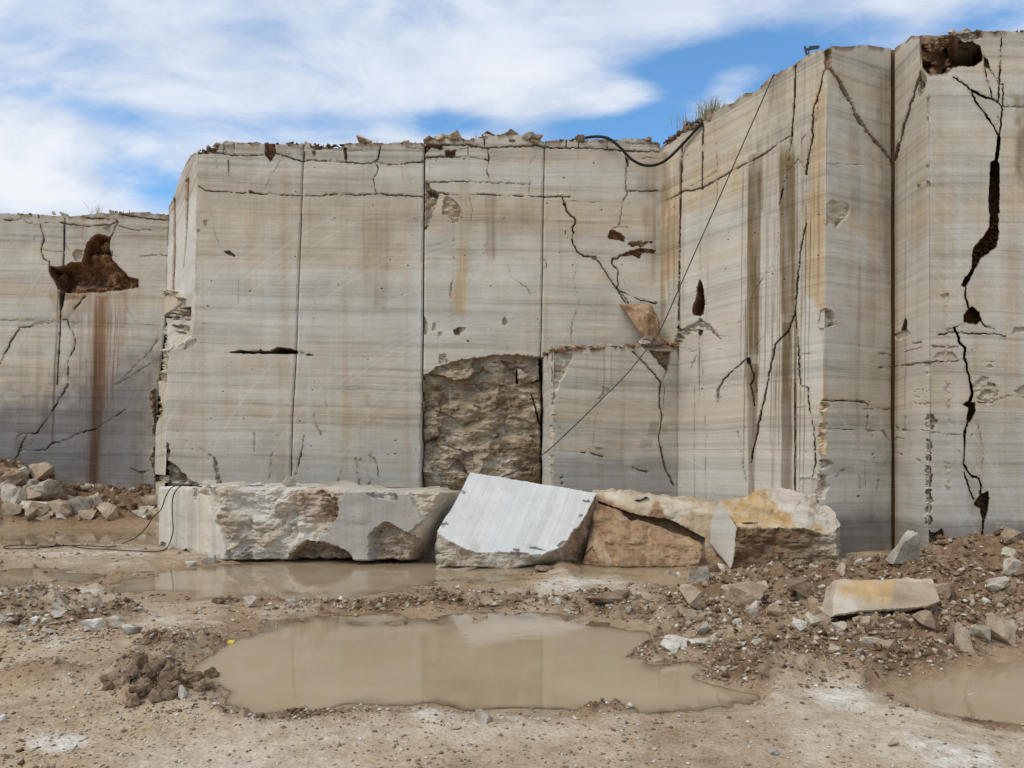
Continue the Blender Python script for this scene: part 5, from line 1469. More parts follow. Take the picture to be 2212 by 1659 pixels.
# long sawn block lying across the floor
DL, _ = vplane(339, 13.7, 484, 11.75)
DFt, _ = vplane(484, 11.75, 985, 11.3)


def f_long(f):
    M, Q = (lambda p: tr('M', p)), (lambda p: tr('Q', p))
    cut = interp([(1040, 418), (1062, 422), (1075, 447), (1120, 463), (1160, 478), (1190, 487), (1230, 480)])
    r = sst(-2, 3, f.px - cut(f.py))                                   # right of the sawn end
    grey = poly_sd(f.px, f.py, M([(1690, 330), (1760, 250), (2300, 270), (2420, 500), (2300, 620), (2100, 520), (1965, 620), (1950, 740), (1980, 800), (1940, 890), (1830, 870), (1760, 780), (1640, 715), (1490, 690), (1590, 600), (1680, 470)]))
    gm = (1 - sst(-2, 2, grey + 3 * fbm(f.px * 0.1, f.py * 0.1, seed=3)))
    f.m['chip'] = r * (1 - gm) * 0.55
    f.disp += r * (1 - gm) * 0.06
    qx, qy = f.px + 22 * fbm(f.px * 0.012, f.py * 0.012, octv=3, seed=12), f.py + 26 * fbm(f.px * 0.014, f.py * 0.014, octv=3, seed=13)
    diag = 0.75 * fbm((qx * 0.55 + qy) * 0.055, (qx - 0.55 * qy) * 0.014, octv=4, seed=9, gain=0.45) + 0.5 * fbm(qx * 0.018, qy * 0.02, octv=3, seed=14)
    left = r * (1 - gm) * (1 - sst(640, 730, f.px))
    f.disp += left * 0.07 * diag + r * (1 - gm) * 0.05 * ridged(f.px * 0.02, f.py * 0.03, octv=4, seed=10)
    f.m['pale'] = np.maximum(f.m['pale'], left * sst(-0.5, 0.4, diag) * 0.8)
    f.m['stain'] = np.maximum(f.m['stain'], left * sst(0.2, 0.8, -diag) * 0.35)
    f.m['pale'] = np.maximum(f.m['pale'], (1 - r) * 0.35)
    f.m['pale'] = np.maximum(f.m['pale'], gm * 0.7)
    f.m['wet'] = np.maximum(f.m['wet'], gm * 0.25)
    f.m['stain'] = np.maximum(f.m['stain'], gm * 0.48)
    f.tint('red', M([(1250, 270), (1380, 240), (1520, 230), (1680, 340), (1680, 460), (1560, 520), (1400, 520), (1280, 420)]), 0.55, 6, 6)
    f.blob(M([(1480, 240), (1560, 250), (1690, 340), (1690, 450), (1640, 515), (1560, 470), (1540, 330)]), 0.10, 'earth', 2, 3, 0.45, 0.05, 0.1)
    f.blob(M([(1290, 770), (1400, 680), (1500, 690), (1640, 722), (1760, 792), (1830, 872), (1900, 905), (1880, 960), (1250, 960), (1180, 900)]), 0.35, 'earth', 2, 2, 0.6, 0.08, 0.06)
    f.blob(M([(1955, 700), (1960, 620), (2100, 512), (2300, 620), (2420, 700), (2400, 960), (1950, 880)]), 0.14, 'chip', 2, 2, 0.8, 0.05, 0.06)
    f.tint('stain', M([(1955, 700), (1960, 620), (2100, 512), (2300, 620), (2420, 700), (2400, 960), (1950, 880)]), 0.45, 4, 2)
    f.blob(M([(1940, 270), (2060, 250), (2200, 280), (2210, 340), (2080, 325), (1960, 320)]), 0.06, 'chip', 1.5, 2, 0.9, 0.03, 0.1)
    f.blob(M([(345, 770), (380, 750), (430, 800), (430, 830), (350, 800)]), 0.3, 'crack', 1.5, 1, 0.7)
    f.blob(M([(720, 760), (760, 750), (770, 860), (720, 880)]), 0.05, 'chip', 1.5, 1.5, 0.9)
    f.blob(M([(160, 690), (210, 695), (200, 740), (150, 750)]), 0.06, 'chip', 1.5, 1.5, 0.9)
    f.blob(M([(440, 215), (490, 270), (460, 350), (445, 300)]), 0.05, 'chip', 1.5, 1.5, 0.7)
    f.blob(M([(940, 850), (990, 845), (1010, 890), (900, 890)]), 0.15, 'crack', 1.5, 1.5, 0.5)
    f.blob(M([(2040, 870), (2080, 835), (2150, 850), (2200, 900), (2040, 930)]), 0.4, 'crack', 1.5, 1.5, 0.7)
    f.tint('wet', M([(760, 750), (960, 720), (1000, 840), (800, 880)]), 0.35, 6, 5)
    f.strip('stain', 341, 1185, 490, 1186, 2, 0.0)
    for x in np.arange(372, 480, 12):
        f.tint('stain', [(x, 1180 + (x - 372) * 0.18), (x + 7, 1182 + (x - 372) * 0.18), (x + 6, 1206 + (x - 372) * 0.18), (x - 1, 1206 + (x - 372) * 0.18)], 0.55, 3, 3)
    f.crack(M([(1060, 300), (1080, 380), (1130, 450), (1160, 480)]), 1.6, 0.03, s=0.0)
    f.m['pale'] = np.maximum(f.m['pale'], 0)
    f.tint('pale', M([(1000, 285), (1060, 285), (1090, 390), (1165, 480), (1150, 490), (1060, 400)]), 0.9, 1.5, 1.5)
    f.tint('pale', M([(1240, 330), (1270, 370), (1340, 385), (1370, 410), (1330, 405), (1250, 385)]), 0.9, 1.5, 1.5)
    f.crack(M([(1700, 460), (1780, 475), (1860, 480)]), 1.3, 0.03)
    f.disp += 0.3 * sst(1208, 1222, f.py) * r


boulder('stone_block', 'long low sawn block with a striped end and black hose draped over it', 'stone block', 339.5, 1004,
        interp([(339, 1052), (417, 1051), (470, 1052), (560, 1054), (700, 1053), (760, 1058), (860, 1062), (985, 1067), (1004, 1069)]),
        interp([(339, 1182), (360, 1188), (394, 1196), (417, 1201), (464, 1209), (487, 1214), (540, 1215), (604, 1218), (660, 1214), (720, 1215), (780, 1217), (860, 1217), (925, 1216), (1004, 1190)]),
        lambda px, py: np.where(px < 484, DL(px), DFt(px)) + 0.9 * sst(940, 1004, px + (py - 1065) * 0.5), f_long, (0.35, 1.5, 0.0), M_LONG, 1.7, 0.05, 41)


# white slab leaning back
def tilt_plane(p0, D0, p1, D1, p2, D2):
    a, b, c = [np.array(((p[0] - CX) / F * Dd, Dd, EYE - (p[1] - HY) / F * Dd)) for p, Dd in ((p0, D0), (p1, D1), (p2, D2))]
    n = np.cross(b - a, c - a)
    n /= np.linalg.norm(n)
    o = np.array((0, 0, EYE))

    def D(px, py):
        r = np.stack([(px - CX) / F, np.ones_like(px), -(py - HY) / F], -1)
        return np.dot(a - o, n) / (r @ n)
    return D


DW = tilt_plane((1017, 1019), 12.15, (1287, 1065), 12.05, (1088, 1200), 11.05)


def f_white(f):
    Q = lambda p: tr('Q', p)
    wpoly = Q([(440, 100), (505, 203), (1585, 383), (1700, 200), (1800, 383), (1582, 410), (1560, 450), (1530, 510), (1500, 570), (1475, 610), (1440, 670), (1400, 700), (1360, 760), (1330, 810), (1250, 870), (1150, 900), (1080, 945),
               (980, 900), (800, 895), (640, 900), (545, 905), (480, 880), (290, 788), (205, 715), (100, 715), (100, 100)])
    sd = poly_sd(f.px, f.py, wpoly) + 1.2 * fbm(f.px * 0.15, f.py * 0.15, octv=3, seed=4)
    out = sst(-0.6, 1.6, sd)
    f.m['chip'] = out * 0.8
    f.m['pale'] = (1 - out) * 0.55
    side = out * sst(1160, 1235, f.px - (f.py - 1150) * 0.2)
    f.m['earth'] = side * 0.75
    f.m['stain'] = np.maximum(f.m['stain'], out * 0.25 * (1 - side))
    f.disp += np.clip(sd, 0, 60) * out * (0.006 + 0.016 * sst(1150, 1230, f.px)) + out * 0.04 * ridged(f.px * 0.03, f.py * 0.05, octv=3, seed=6)
    f.disp += 0.4 * sst(1196, 1215, f.py) * sst(1120, 1170, f.px)
    for p in (Q([(400, 350), (450, 380), (475, 395), (415, 395)]), Q([(245, 650), (290, 640), (310, 660), (280, 685), (250, 680)]), Q([(870, 870), (930, 868), (920, 890), (875, 890)]), Q([(990, 860), (1050, 848), (1120, 870), (1160, 885), (1060, 880)]),
              Q([(1475, 450), (1520, 445), (1535, 465), (1490, 475)]), Q([(1440, 570), (1480, 575), (1470, 600), (1440, 600)]), Q([(1230, 850), (1300, 800), (1340, 800), (1290, 850)])):
        f.blob(p, 0.04, 'chip', 1.2, 1.0, 0.55)
    f.crack(Q([(1190, 575), (1260, 600), (1340, 645), (1400, 690)]), 1.0, 0.02, s=0.6)
    f.tint('stain', Q([(480, 430), (800, 480), (760, 620), (420, 560)]), 0.10, 18, 8)
    f.m['stain'] = np.maximum(f.m['stain'], (1 - out) * (0.35 * sst(1150, 1200, f.py) + 0.12) * sst(0.0, 0.9, fbm(f.px * 0.04, f.py * 0.05, octv=5, seed=33, gain=0.6)))


boulder('stone_slab', 'white marble slab with a clean sawn face leaning back on the long block', 'stone slab', 928, 1288,
        interp([(928, 1216), (934, 1180), (942, 1150), (960, 1120), (985, 1080), (1000, 1050), (1015, 1020), (1018, 1019), (1152, 1042), (1287, 1064), (1288, 1066)]),
        interp([(928, 1222), (956, 1214), (1011, 1220), (1051, 1220), (1088, 1229), (1100, 1225), (1161, 1207), (1210, 1204), (1255, 1206), (1266, 1190), (1288, 1072)]),
        lambda px, py: DW(px, py), f_white, (0.15, 1.0, -0.30), M_WHITE, 1.6, 0.03, 51, edge=0.02, edge_px=4, top_amp=0.8)


# brown slab leaning to the right of it
def f_brown(f):
    f.m['earth'] += 0.85
    f.m['ochre'] += 0.5
    f.m['chip'] += 0.9
    L = lambda p: tr('L', p)
    f.tint('ochre', L([(340, 420), (900, 640), (1000, 800), (400, 760)]), 0.5, 20, 10)
    n = fbm(f.px * 0.06, f.py * 0.05, octv=4, seed=3)
    f.m['earth'] = f.m['earth'] * (0.75 + 0.35 * n) * (1 - 0.6 * sst(0.35, 0.8, n))
    f.m['pale'] = np.maximum(f.m['pale'], 0.8 * sst(0.55, 0.9, fbm(f.px * 0.14, f.py * 0.08, octv=3, seed=8)) * sst(1150, 1190, f.py))
    f.m['wet'] = np.maximum(f.m['wet'], 0.4 * sst(1190, 1222, f.py))
    f.blob(L([(250, 850), (330, 800), (380, 900), (380, 980), (240, 980)]), 0.05, 'wet', 2, 2, 0.4)


boulder('stone_slab', 'rusty brown slab with a sloping top edge, half leaning in the puddle', 'stone slab', 1258, 1520,
        interp([(1258, 1215), (1266, 1185), (1276, 1130), (1284, 1084), (1310, 1092), (1363, 1125), (1378, 1124), (1395, 1129), (1438, 1146), (1473, 1156), (1510, 1170), (1520, 1185)]),
        interp([(1258, 1222), (1290, 1226), (1400, 1227), (1493, 1226), (1510, 1219), (1520, 1195)]),
        lambda px, py: 11.25 + (1226 - py) * 0.006 + (px < 1285) * (1285 - px) * 0.01, f_brown, (0.1, 0.55, -0.05), M_BLOCK, 1.8, 0.075, 61)


# rough block behind it
def f_back(f):
    L = lambda p: tr('L', p)
    f.m['chip'] += 0.75
    f.m['ochre'] += 0.3
    f.tint('earth', L([(360, 380), (520, 400), (720, 520), (900, 440), (1000, 540), (1080, 620), (1250, 700), (1350, 900), (900, 900), (400, 600)]), 0.85, 8, 8)
    f.tint('pale', L([(920, 480), (1080, 385), (1200, 430), (1180, 520), (1020, 570)]), 0.6, 6, 5)
    f.tint('stain', L([(1050, 560), (1400, 470), (1400, 760), (1200, 720)]), 0.35, 10, 6)
    f.tint('pale', L([(360, 320), (600, 320), (900, 370), (1000, 385), (800, 420), (500, 380)]), 0.45, 6, 6)
    f.disp += 0.25 * sst(0, 1, (poly_sd(f.px, f.py, L([(360, 400), (720, 520), (1000, 560), (1300, 720), (1300, 1000), (300, 1000)])) < 0) * 1.0)
    f.blob(L([(690, 400), (800, 375), (830, 395), (740, 415)]), 0.12, 'crack', 1.5, 1.5, 0.6)
    f.disp -= 0.35 * (1 - sst(1065, 1100, f.py)) * -1


boulder('stone_block', 'low rough block with a flaky cream top behind the rusty brown slab', 'stone block', 1272, 1552,
        interp([(1272, 1068), (1288, 1065), (1338, 1064), (1383, 1074), (1423, 1074), (1463, 1079), (1552, 1087)]), interp([(1272, 1214), (1552, 1214)]),
        lambda px, py: 12.15 + (1214 - py) * 0.004, f_back, (0.2, 1.3, 0.0), M_BLOCK, 1.9, 0.06, 71)

# block with the yellow top
DYl = tilt_plane((1555, 1079), 12.3, (1592, 1138), 11.25, (1578, 1227), 11.12)


def f_yel(f):
    L, Kq = (lambda p: tr('L', p)), (lambda p: tr('K', p))
    face_l = poly_sd(f.px, f.py, L([(1430, 385), (1575, 620), (1545, 930), (1520, 990), (1440, 1000), (1250, 715), (1300, 600)])) + 0.7 * fbm(f.px * 0.2, f.py * 0.2, seed=2)
    fl = 1 - sst(-1.5, 1.0, face_l)
    f.m['pale'] = fl * 0.55
    brk = interp([(1590, 1139), (1640, 1140), (1700, 1141), (1745, 1141), (1770, 1150), (1800, 1150), (1830, 1130)])
    up = (1 - sst(-3, 3, f.py - brk(f.px) + 3 * fbm(f.px * 0.1, f.py * 0.05, octv=3, seed=5))) * (1 - fl)
    dn = (1 - up) * (1 - fl)
    f.m['chip'] = up * 0.6 + dn * 0.9
    ny = 40 * fbm(f.px * 0.03, f.py * 0.04, octv=4, seed=15)
    tex = 0.55 + 0.45 * sst(-0.6, 0.3, fbm(f.px * 0.09, f.py * 0.12, octv=4, seed=16))
    f.m['ochre'] = up * (1 - sst(1700, 1735, f.px + (f.py - 1100) * -0.9 + ny)) * tex * 0.85
    f.disp += up * (0.05 * fbm(f.px * 0.05, f.py * 0.07, octv=5, seed=17) + 0.05 * ridged(f.px * 0.015, f.py * 0.03, octv=3, seed=18))
    f.m['stain'] = dn * (0.78 + 0.3 * fbm(f.px * 0.03, f.py * 0.06, octv=3, seed=6)) * (1 - 0.6 * sst(1740, 1800, f.px))
    f.m['red'] = dn * 0.55 * (1 - sst(1680, 1760, f.px))
    f.m['pale'] = np.maximum(f.m['pale'], up * 0.3 * sst(1700, 1735, f.px + (f.py - 1100) * -0.9 + ny))
    f.m['wet'] = dn * 0.35 * sst(1190, 1225, f.py)
    f.disp += dn * 0.07 * ridged(f.px * 0.014, f.py * 0.02, octv=5, seed=8)
    f.disp += (1 - fl) * (f.px > 1809 - (f.py - 1114) * 0.0) * 0.012 * np.clip(f.px - 1802, 0, 60)
    f.blob(Kq([(340, 1040), (420, 1020), (440, 1060), (380, 1080)]), 0.05, 'earth', 1.5, 1.5, 0.6)
    f.crack(L([(1580, 625), (1660, 630), (1900, 645), (2200, 640)]), 1.5, 0.03, s=0.3)


def DYf(px, py):
    brk = np.interp(px, [1590, 1640, 1700, 1745, 1770, 1800, 1830], [1139, 1140, 1141, 1141, 1150, 1150, 1130])
    fr = 11.14 + 0.03 * np.sin(px * 0.05) + np.clip(brk - py, 0, 200) * 0.019
    lf = DYl(px, py)
    edge = np.interp(py, [1060, 1079, 1138, 1215, 1240], [1553, 1555, 1592, 1584, 1575])
    return np.where(px < edge, lf, fr)


boulder('stone_block', 'broken block with an ochre yellow top and a pale sawn left side', 'stone block', 1525, 1826,
        interp([(1525, 1158), (1540, 1115), (1555, 1079), (1608, 1075), (1635, 1060), (1665, 1052), (1705, 1055), (1722, 1062), (1759, 1080), (1784, 1089), (1796, 1100), (1809, 1114), (1826, 1128)]),
        interp([(1525, 1164), (1550, 1193), (1578, 1228), (1600, 1229), (1700, 1230), (1809, 1224), (1819, 1206), (1826, 1195)]),
        DYf, f_yel, (0.25, 1.2, -0.15), M_BLOCK, 1.7, 0.04, 81, edge=0.02, edge_px=4)


# yellow-faced slab bedded in the mud heap
def f_ys(f):
    P = lambda p: tr('P', p)
    f.m['chip'] += 0.5
    f.m['ochre'] += 0.25
    f.tint('ochre', P([(600, 40), (1110, 25), (1090, 140), (1040, 250), (750, 220), (620, 170)]), 0.8, 14, 14)
    f.tint('pale', P([(560, 150), (700, 160), (800, 300), (560, 340)]), 0.5, 10, 6)
    f.tint('stain', P([(1100, 40), (1480, 60), (1480, 260), (1050, 260)]), 0.4, 5, 4)
    f.m['pale'] += 0.08


xs_, ys_, _z = place(1905, 1318)
boulder('stone_slab', 'rectangular slab with a yellow stained face bedded in the mud heap', 'stone slab', 1800, 2031,
        interp([(1800, 1290), (1809, 1255), (1900, 1252), (2016, 1249), (2024, 1275), (2031, 1296)]), interp([(1800, 1332), (1859, 1322), (1930, 1318), (2001, 1312), (2031, 1302)]),
        lambda px, py: ys_ - 0.42 + (1330 - py) * 0.005, f_ys, (0.05, 0.35, -0.1), M_BLOCK, 1.8, 0.022, 91, edge=0.03, edge_px=5, rmask=1.0)

# ------------------------------------------------------------------ stones
def rock_mesh(name, seed, npts=14, sub=2, rough=0.035, flat=1.0, smooth=False, boxy=0.5):
    r = random.Random(seed)
    bm = bmesh.new()
    for i in range(npts):
        v = Vector((r.uniform(-1, 1), r.uniform(-1, 1), r.uniform(-1, 1)))
        v = v.normalized() * (1 - boxy) + v * boxy * 0.95
        bm.verts.new((v.x * 0.55, v.y * 0.5, v.z * 0.5 * flat))
    res = bmesh.ops.convex_hull(bm, input=bm.verts)
    bmesh.ops.delete(bm, geom=[g for g in res['geom_interior'] if isinstance(g, bmesh.types.BMVert)], context='VERTS')
    bmesh.ops.triangulate(bm, faces=bm.faces)
    if sub:
        bmesh.ops.subdivide_edges(bm, edges=bm.edges, cuts=sub, use_grid_fill=True)
        bmesh.ops.triangulate(bm, faces=bm.faces)
    co = np.array([v.co[:] for v in bm.verts])
    if sub:
        n = fbm(co[:, 0] * 3 + seed, co[:, 1] * 3, co[:, 2] * 3, octv=3, seed=seed)
        L = np.linalg.norm(co, axis=1, keepdims=True) + 1e-6
        co = co + co / L * (rough * n)[:, None]
    mn, mx = co.min(0), co.max(0)
    co = (co - (mn + mx) / 2) / (mx - mn)          # unit box, centred
    co[:, 2] += 0.5                                # rests on z = 0
    for v, c in zip(bm.verts, co):
        v.co = c
    bm.normal_update()
    me = bpy.data.meshes.new(name)
    bm.to_mesh(me)
    bm.free()
    if smooth:
        me.polygons.foreach_set('use_smooth', np.ones(len(me.polygons), bool))
    me.materials.append(R_PALE)
    return me


ROCKS = [rock_mesh('rubble', 100 + i, 10 + i % 7, 2, 0.05, 1.0, False, 0.45 + 0.04 * (i % 6)) for i in range(14)]
CLODS = [rock_mesh('clod', 300 + i, 22, 3, 0.16, 1.0, False, 0.1) for i in range(6)]
BIG = [rock_mesh('big_stone', 500 + i, 12 + i % 5, 5, 0.05, 1.0, False, 0.55) for i in range(8)]


def stone(name, me, loc, dims, rot, mat, label, cat, group=None):
    o = bpy.data.objects.new(name, me)
    o.location = loc
    o.scale = dims
    o.rotation_euler = rot
    link(o, None, label, cat, group)
    o.material_slots[0].link = 'OBJECT'
    o.material_slots[0].material = mat
    return o


def on_floor(name, px, py, wpx, hpx, mat, label, cat='stone', group=None, me=None, seed=0, sink=0.18, dr=0.8, tilt=0.25, D=None, z=None, rz=None):
    r = random.Random(seed * 7 + int(px * 3 + py))
    if D is None:
        X, Y, Z = place(px, py)
    else:
        X, Y, Z = (px - CX) / F * D, D, (EYE - (py - HY) / F * D) if z is None else z
    wd, h = wpx / F * Y, hpx / F * Y
    me = me or ROCKS[r.randrange(len(ROCKS))]
    Y2 = Y + wd * dr * 0.35
    Z2 = Z if D is not None else float(ground(np.array([X]), np.array([Y2]))[0])
    return stone(name, me, (X, Y2, min(Z, Z2) - h * sink), (wd, wd * dr, h * (1 + sink)), (r.uniform(-tilt, tilt), r.uniform(-tilt, tilt), r.uniform(-0.5, 0.5) if rz is None else rz), mat, label, cat, group)


HERO = [
    # name, px, py(base), w, h, material, label
    ('boulder', 81, 1041, 50, 42, R_TAN, 'tan boulder perched on top of the rubble pile at far left'),
    ('boulder', 84, 1082, 58, 46, R_PALE, 'pale boulder in the left rubble pile below the tan one'),
    ('boulder', 75, 1112, 70, 32, R_PALE, 'flat pale boulder at the foot of the left rubble pile'),
    ('boulder', 20, 1092, 58, 48, R_GREY, 'grey boulder at the left edge of the photo in the rubble pile'),
    ('boulder', 122, 1115, 52, 36, R_TAN, 'brown boulder at the right end of the left rubble pile'),
    ('stone_slab', 158, 1110, 62, 36, R_GREY, 'tilted grey slab at the foot of the left wall'),
    ('stone', 282, 1105, 22, 18, R_BROWN, 'dark upright stone on the mud before the left wall'),
    ('stone', 308, 1118, 40, 26, R_PALE, 'pale stone beside the left end of the long sawn block'),
    ('stone', 538, 1311, 30, 25, R_WHITE, 'pale upright stone between the two middle puddles'),
    ('boulder', 1314, 1308, 98, 38, R_BROWN, 'rounded muddy boulder between the puddles right of centre'),
    ('stone', 1036, 1345, 36, 19, R_TAN, 'round brown stone standing in the near puddle'),
    ('stone', 1042, 1563, 38, 26, R_GREY, 'blue grey stone on the white crust in front of the puddle'),
    ('stone', 744, 1376, 30, 9, R_PALE, 'flat pale stone lying in the near puddle'),
    ('stone', 1512, 1256, 50, 36, R_PALE, 'square pale stone standing before the gap in the blocks'),
    ('stone', 1545, 1240, 32, 20, R_BROWN, 'small brown stone behind the square pale stone'),
    ('boulder', 1738, 1302, 70, 50, R_BROWN, 'dark brown wedge stone left of the yellow faced slab'),
    ('boulder', 1614, 1302, 84, 46, R_TAN, 'muddy slab tilted up on the heap below the ochre topped block'),
    ('stone', 1628, 1340, 30, 42, R_PALE, 'upright tan stone in the mud left of the yellow faced slab'),
    ('boulder', 2172, 1392, 82, 60, R_TAN, 'large tan boulder by the puddle at the right edge'),
    ('boulder', 2088, 1412, 44, 64, R_TAN, 'muddy upright slab beside the large tan boulder'),
    ('boulder', 2196, 1246, 46, 44, R_PALE, 'pale boulder high on the rubble heap at the right edge'),
    ('boulder', 1963, 1212, 68, 66, R_GREY, 'grey rock shard leaning on the foot of the right wall'),
    ('stone', 2042, 1290, 50, 34, R_TAN, 'tan stone touching the right end of the yellow faced slab'),
    ('stone', 1462, 1395, 56, 22, R_WHITE, 'white flat shard at the shore of the near puddle'),
    ('stone', 1524, 1391, 64, 9, R_WHITE, 'thin white shard lying flat on the mud'),
    ('stone', 1516, 1372, 32, 26, R_GREY, 'grey angular stone above the thin white shard'),
    ('stone', 1450, 1412, 46, 26, R_PALE, 'pale block at the near puddle shore below the white shard'),
    ('stone', 391, 1508, 19, 27, R_WHITE, 'white pointed shard at the edge of the mud clods'),
    ('stone', 245, 1358, 44, 28, R_PALE, 'rounded pale stone on the left mud bank'),
    ('stone', 190, 1357, 48, 18, R_WHITE, 'low white stone on the left mud bank'),
    ('stone', 276, 1370, 46, 14, R_GREY, 'flat grey stone at the right end of the left mud bank'),
    ('stone', 116, 1335, 40, 14, R_GREY, 'flat grey stone in the middle of the left mud bank'),
    ('stone', 2098, 1515, 32, 14, R_WHITE, 'white stone poking out of the puddle at lower right'),
    ('stone', 1930, 1613, 30, 14, R_TAN, 'small tan lump on the gravel at lower right'),
    ('stone', 16, 1640 - 0, 16, 8, R_BROWN, 'small brown stone at the lower left corner'),
    ('stone', 117, 1432, 16, 14, R_TAN, 'small square brown stone on bare gravel at left'),
    ('stone', 1675, 1632, 26, 12, R_GREY, 'blue grey stone on the gravel at the bottom right'),
    ('stone', 448, 1218, 32, 17, R_WHITE, 'pale shard at the corner of the long sawn block'),
    ('stone', 408, 1222, 28, 9, R_WHITE, 'low white shard left of the puddle before the long block'),
    ('stone', 1730, 1366, 34, 24, R_WHITE, 'small white cube shaped stone on the mud'),
    ('stone', 1818, 1364, 32, 20, R_PALE, 'pale round stone below the yellow faced slab'),
    ('stone', 996, 1240, 60, 14, R_TAN, 'flat tan stone at the water in front of the white slab'),
    ('stone', 1176, 1236, 46, 14, R_BROWN, 'flat brown stone at the foot of the white slab'),
]
for i, (nm, px, py, wd, h, mt, lb) in enumerate(HERO):
    on_floor(nm, px, py, wd, h, mt, lb, 'stone slab' if nm == 'stone_slab' else nm, me=BIG[i % len(BIG)], seed=i, tilt=0.12, sink=0.1)

# stones lying on the long block
for px, wd, h, mt, lb in [(447, 36, 17, R_PALE, 'pale wedge stone on the left end of the long block'), (545, 40, 10, R_WHITE, 'flat white chip on top of the long block'),
                          (622, 34, 24, R_PALE, 'upright cream stone standing on the long block'), (507, 24, 6, R_WHITE, 'thin white flake left of the flat chip on the long block'),
                          (582, 20, 6, R_WHITE, 'small white flake right of the flat chip on the long block')]:
    on_floor('stone', px, 1053 if px < 600 else 1054, wd, h, mt, lb, 'stone', D=12.1, seed=px, me=BIG[px % 8], sink=0.05, tilt=0.1)
for px, wd in ((720, 46), (675, 26)):
    on_floor('stone', px, 1056, wd, 6, R_TAN, 'thin brown flake on the middle of the long block, %s one' % ('wider' if wd > 30 else 'narrower'), 'stone', D=12.1, seed=px, sink=0.05, tilt=0.05)

# wedge of stone caught in the inner corner above the squat block
mesh_w = rock_mesh('rock_wedge', 77, 11, 5, 0.06, 1.0, False, 0.6)
vs_ = unproj(np.array([1335., 1405, 1421, 1424, 1396, 1370, 1352]), np.array([655., 658, 690, 735, 733, 700, 672]), np.array([15.75, 15.3, 15.1, 15.15, 15.1, 15.3, 15.55]))
bm = bmesh.new()
fr = [bm.verts.new(p) for p in vs_]
bk = [bm.verts.new(p + np.array([0.12, 0.42, 0.05])) for p in vs_]
mid = bm.verts.new(vs_.mean(0) + np.array([0.08, -0.30, 0.10]))
for i in range(len(fr)):
    j = (i + 1) % len(fr)
    bm.faces.new([fr[i], mid, fr[j]])
    bm.faces.new([fr[i], fr[j], bk[j], bk[i]])
bm.faces.new(bk)
bmesh.ops.recalc_face_normals(bm, faces=bm.faces)
bmesh.ops.triangulate(bm, faces=bm.faces)
bmesh.ops.subdivide_edges(bm, edges=bm.edges, cuts=5, use_grid_fill=True)
for v in bm.verts:
    n = float(fbm(np.array([v.co.x * 5]), np.array([v.co.y * 5]), np.array([v.co.z * 5]), octv=3, seed=5)[0])
    v.co += Vector((0.0, 0.03 * n, 0.02 * n))
me = bpy.data.meshes.new('rock_wedge')
bm.to_mesh(me)
bm.free()
R_ORANGE = rock_mat('orange_rubble', (0.20, 0.11, 0.055), (0.36, 0.22, 0.115), (0.52, 0.36, 0.215), 0.45, 6.0)
me.materials.append(R_ORANGE)
link(bpy.data.objects.new('rock_fragment', me), None, 'orange brown wedge of rock jammed in the corner above the squat block', 'rock')

# ------------------------------------------------------------------ loose rubble, one object per stone
MATS = [R_PALE, R_PALE, R_GREY, R_TAN, R_TAN, R_TAN, R_BROWN, R_BROWN, R_BROWN]


WORD = {id(R_PALE): 'pale', id(R_GREY): 'grey', id(R_TAN): 'tan', id(R_BROWN): 'brown', id(R_WHITE): 'white', id(R_MUD): 'dark', id(R_ORANGE): 'orange'}


def describe(noun, mat, s, smin, smax, t, where, hr=0.5, v=None):
    size = 'tiny' if s < smin + 0.12 * (smax - smin) else 'small' if s < smin + 0.45 * (smax - smin) else 'larger'
    part = 'left' if t < 0.33 else 'middle' if t < 0.67 else 'right'
    form = 'flat' if hr < 0.42 else 'blocky' if hr < 0.62 else 'upright'
    if noun.split()[0] in ('flat', 'flaky', 'angular', 'loose', 'rubble'):
        noun = noun.split()[-1]
    if v is not None:
        part = ('back ' if v < 0.5 else 'front ') + part
    txt = '%s %s %s %s, %s part of %s' % (size, WORD[id(mat)], form, noun, part, where)
    if len(txt.split()) > 16:
        txt = txt.replace(' part of', ' of', 1)
    if len(txt.split()) > 16:
        txt = txt.replace(' ' + form, '', 1)
    return txt


def in_poly(px, py, poly):
    return poly_sd(np.array([px]), np.array([py]), poly)[0] < 0


def scatter(n, poly, smin, smax, label, group, name='rubble_stone', mats=MATS, hr=(0.35, 0.8), seed=0, me_set=None, pw=2.2):
    r = random.Random(seed)
    xs = [p[0] for p in poly]; ys = [p[1] for p in poly]
    k = 0
    while k < n:
        px, py = r.uniform(min(xs), max(xs)), r.uniform(min(ys), max(ys))
        if not in_poly(px, py, poly):
            continue
        k += 1
        s = smin + (smax - smin) * r.random() ** pw
        me = (me_set or ROCKS)[r.randrange(len(me_set or ROCKS))]
        mt = r.choice(mats)
        hh = r.uniform(*hr)
        lb = describe(label[0], mt, s, smin, smax, (px - min(xs)) / (max(xs) - min(xs)), label[1], hh, (py - min(ys)) / (max(ys) - min(ys)))
        on_floor(name, px, py, s, s * hh, mt, lb, 'stone' if me_set is not CLODS else 'clod', group, me=me, seed=seed + k, tilt=0.5, rz=r.uniform(0, 6.28), dr=r.uniform(0.6, 1.0))


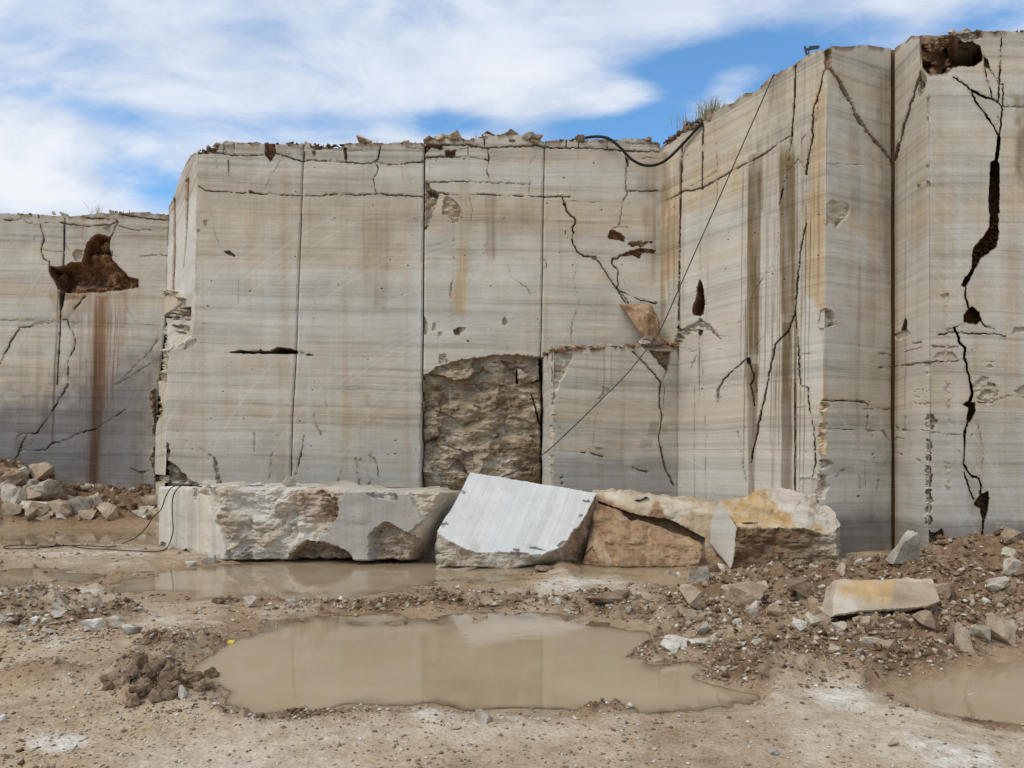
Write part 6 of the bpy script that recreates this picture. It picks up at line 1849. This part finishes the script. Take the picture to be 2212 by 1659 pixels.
scatter(105, [(1500, 1300), (1640, 1240), (1800, 1215), (2080, 1225), (2140, 1185), (2225, 1160), (2225, 1395), (2120, 1410), (1960, 1440), (1780, 1430), (1600, 1400), (1480, 1380)], 9, 64,
        ('angular stone', 'the rubble heap at lower right'), 'stones in the right rubble heap', seed=1)
scatter(30, [(1380, 1440), (1420, 1385), (1480, 1380), (1600, 1400), (1780, 1430), (1880, 1470), (1700, 1480), (1500, 1465)], 8, 20, ('stone chip', 'the muddy shore right of the near puddle'), 'stone chips on the muddy shore', seed=2)
scatter(62, [(600, 1300), (800, 1297), (960, 1284), (1250, 1290), (1420, 1296), (1440, 1345), (1300, 1332), (1150, 1316), (900, 1318), (640, 1324)], 8, 22,
        ('stone', 'the mud ridge between the puddles'), 'stones on the ridge between the puddles', seed=3, mats=[R_PALE, R_WHITE, R_GREY, R_TAN])
scatter(48, [(-10, 1080), (0, 1010), (40, 1020), (110, 1060), (200, 1085), (320, 1090), (335, 1130), (200, 1128), (-10, 1125)], 16, 52, ('rubble stone', 'the pile before the far left wall'), 'stones in the left rubble pile', seed=4, pw=2.0, mats=[R_PALE, R_TAN, R_TAN, R_BROWN, R_BROWN, R_GREY])
scatter(34, [(-10, 1330), (60, 1300), (140, 1305), (260, 1345), (290, 1375), (180, 1385), (60, 1388), (-10, 1375)], 9, 30, ('flat stone', 'the mud bank at the left edge'), 'stones on the left mud bank', seed=5, hr=(0.25, 0.5), mats=[R_PALE, R_GREY, R_WHITE, R_TAN])
scatter(26, [(228, 1510), (250, 1470), (300, 1445), (345, 1450), (385, 1490), (380, 1520), (300, 1532)], 26, 62, ('mud clod', 'the larger clod heap at lower left'), 'clods of the larger mud heap', 'mud_clod', [R_MUD, R_MUD, R_BROWN], (0.6, 0.9), 6, CLODS, 1.2)
scatter(9, [(395, 1488), (405, 1470), (460, 1470), (475, 1488), (430, 1496)], 22, 50, ('mud clod', 'the smaller clod heap at the puddle edge'), 'clods of the smaller mud heap', 'mud_clod', [R_MUD], (0.6, 0.9), 7, CLODS, 1.0)
scatter(4, [(462, 1303), (470, 1306), (515, 1306), (515, 1302)], 20, 30, ('mud clod', 'the row by the pale upright stone'), 'clods beside the pale upright stone', 'mud_clod', [R_MUD], (0.5, 0.7), 8, CLODS, 1.0)
scatter(22, [(1420, 1260), (1480, 1225), (1560, 1232), (1590, 1245), (1540, 1262)], 10, 26, ('stone', 'the puddle by the square pale stone'), 'stones around the square pale stone', seed=9)

# ------------------------------------------------------------------ stones along the rims and ledges
def rim(n, xa, xb, top, plane, smin, smax, label, group, seed, mats=(R_TAN, R_BROWN, R_TAN, R_PALE), up=0.0, depth=(0.05, 0.6), hr=(0.3, 0.6)):
    r = random.Random(seed)
    for i in range(n):
        px = r.uniform(xa, xb)
        D = float(plane[0](np.array([px]), np.array([300.0]))[0]) if True else 0
        s = smin + (smax - smin) * r.random() ** 2
        py = float(top(px)) + 2.0 - up * r.random()
        nrm = plane[1]
        dd = r.uniform(*depth)
        p = unproj(np.array([px]), np.array([py]), np.array([D]))[0] + nrm * dd
        wd = s / F * D
        h = wd * r.uniform(*hr)
        mt = r.choice(mats)
        lb = describe(label[0], mt, s, smin, smax, (px - xa) / (xb - xa), label[1], h / wd)
        stone('rim_stone', ROCKS[r.randrange(len(ROCKS))], (p[0], p[1], p[2] - h * 0.25), (wd, wd * 0.8, h * 1.25), (r.uniform(-0.2, 0.2), r.uniform(-0.2, 0.2), r.uniform(0, 6.28)), mt, lb, 'stone', group)


PR = vplane(1425, 16.0, 1785, 12.3)
PE = vplane(2005, 11.8, 2212, 11.8)
rim(34, 428, 560, ABt, PC, 8, 24, ('loose stone', 'the rim at the long wall left end'), 'stones on the rim, left end', 21)
rim(20, 600, 900, ABt, PC, 8, 22, ('loose stone', 'the top rim above the black horizontal slot'), 'stones on the rim above the slot', 22)
rim(40, 920, 1160, CDt, PD, 12, 46, ('flat slab', 'the top rim of the middle wall'), 'slabs on the rim of the middle wall', 23, up=3, hr=(0.2, 0.4))
rim(40, 1180, 1428, CDt, PD, 8, 26, ('loose stone', 'the rim behind the sagging black hose'), 'stones on the rim by the hose', 24)
rim(36, 1430, 1535, Rt, PR, 9, 26, ('loose stone', 'the crumbling rim below the grass tuft'), 'stones on the rim below the grass', 25, mats=(R_BROWN, R_TAN))
rim(16, 1540, 1780, Rt, PR, 8, 16, ('loose stone', 'the sloping rim of the receding wall'), 'stones on the sloping rim', 26)
rim(44, 2040, 2212, interp(tr('I', [(1300, 128), (1560, 118), (1600, 98), (1650, 78), (1700, 72), (1760, 80), (1830, 85), (1900, 78), (2020, 78), (2200, 80)])), PE, 9, 28, ('loose stone', 'the top rim above the brown cave'), 'stones on the rim above the cave', 27, up=4)
rim(14, 0, 350, LWt, vplane(0, 20.5, 362, 20.5), 7, 12, ('loose stone', 'the rim of the far left wall'), 'stones on the far left rim', 28, mats=(R_TAN, R_GREY))
rim(64, 1196, 1462, Et, vplane(1192, 15.0, 1463, 15.55), 8, 30, ('flaky stone', 'the rubble on top of the squat block'), 'flakes on the squat block', 29, mats=(R_ORANGE, R_TAN, R_BROWN, R_TAN), up=5, hr=(0.2, 0.45), depth=(0.02, 0.7))


def at_rim(name, px, py, wpx, hpx, D, mat, label, me=None, dr=0.9, rz=0.2):
    p = unproj(np.array([float(px)]), np.array([float(py)]), np.array([D]))[0]
    wd, h = wpx / F * D, hpx / F * D
    return stone(name, me or BIG[int(px) % 8], (p[0], p[1], p[2] - 0.05 * h), (wd, wd * dr, h), (0, 0.05, rz), mat, label, 'stone')


at_rim('stone', 786, 310, 35, 15, 16.4, R_TAN, 'squared stone standing alone on the rim of the long wall')
at_rim('stone', 1108, 294, 34, 10, 16.3, R_TAN, 'domed stone on the highest slab of the middle wall rim')
at_rim('stone', 1060, 300, 44, 9, 16.2, R_BROWN, 'flat dark slab left of the domed stone on the rim')
at_rim('stone', 138, 467, 15, 9, 20.8, R_GREY, 'wide grey stone on the rim of the far left wall')
at_rim('stone', 116, 464, 8, 9, 20.8, R_PALE, 'small pointed stone left of the wide grey one on the far rim')
at_rim('stone', 239, 463, 11, 11, 20.8, R_GREY, 'small squared stone upright on the far left rim')
at_rim('stone', 1397, 734, 26, 9, 14.9, R_WHITE, 'thin white slab lying on the rubble of the squat block', rz=0.4)
at_rim('stone', 1392, 744, 24, 10, 14.85, R_PALE, 'pale stone under the thin white slab on the squat block')
at_rim('stone', 1432, 742, 28, 12, 14.9, R_ORANGE, 'orange stone at the right end of the squat block rubble')
pc = unproj(np.array([2054., 2062., 2044.]), np.array([162., 152., 165.]), np.array([12.2, 12.4, 12.1]))
for i, (sz, mt, lb) in enumerate(((0.20, R_TAN, 'tan stone on the floor of the brown cave'), (0.13, R_PALE, 'pale stone at the back of the brown cave floor'), (0.14, R_ORANGE, 'orange stone at the lip of the brown cave'))):
    stone('stone', BIG[i + 2], tuple(pc[i] - np.array([0, 0, 0.05])), (sz * 1.2, sz, sz * 0.7), (0.1, 0.1, i), mt, lb, 'stone')

# ------------------------------------------------------------------ hoses and cables
def smooth_path(pts, n=10):
    P = [np.array(p, float) for p in pts]
    P = [2 * P[0] - P[1]] + P + [2 * P[-1] - P[-2]]
    out = []
    for i in range(1, len(P) - 2):
        for k in range(n):
            t = k / n
            a, b, c, d_ = P[i - 1], P[i], P[i + 1], P[i + 2]
            out.append(0.5 * (2 * b + (c - a) * t + (2 * a - 5 * b + 4 * c - d_) * t * t + (3 * b - a - 3 * c + d_) * t ** 3))
    out.append(P[-2])
    return out


def tube(name, pts, rad, mat, label, cat, group=None, ns=8, n=10):
    path = smooth_path(pts, n)
    vs2, fs = [], []
    up = np.array([0.13, 0.31, 0.94])
    for i, p in enumerate(path):
        tg = path[min(i + 1, len(path) - 1)] - path[max(i - 1, 0)]
        tg = tg / (np.linalg.norm(tg) + 1e-9)
        a = np.cross(tg, up); a /= np.linalg.norm(a) + 1e-9
        b = np.cross(tg, a)
        for k in range(ns):
            th = 2 * math.pi * k / ns
            vs2.append(p + rad * (math.cos(th) * a + math.sin(th) * b))
    for i in range(len(path) - 1):
        for k in range(ns):
            fs.append((i * ns + k, i * ns + (k + 1) % ns, (i + 1) * ns + (k + 1) % ns, (i + 1) * ns + k))
    fs += [tuple(range(ns)), tuple(range(len(path) * ns - 1, (len(path) - 1) * ns - 1, -1))]
    return link(mesh_obj(name, vs2, fs, mat, True), None, label, cat, group)


def U(px, py, D):
    return unproj(np.array([float(px)]), np.array([float(py)]), np.array([float(D)]))[0]


DR = PR[0]
dr_ = lambda px, off: float(DR(np.array([float(px)]))[0]) - off
tube('hose', [U(1236, 303, 16.6), U(1262, 298, 16.2), U(1290, 295, 15.95), U(1316, 300, 15.8), U(1340, 319, 15.75), U(1364, 344, 15.75), U(1392, 357, 15.7), U(1420, 355, 15.6), U(1446, 340, 15.35), U(1474, 312, dr_(1474, 0.10)), U(1500, 284, dr_(1500, 0.06)), U(1516, 266, dr_(1516, 0.0)), U(1524, 254, dr_(1524, -0.3))],
     0.030, M_HOSE, 'thick black hose sagging across the top of the inner corner', 'hose')
tube('cable', [U(1672, 160, dr_(1672, -0.3)), U(1668, 168, dr_(1668, 0.05)), U(1640, 232, dr_(1640, 0.25)), U(1600, 322, dr_(1600, 0.4)), U(1550, 436, dr_(1550, 0.5)), U(1500, 548, 14.3), U(1462, 634, 14.4), U(1425, 715, 14.5), U(1395, 757, 14.45), U(1350, 812, 14.3),
               U(1290, 872, 14.0), U(1230, 930, 13.7), U(1180, 976, 13.5), U(1130, 1010, 13.3), U(1090, 1028, 13.1), U(1040, 1046, 12.9), U(990, 1060, 12.7), U(955, 1066, 12.5), U(935, 1067, 12.3)],
     0.011, M_WIRE, 'thin dark cable strung from the right rim down to the floor', 'cable')


def floor_pt(px, py, lift=0.02):
    X, Y, Z = place(px, py)
    return np.array([X, Y, Z + lift])


tube('hose', [U(417, 1050.5, 12.9), U(395, 1048, 12.85), U(380, 1049, 12.75), U(368, 1056, 12.6), U(357, 1075, 12.75), U(348, 1100, 12.9), U(330, 1118, 12.9), U(318, 1137, 12.9), U(295, 1160, 12.9), floor_pt(270, 1174), floor_pt(240, 1183), floor_pt(200, 1182), floor_pt(150, 1181), floor_pt(100, 1182),
               floor_pt(50, 1180), floor_pt(20, 1181), floor_pt(8, 1185), floor_pt(25, 1188), floor_pt(60, 1187), floor_pt(100, 1185), floor_pt(135, 1181)], 0.009, M_HOSE, 'left thin black hose hanging off the long block and looping on the mud', 'hose')
tube('hose', [U(440, 1052, 12.6), U(418, 1049, 12.5), U(398, 1047, 12.3), U(384, 1055, 12.2), U(375, 1070, 12.35), U(372, 1090, 12.6), U(373, 1120, 12.55), U(374, 1145, 12.5), U(370, 1163, 12.6), floor_pt(362, 1184), floor_pt(350, 1192), floor_pt(330, 1194), floor_pt(280, 1192), floor_pt(230, 1189), floor_pt(185, 1187), floor_pt(150, 1181), floor_pt(120, 1180)],
     0.009, M_HOSE, 'right thin black hose curving down the striped end of the long block', 'hose')

# ------------------------------------------------------------------ grass and small finds on the rims
def tuft(name, base, n, hmin, hmax, spread, mat, label, cat='grass', lean=0.35, wd=0.006, seed=0):
    r = random.Random(seed)
    vs2, fs = [], []
    for i in range(n):
        bx, by = r.gauss(0, spread), r.gauss(0, spread * 0.5)
        az, h, l = r.uniform(0, 6.28), r.uniform(hmin, hmax), abs(r.gauss(0, lean)) + 0.05
        o0 = np.array([bx, by, -0.06])
        dirv = np.array([math.cos(az), math.sin(az) * 0.6, 0])
        side = np.array([wd, 0, 0]) * r.uniform(0.6, 1.3)
        k0 = len(vs2)
        for j in range(5):
            t = j / 4
            c = o0 + np.array([0, 0, h * (t - 0.25 * l * t * t)]) + dirv * (l * h * t * t)
            wj = side * (1 - t) ** 0.7 + np.array([0.0008, 0, 0])
            vs2 += [c - wj, c + wj]
        for j in range(4):
            a = k0 + 2 * j
            fs.append((a, a + 1, a + 3, a + 2))
    o = mesh_obj(name, vs2, fs, mat)
    o.location = base
    return link(o, None, label, cat)


tuft('grass_tuft', U(1538, 252, dr_(1538, -0.25)), 150, 0.2, 0.5, 0.11, M_GRASS, 'bushy tuft of dry grass on the sloping right rim', seed=1)
tuft('grass_tuft', U(1497, 266, dr_(1497, -0.3)), 40, 0.15, 0.36, 0.16, M_GRASS, 'sparse grass blades left of the bushy tuft on the rim', lean=0.7, seed=2)
tuft('grass_tuft', U(212, 464, 20.9), 16, 0.25, 0.5, 0.10, M_GRASS, 'thin dry stalks on the rim of the far left wall', seed=3)
tuft('weed', U(259, 461, 20.8), 34, 0.05, 0.16, 0.09, M_WEED, 'low green weed on the rim of the far left wall', 'weed', wd=0.02, seed=4)
tuft('grass_tuft', U(811, 308, 16.4), 7, 0.12, 0.22, 0.05, M_GRASS, 'thin stalks beside the squared stone on the long wall rim', seed=5, wd=0.004)
tuft('grass_tuft', U(1029, 298, 16.3), 6, 0.15, 0.26, 0.05, M_GRASS, 'thin stalks on the middle wall rim left of the domed stone', seed=6, wd=0.004)
tuft('grass_tuft', U(1232, 302, 16.3), 6, 0.1, 0.16, 0.06, M_GRASS, 'thin stalks on the rim just left of the sagging hose', seed=7, wd=0.004)
tuft('grass_tuft', U(1345, 300, 16.3), 6, 0.1, 0.2, 0.06, M_GRASS, 'thin stalks on the rim above the right end of the sagging hose', seed=8, wd=0.004)

# bent steel bracket on the corner of the rim
brk = empty('steel_bracket', 'small dark bent steel bracket on the rim of the receding wall', 'bracket', loc=tuple(U(1752, 116, 12.75)))


def bar(name, a, b, th, par):
    a, b = Vector(a), Vector(b)
    dv = (b - a).normalized()
    s1 = dv.cross(Vector((0, 1, 0))).normalized() * th
    s2 = dv.cross(s1).normalized() * th
    v = [p + x + y for p in (a, b) for x, y in ((s1, s2), (s1, -s2), (-s1, -s2), (-s1, s2))]
    f = [(0, 1, 2, 3), (7, 6, 5, 4), (0, 4, 5, 1), (1, 5, 6, 2), (2, 6, 7, 3), (3, 7, 4, 0)]
    return link(mesh_obj(name, v, f, M_STEEL), par)


bar('post', (-0.07, 0, -0.05), (-0.11, 0, 0.13), 0.013, brk)
bar('arm', (-0.09, 0, 0.07), (0.16, 0.05, 0.14), 0.016, brk)
bar('plate', (-0.02, 0.02, 0.115), (0.15, 0.06, 0.15), 0.02, brk)
bar('leg', (-0.05, 0.0, -0.03), (-0.03, 0, 0.08), 0.01, brk)
# crumpled scrap of yellow plastic
X, Y, Z = place(497, 1392)
v = [(X - .03, Y, Z + .005), (X + .028, Y - .012, Z + .006), (X + .03, Y + .02, Z + .03), (X - .02, Y + .025, Z + .026), (X, Y + .005, Z + .034), (X + .004, Y + .01, Z + .001)]
link(mesh_obj('plastic_scrap', v, [(0, 1, 4), (1, 2, 4), (2, 3, 4), (3, 0, 4), (1, 0, 5), (2, 1, 5), (3, 2, 5), (0, 3, 5)], M_YELLOW), None, 'crumpled scrap of yellow plastic on the near puddle shore', 'litter')

# ------------------------------------------------------------------ gravel too small to count
def gravel():
    n = 90000
    px = RNG.uniform(-120, 2330, n)
    py = 1075 + (1700 - 1075) * RNG.random(n) ** 0.8
    D = F * EYE / (py - HY)
    X, Y = (px - CX) / F * D, D
    z, mud, wh, wet, pat = ground(X, Y, True)
    keep = ((z > 0.004) | ((z > -0.014) & (RNG.random(n) < 0.12))) & (RNG.random(n) < 0.06 + 0.85 * np.maximum(mud, pat * 0.25)) & (Y < 20)
    X, Y, z, mud = X[keep], Y[keep], np.maximum(z[keep], 0.001), mud[keep]
    n = len(X)
    size = (0.006 + 0.022 * RNG.random(n) ** 3) * (0.75 + 0.5 * mud) * np.clip(Y / 5.0, 0.8, 2.2)
    base = np.array([(1, 0, 0), (-1, 0, 0), (0, 1, 0), (0, -1, 0), (0, 0, 1), (0, 0, -0.6)], float)
    tri = np.array([(0, 2, 4), (2, 1, 4), (1, 3, 4), (3, 0, 4), (2, 0, 5), (1, 2, 5), (3, 1, 5), (0, 3, 5)])
    V = base[None] * (0.6 + 0.8 * RNG.random((n, 6, 3))) + RNG.uniform(-0.25, 0.25, (n, 6, 3))
    ang = RNG.uniform(0, 6.28, n)
    c, s = np.cos(ang)[:, None], np.sin(ang)[:, None]
    asp = RNG.uniform(0.5, 1.0, n)[:, None]
    x2 = (V[..., 0] * c - V[..., 1] * asp * s)
    y2 = (V[..., 0] * s + V[..., 1] * asp * c)
    V = np.stack([x2, y2, V[..., 2] * RNG.uniform(0.35, 0.8, n)[:, None]], -1) * size[:, None, None]
    V += np.stack([X, Y, z + size * 0.15], -1)[:, None, :]
    Fc = (tri[None] + (np.arange(n) * 6)[:, None, None]).reshape(-1, 3)
    me = bpy.data.meshes.new('gravel')
    me.vertices.add(n * 6)
    me.vertices.foreach_set('co', V.reshape(-1).astype(np.float32))
    me.loops.add(len(Fc) * 3)
    me.loops.foreach_set('vertex_index', Fc.reshape(-1).astype(np.int32))
    me.polygons.add(len(Fc))
    me.polygons.foreach_set('loop_start', (np.arange(len(Fc)) * 3).astype(np.int32))
    me.polygons.foreach_set('loop_total', np.full(len(Fc), 3, np.int32))
    me.update(calc_edges=True)
    a = me.color_attributes.new('mask_s', 'FLOAT_COLOR', 'POINT')
    tone = np.repeat(np.stack([RNG.random(n), RNG.random(n), mud, np.ones(n)], -1), 6, 0)
    a.data.foreach_set('color', tone.reshape(-1).astype(np.float32))
    m, t = new_mat('gravel_stone')
    r1, r2, mu, _a = t.attr('mask_s')
    P = t.n('ShaderNodeNewGeometry').outputs['Position']
    c0 = t.ramp(r1, [(0.0, (0.15, 0.10, 0.058)), (0.3, (0.28, 0.20, 0.125)), (0.65, (0.43, 0.345, 0.245)), (0.85, (0.56, 0.49, 0.39)), (1.0, (0.70, 0.65, 0.56))])
    c0 = t.mix(t.math('MULTIPLY', mu, t.step(r2, 0.25, 0.6)), c0, t.mix(1.0, c0, (0.52, 0.40, 0.29), 'MULTIPLY'))
    c0 = t.mix(0.4, c0, t.ramp(t.noise(P, 60.0, 3.0), [(0.3, 0.6), (0.7, 1.2)]), 'MULTIPLY')
    finish(t, c0, 0.9)
    me.materials.append(m)
    link(bpy.data.objects.new('gravel', me), None, 'loose gravel and stone chips strewn over the quarry floor', 'gravel', None, 'stuff')


gravel()


def small_rubble():
    zones = [([(1480, 1310), (1640, 1240), (1800, 1215), (2080, 1222), (2140, 1180), (2300, 1150), (2300, 1400), (2120, 1415), (1960, 1450), (1780, 1440), (1600, 1410), (1420, 1400)], 2000, 4, 20),
             ([(1380, 1440), (1420, 1385), (1600, 1400), (1780, 1430), (1900, 1465), (1860, 1490), (1640, 1490), (1500, 1465)], 420, 3, 10),
             ([(560, 1306), (800, 1299), (960, 1286), (1250, 1292), (1420, 1298), (1440, 1350), (1300, 1334), (1150, 1318), (900, 1320), (560, 1322)], 620, 3, 11),
             ([(-60, 1100), (-60, 1000), (20, 1010), (110, 1060), (200, 1080), (330, 1080), (335, 1132), (200, 1128), (-60, 1130)], 1000, 4, 22),
             ([(-60, 1340), (60, 1300), (140, 1305), (260, 1345), (300, 1378), (180, 1390), (60, 1392), (-60, 1380)], 240, 4, 13),
             ([(250, 1420), (330, 1362), (500, 1370), (520, 1390), (400, 1450), (300, 1440)], 260, 3, 9),
             ([(210, 1530), (240, 1460), (300, 1435), (480, 1470), (480, 1500), (400, 1540), (260, 1545)], 170, 4, 12),
             ([(1400, 1285), (1420, 1250), (1560, 1232), (1720, 1226), (1800, 1215), (1620, 1262), (1500, 1292)], 200, 4, 13),
             ([(480, 1550), (760, 1535), (1250, 1555), (1350, 1520), (1380, 1540), (1200, 1570), (600, 1575)], 150, 3, 8),
             ([(1820, 1222), (2010, 1205), (2010, 1228), (1830, 1234)], 120, 4, 14)]
    hulls = []
    for q in range(10):
        me0 = rock_mesh('hull', 900 + q, 9 + q % 4, 0, 0.0, 1.0, False, 0.6)
        hulls.append((np.array([v.co[:] for v in me0.vertices]), np.array([p.vertices[:] for p in me0.polygons])))
        bpy.data.meshes.remove(me0)
    VV, FF, CC, k0 = [], [], [], 0
    for zi, (poly, n, smin, smax) in enumerate(zones):
        xs = [p[0] for p in poly]; ys = [p[1] for p in poly]
        px, py = RNG.uniform(min(xs), max(xs), n * 3), RNG.uniform(min(ys), max(ys), n * 3)
        ok = poly_sd(px, py, poly) < 0
        px, py = px[ok][:n], py[ok][:n]
        D = F * EYE / (py - HY)
        for _ in range(6):                                             # settle on the real ground
            zz = ground((px - CX) / F * D, D)
            D = F * (EYE - zz) / (py - HY)
            D = np.clip(D, 3, 20.3)
        X = (px - CX) / F * D
        zz = ground(X, D)
        for i in range(len(px)):
            V0, F0 = hulls[RNG.integers(10)]
            s = (smin + (smax - smin) * RNG.random() ** 2.5) / F * D[i]
            a = RNG.uniform(0, 6.28, 3) * np.array([0.12, 0.12, 1.0])
            R = np.array(Matrix.Rotation(a[2], 3, 'Z') @ Matrix.Rotation(a[0], 3, 'X') @ Matrix.Rotation(a[1], 3, 'Y'))
            V1 = (V0 * np.array([1.0, RNG.uniform(0.5, 1.0), RNG.uniform(0.3, 0.75)]) * s) @ R.T + np.array([X[i], D[i], zz[i] - 0.12 * s])
            VV.append(V1); FF.append(F0 + k0); k0 += len(V1)
            CC.append(np.tile([RNG.random() ** 1.25, RNG.random(), 1.0, 1.0], (len(V1), 1)))
    for top, pln, xa, xb, n, smin, smax in ((ABt, PC, 427, 914, 420, 3, 13), (CDt, PD, 918, 1428, 480, 3, 14), (Rt, PR, 1428, 1540, 170, 3, 12), (Rt, PR, 1540, 1780, 90, 2, 7),
                                            (RRt, PE, 2030, 2330, 240, 3, 13), (LWt, vplane(0, 20.5, 362, 20.5), -120, 358, 160, 2, 7), (Et, vplane(1192, 15.0, 1463, 15.55), 1196, 1462, 480, 4, 17)):
        for i in range(n):
            px = RNG.uniform(xa, xb)
            D = float(pln[0](np.array([px]))[0])
            V0, F0 = hulls[RNG.integers(10)]
            s = (smin + (smax - smin) * RNG.random() ** 2) / F * D
            p = unproj(np.array([px]), np.array([float(top(px)) + 1.5]), np.array([D]))[0] + pln[1] * RNG.uniform(-0.01, 0.5)
            R = np.array(Matrix.Rotation(RNG.uniform(0, 6.28), 3, 'Z') @ Matrix.Rotation(RNG.uniform(-0.3, 0.3), 3, 'X'))
            V1 = (V0 * np.array([1.0, 0.8, RNG.uniform(0.25, 0.6)]) * s) @ R.T + p - np.array([0, 0, 0.08 * s])
            VV.append(V1); FF.append(F0 + k0); k0 += len(V1)
            CC.append(np.tile([RNG.random() * 0.75, RNG.random(), 1.0, 1.0], (len(V1), 1)))
    V, Fc, C = np.concatenate(VV), np.concatenate(FF), np.concatenate(CC)
    me = bpy.data.meshes.new('small_rubble')
    me.vertices.add(len(V)); me.vertices.foreach_set('co', V.reshape(-1).astype(np.float32))
    me.loops.add(len(Fc) * 3); me.loops.foreach_set('vertex_index', Fc.reshape(-1).astype(np.int32))
    me.polygons.add(len(Fc))
    me.polygons.foreach_set('loop_start', (np.arange(len(Fc)) * 3).astype(np.int32))
    me.polygons.foreach_set('loop_total', np.full(len(Fc), 3, np.int32))
    me.update(calc_edges=True)
    a = me.color_attributes.new('mask_s', 'FLOAT_COLOR', 'POINT')
    a.data.foreach_set('color', C.reshape(-1).astype(np.float32))
    me.materials.append(bpy.data.materials['gravel_stone'])
    link(bpy.data.objects.new('small_rubble', me), None, 'fist sized rubble scattered through the mud heaps and along the wall tops', 'rubble', None, 'stuff')


small_rubble()
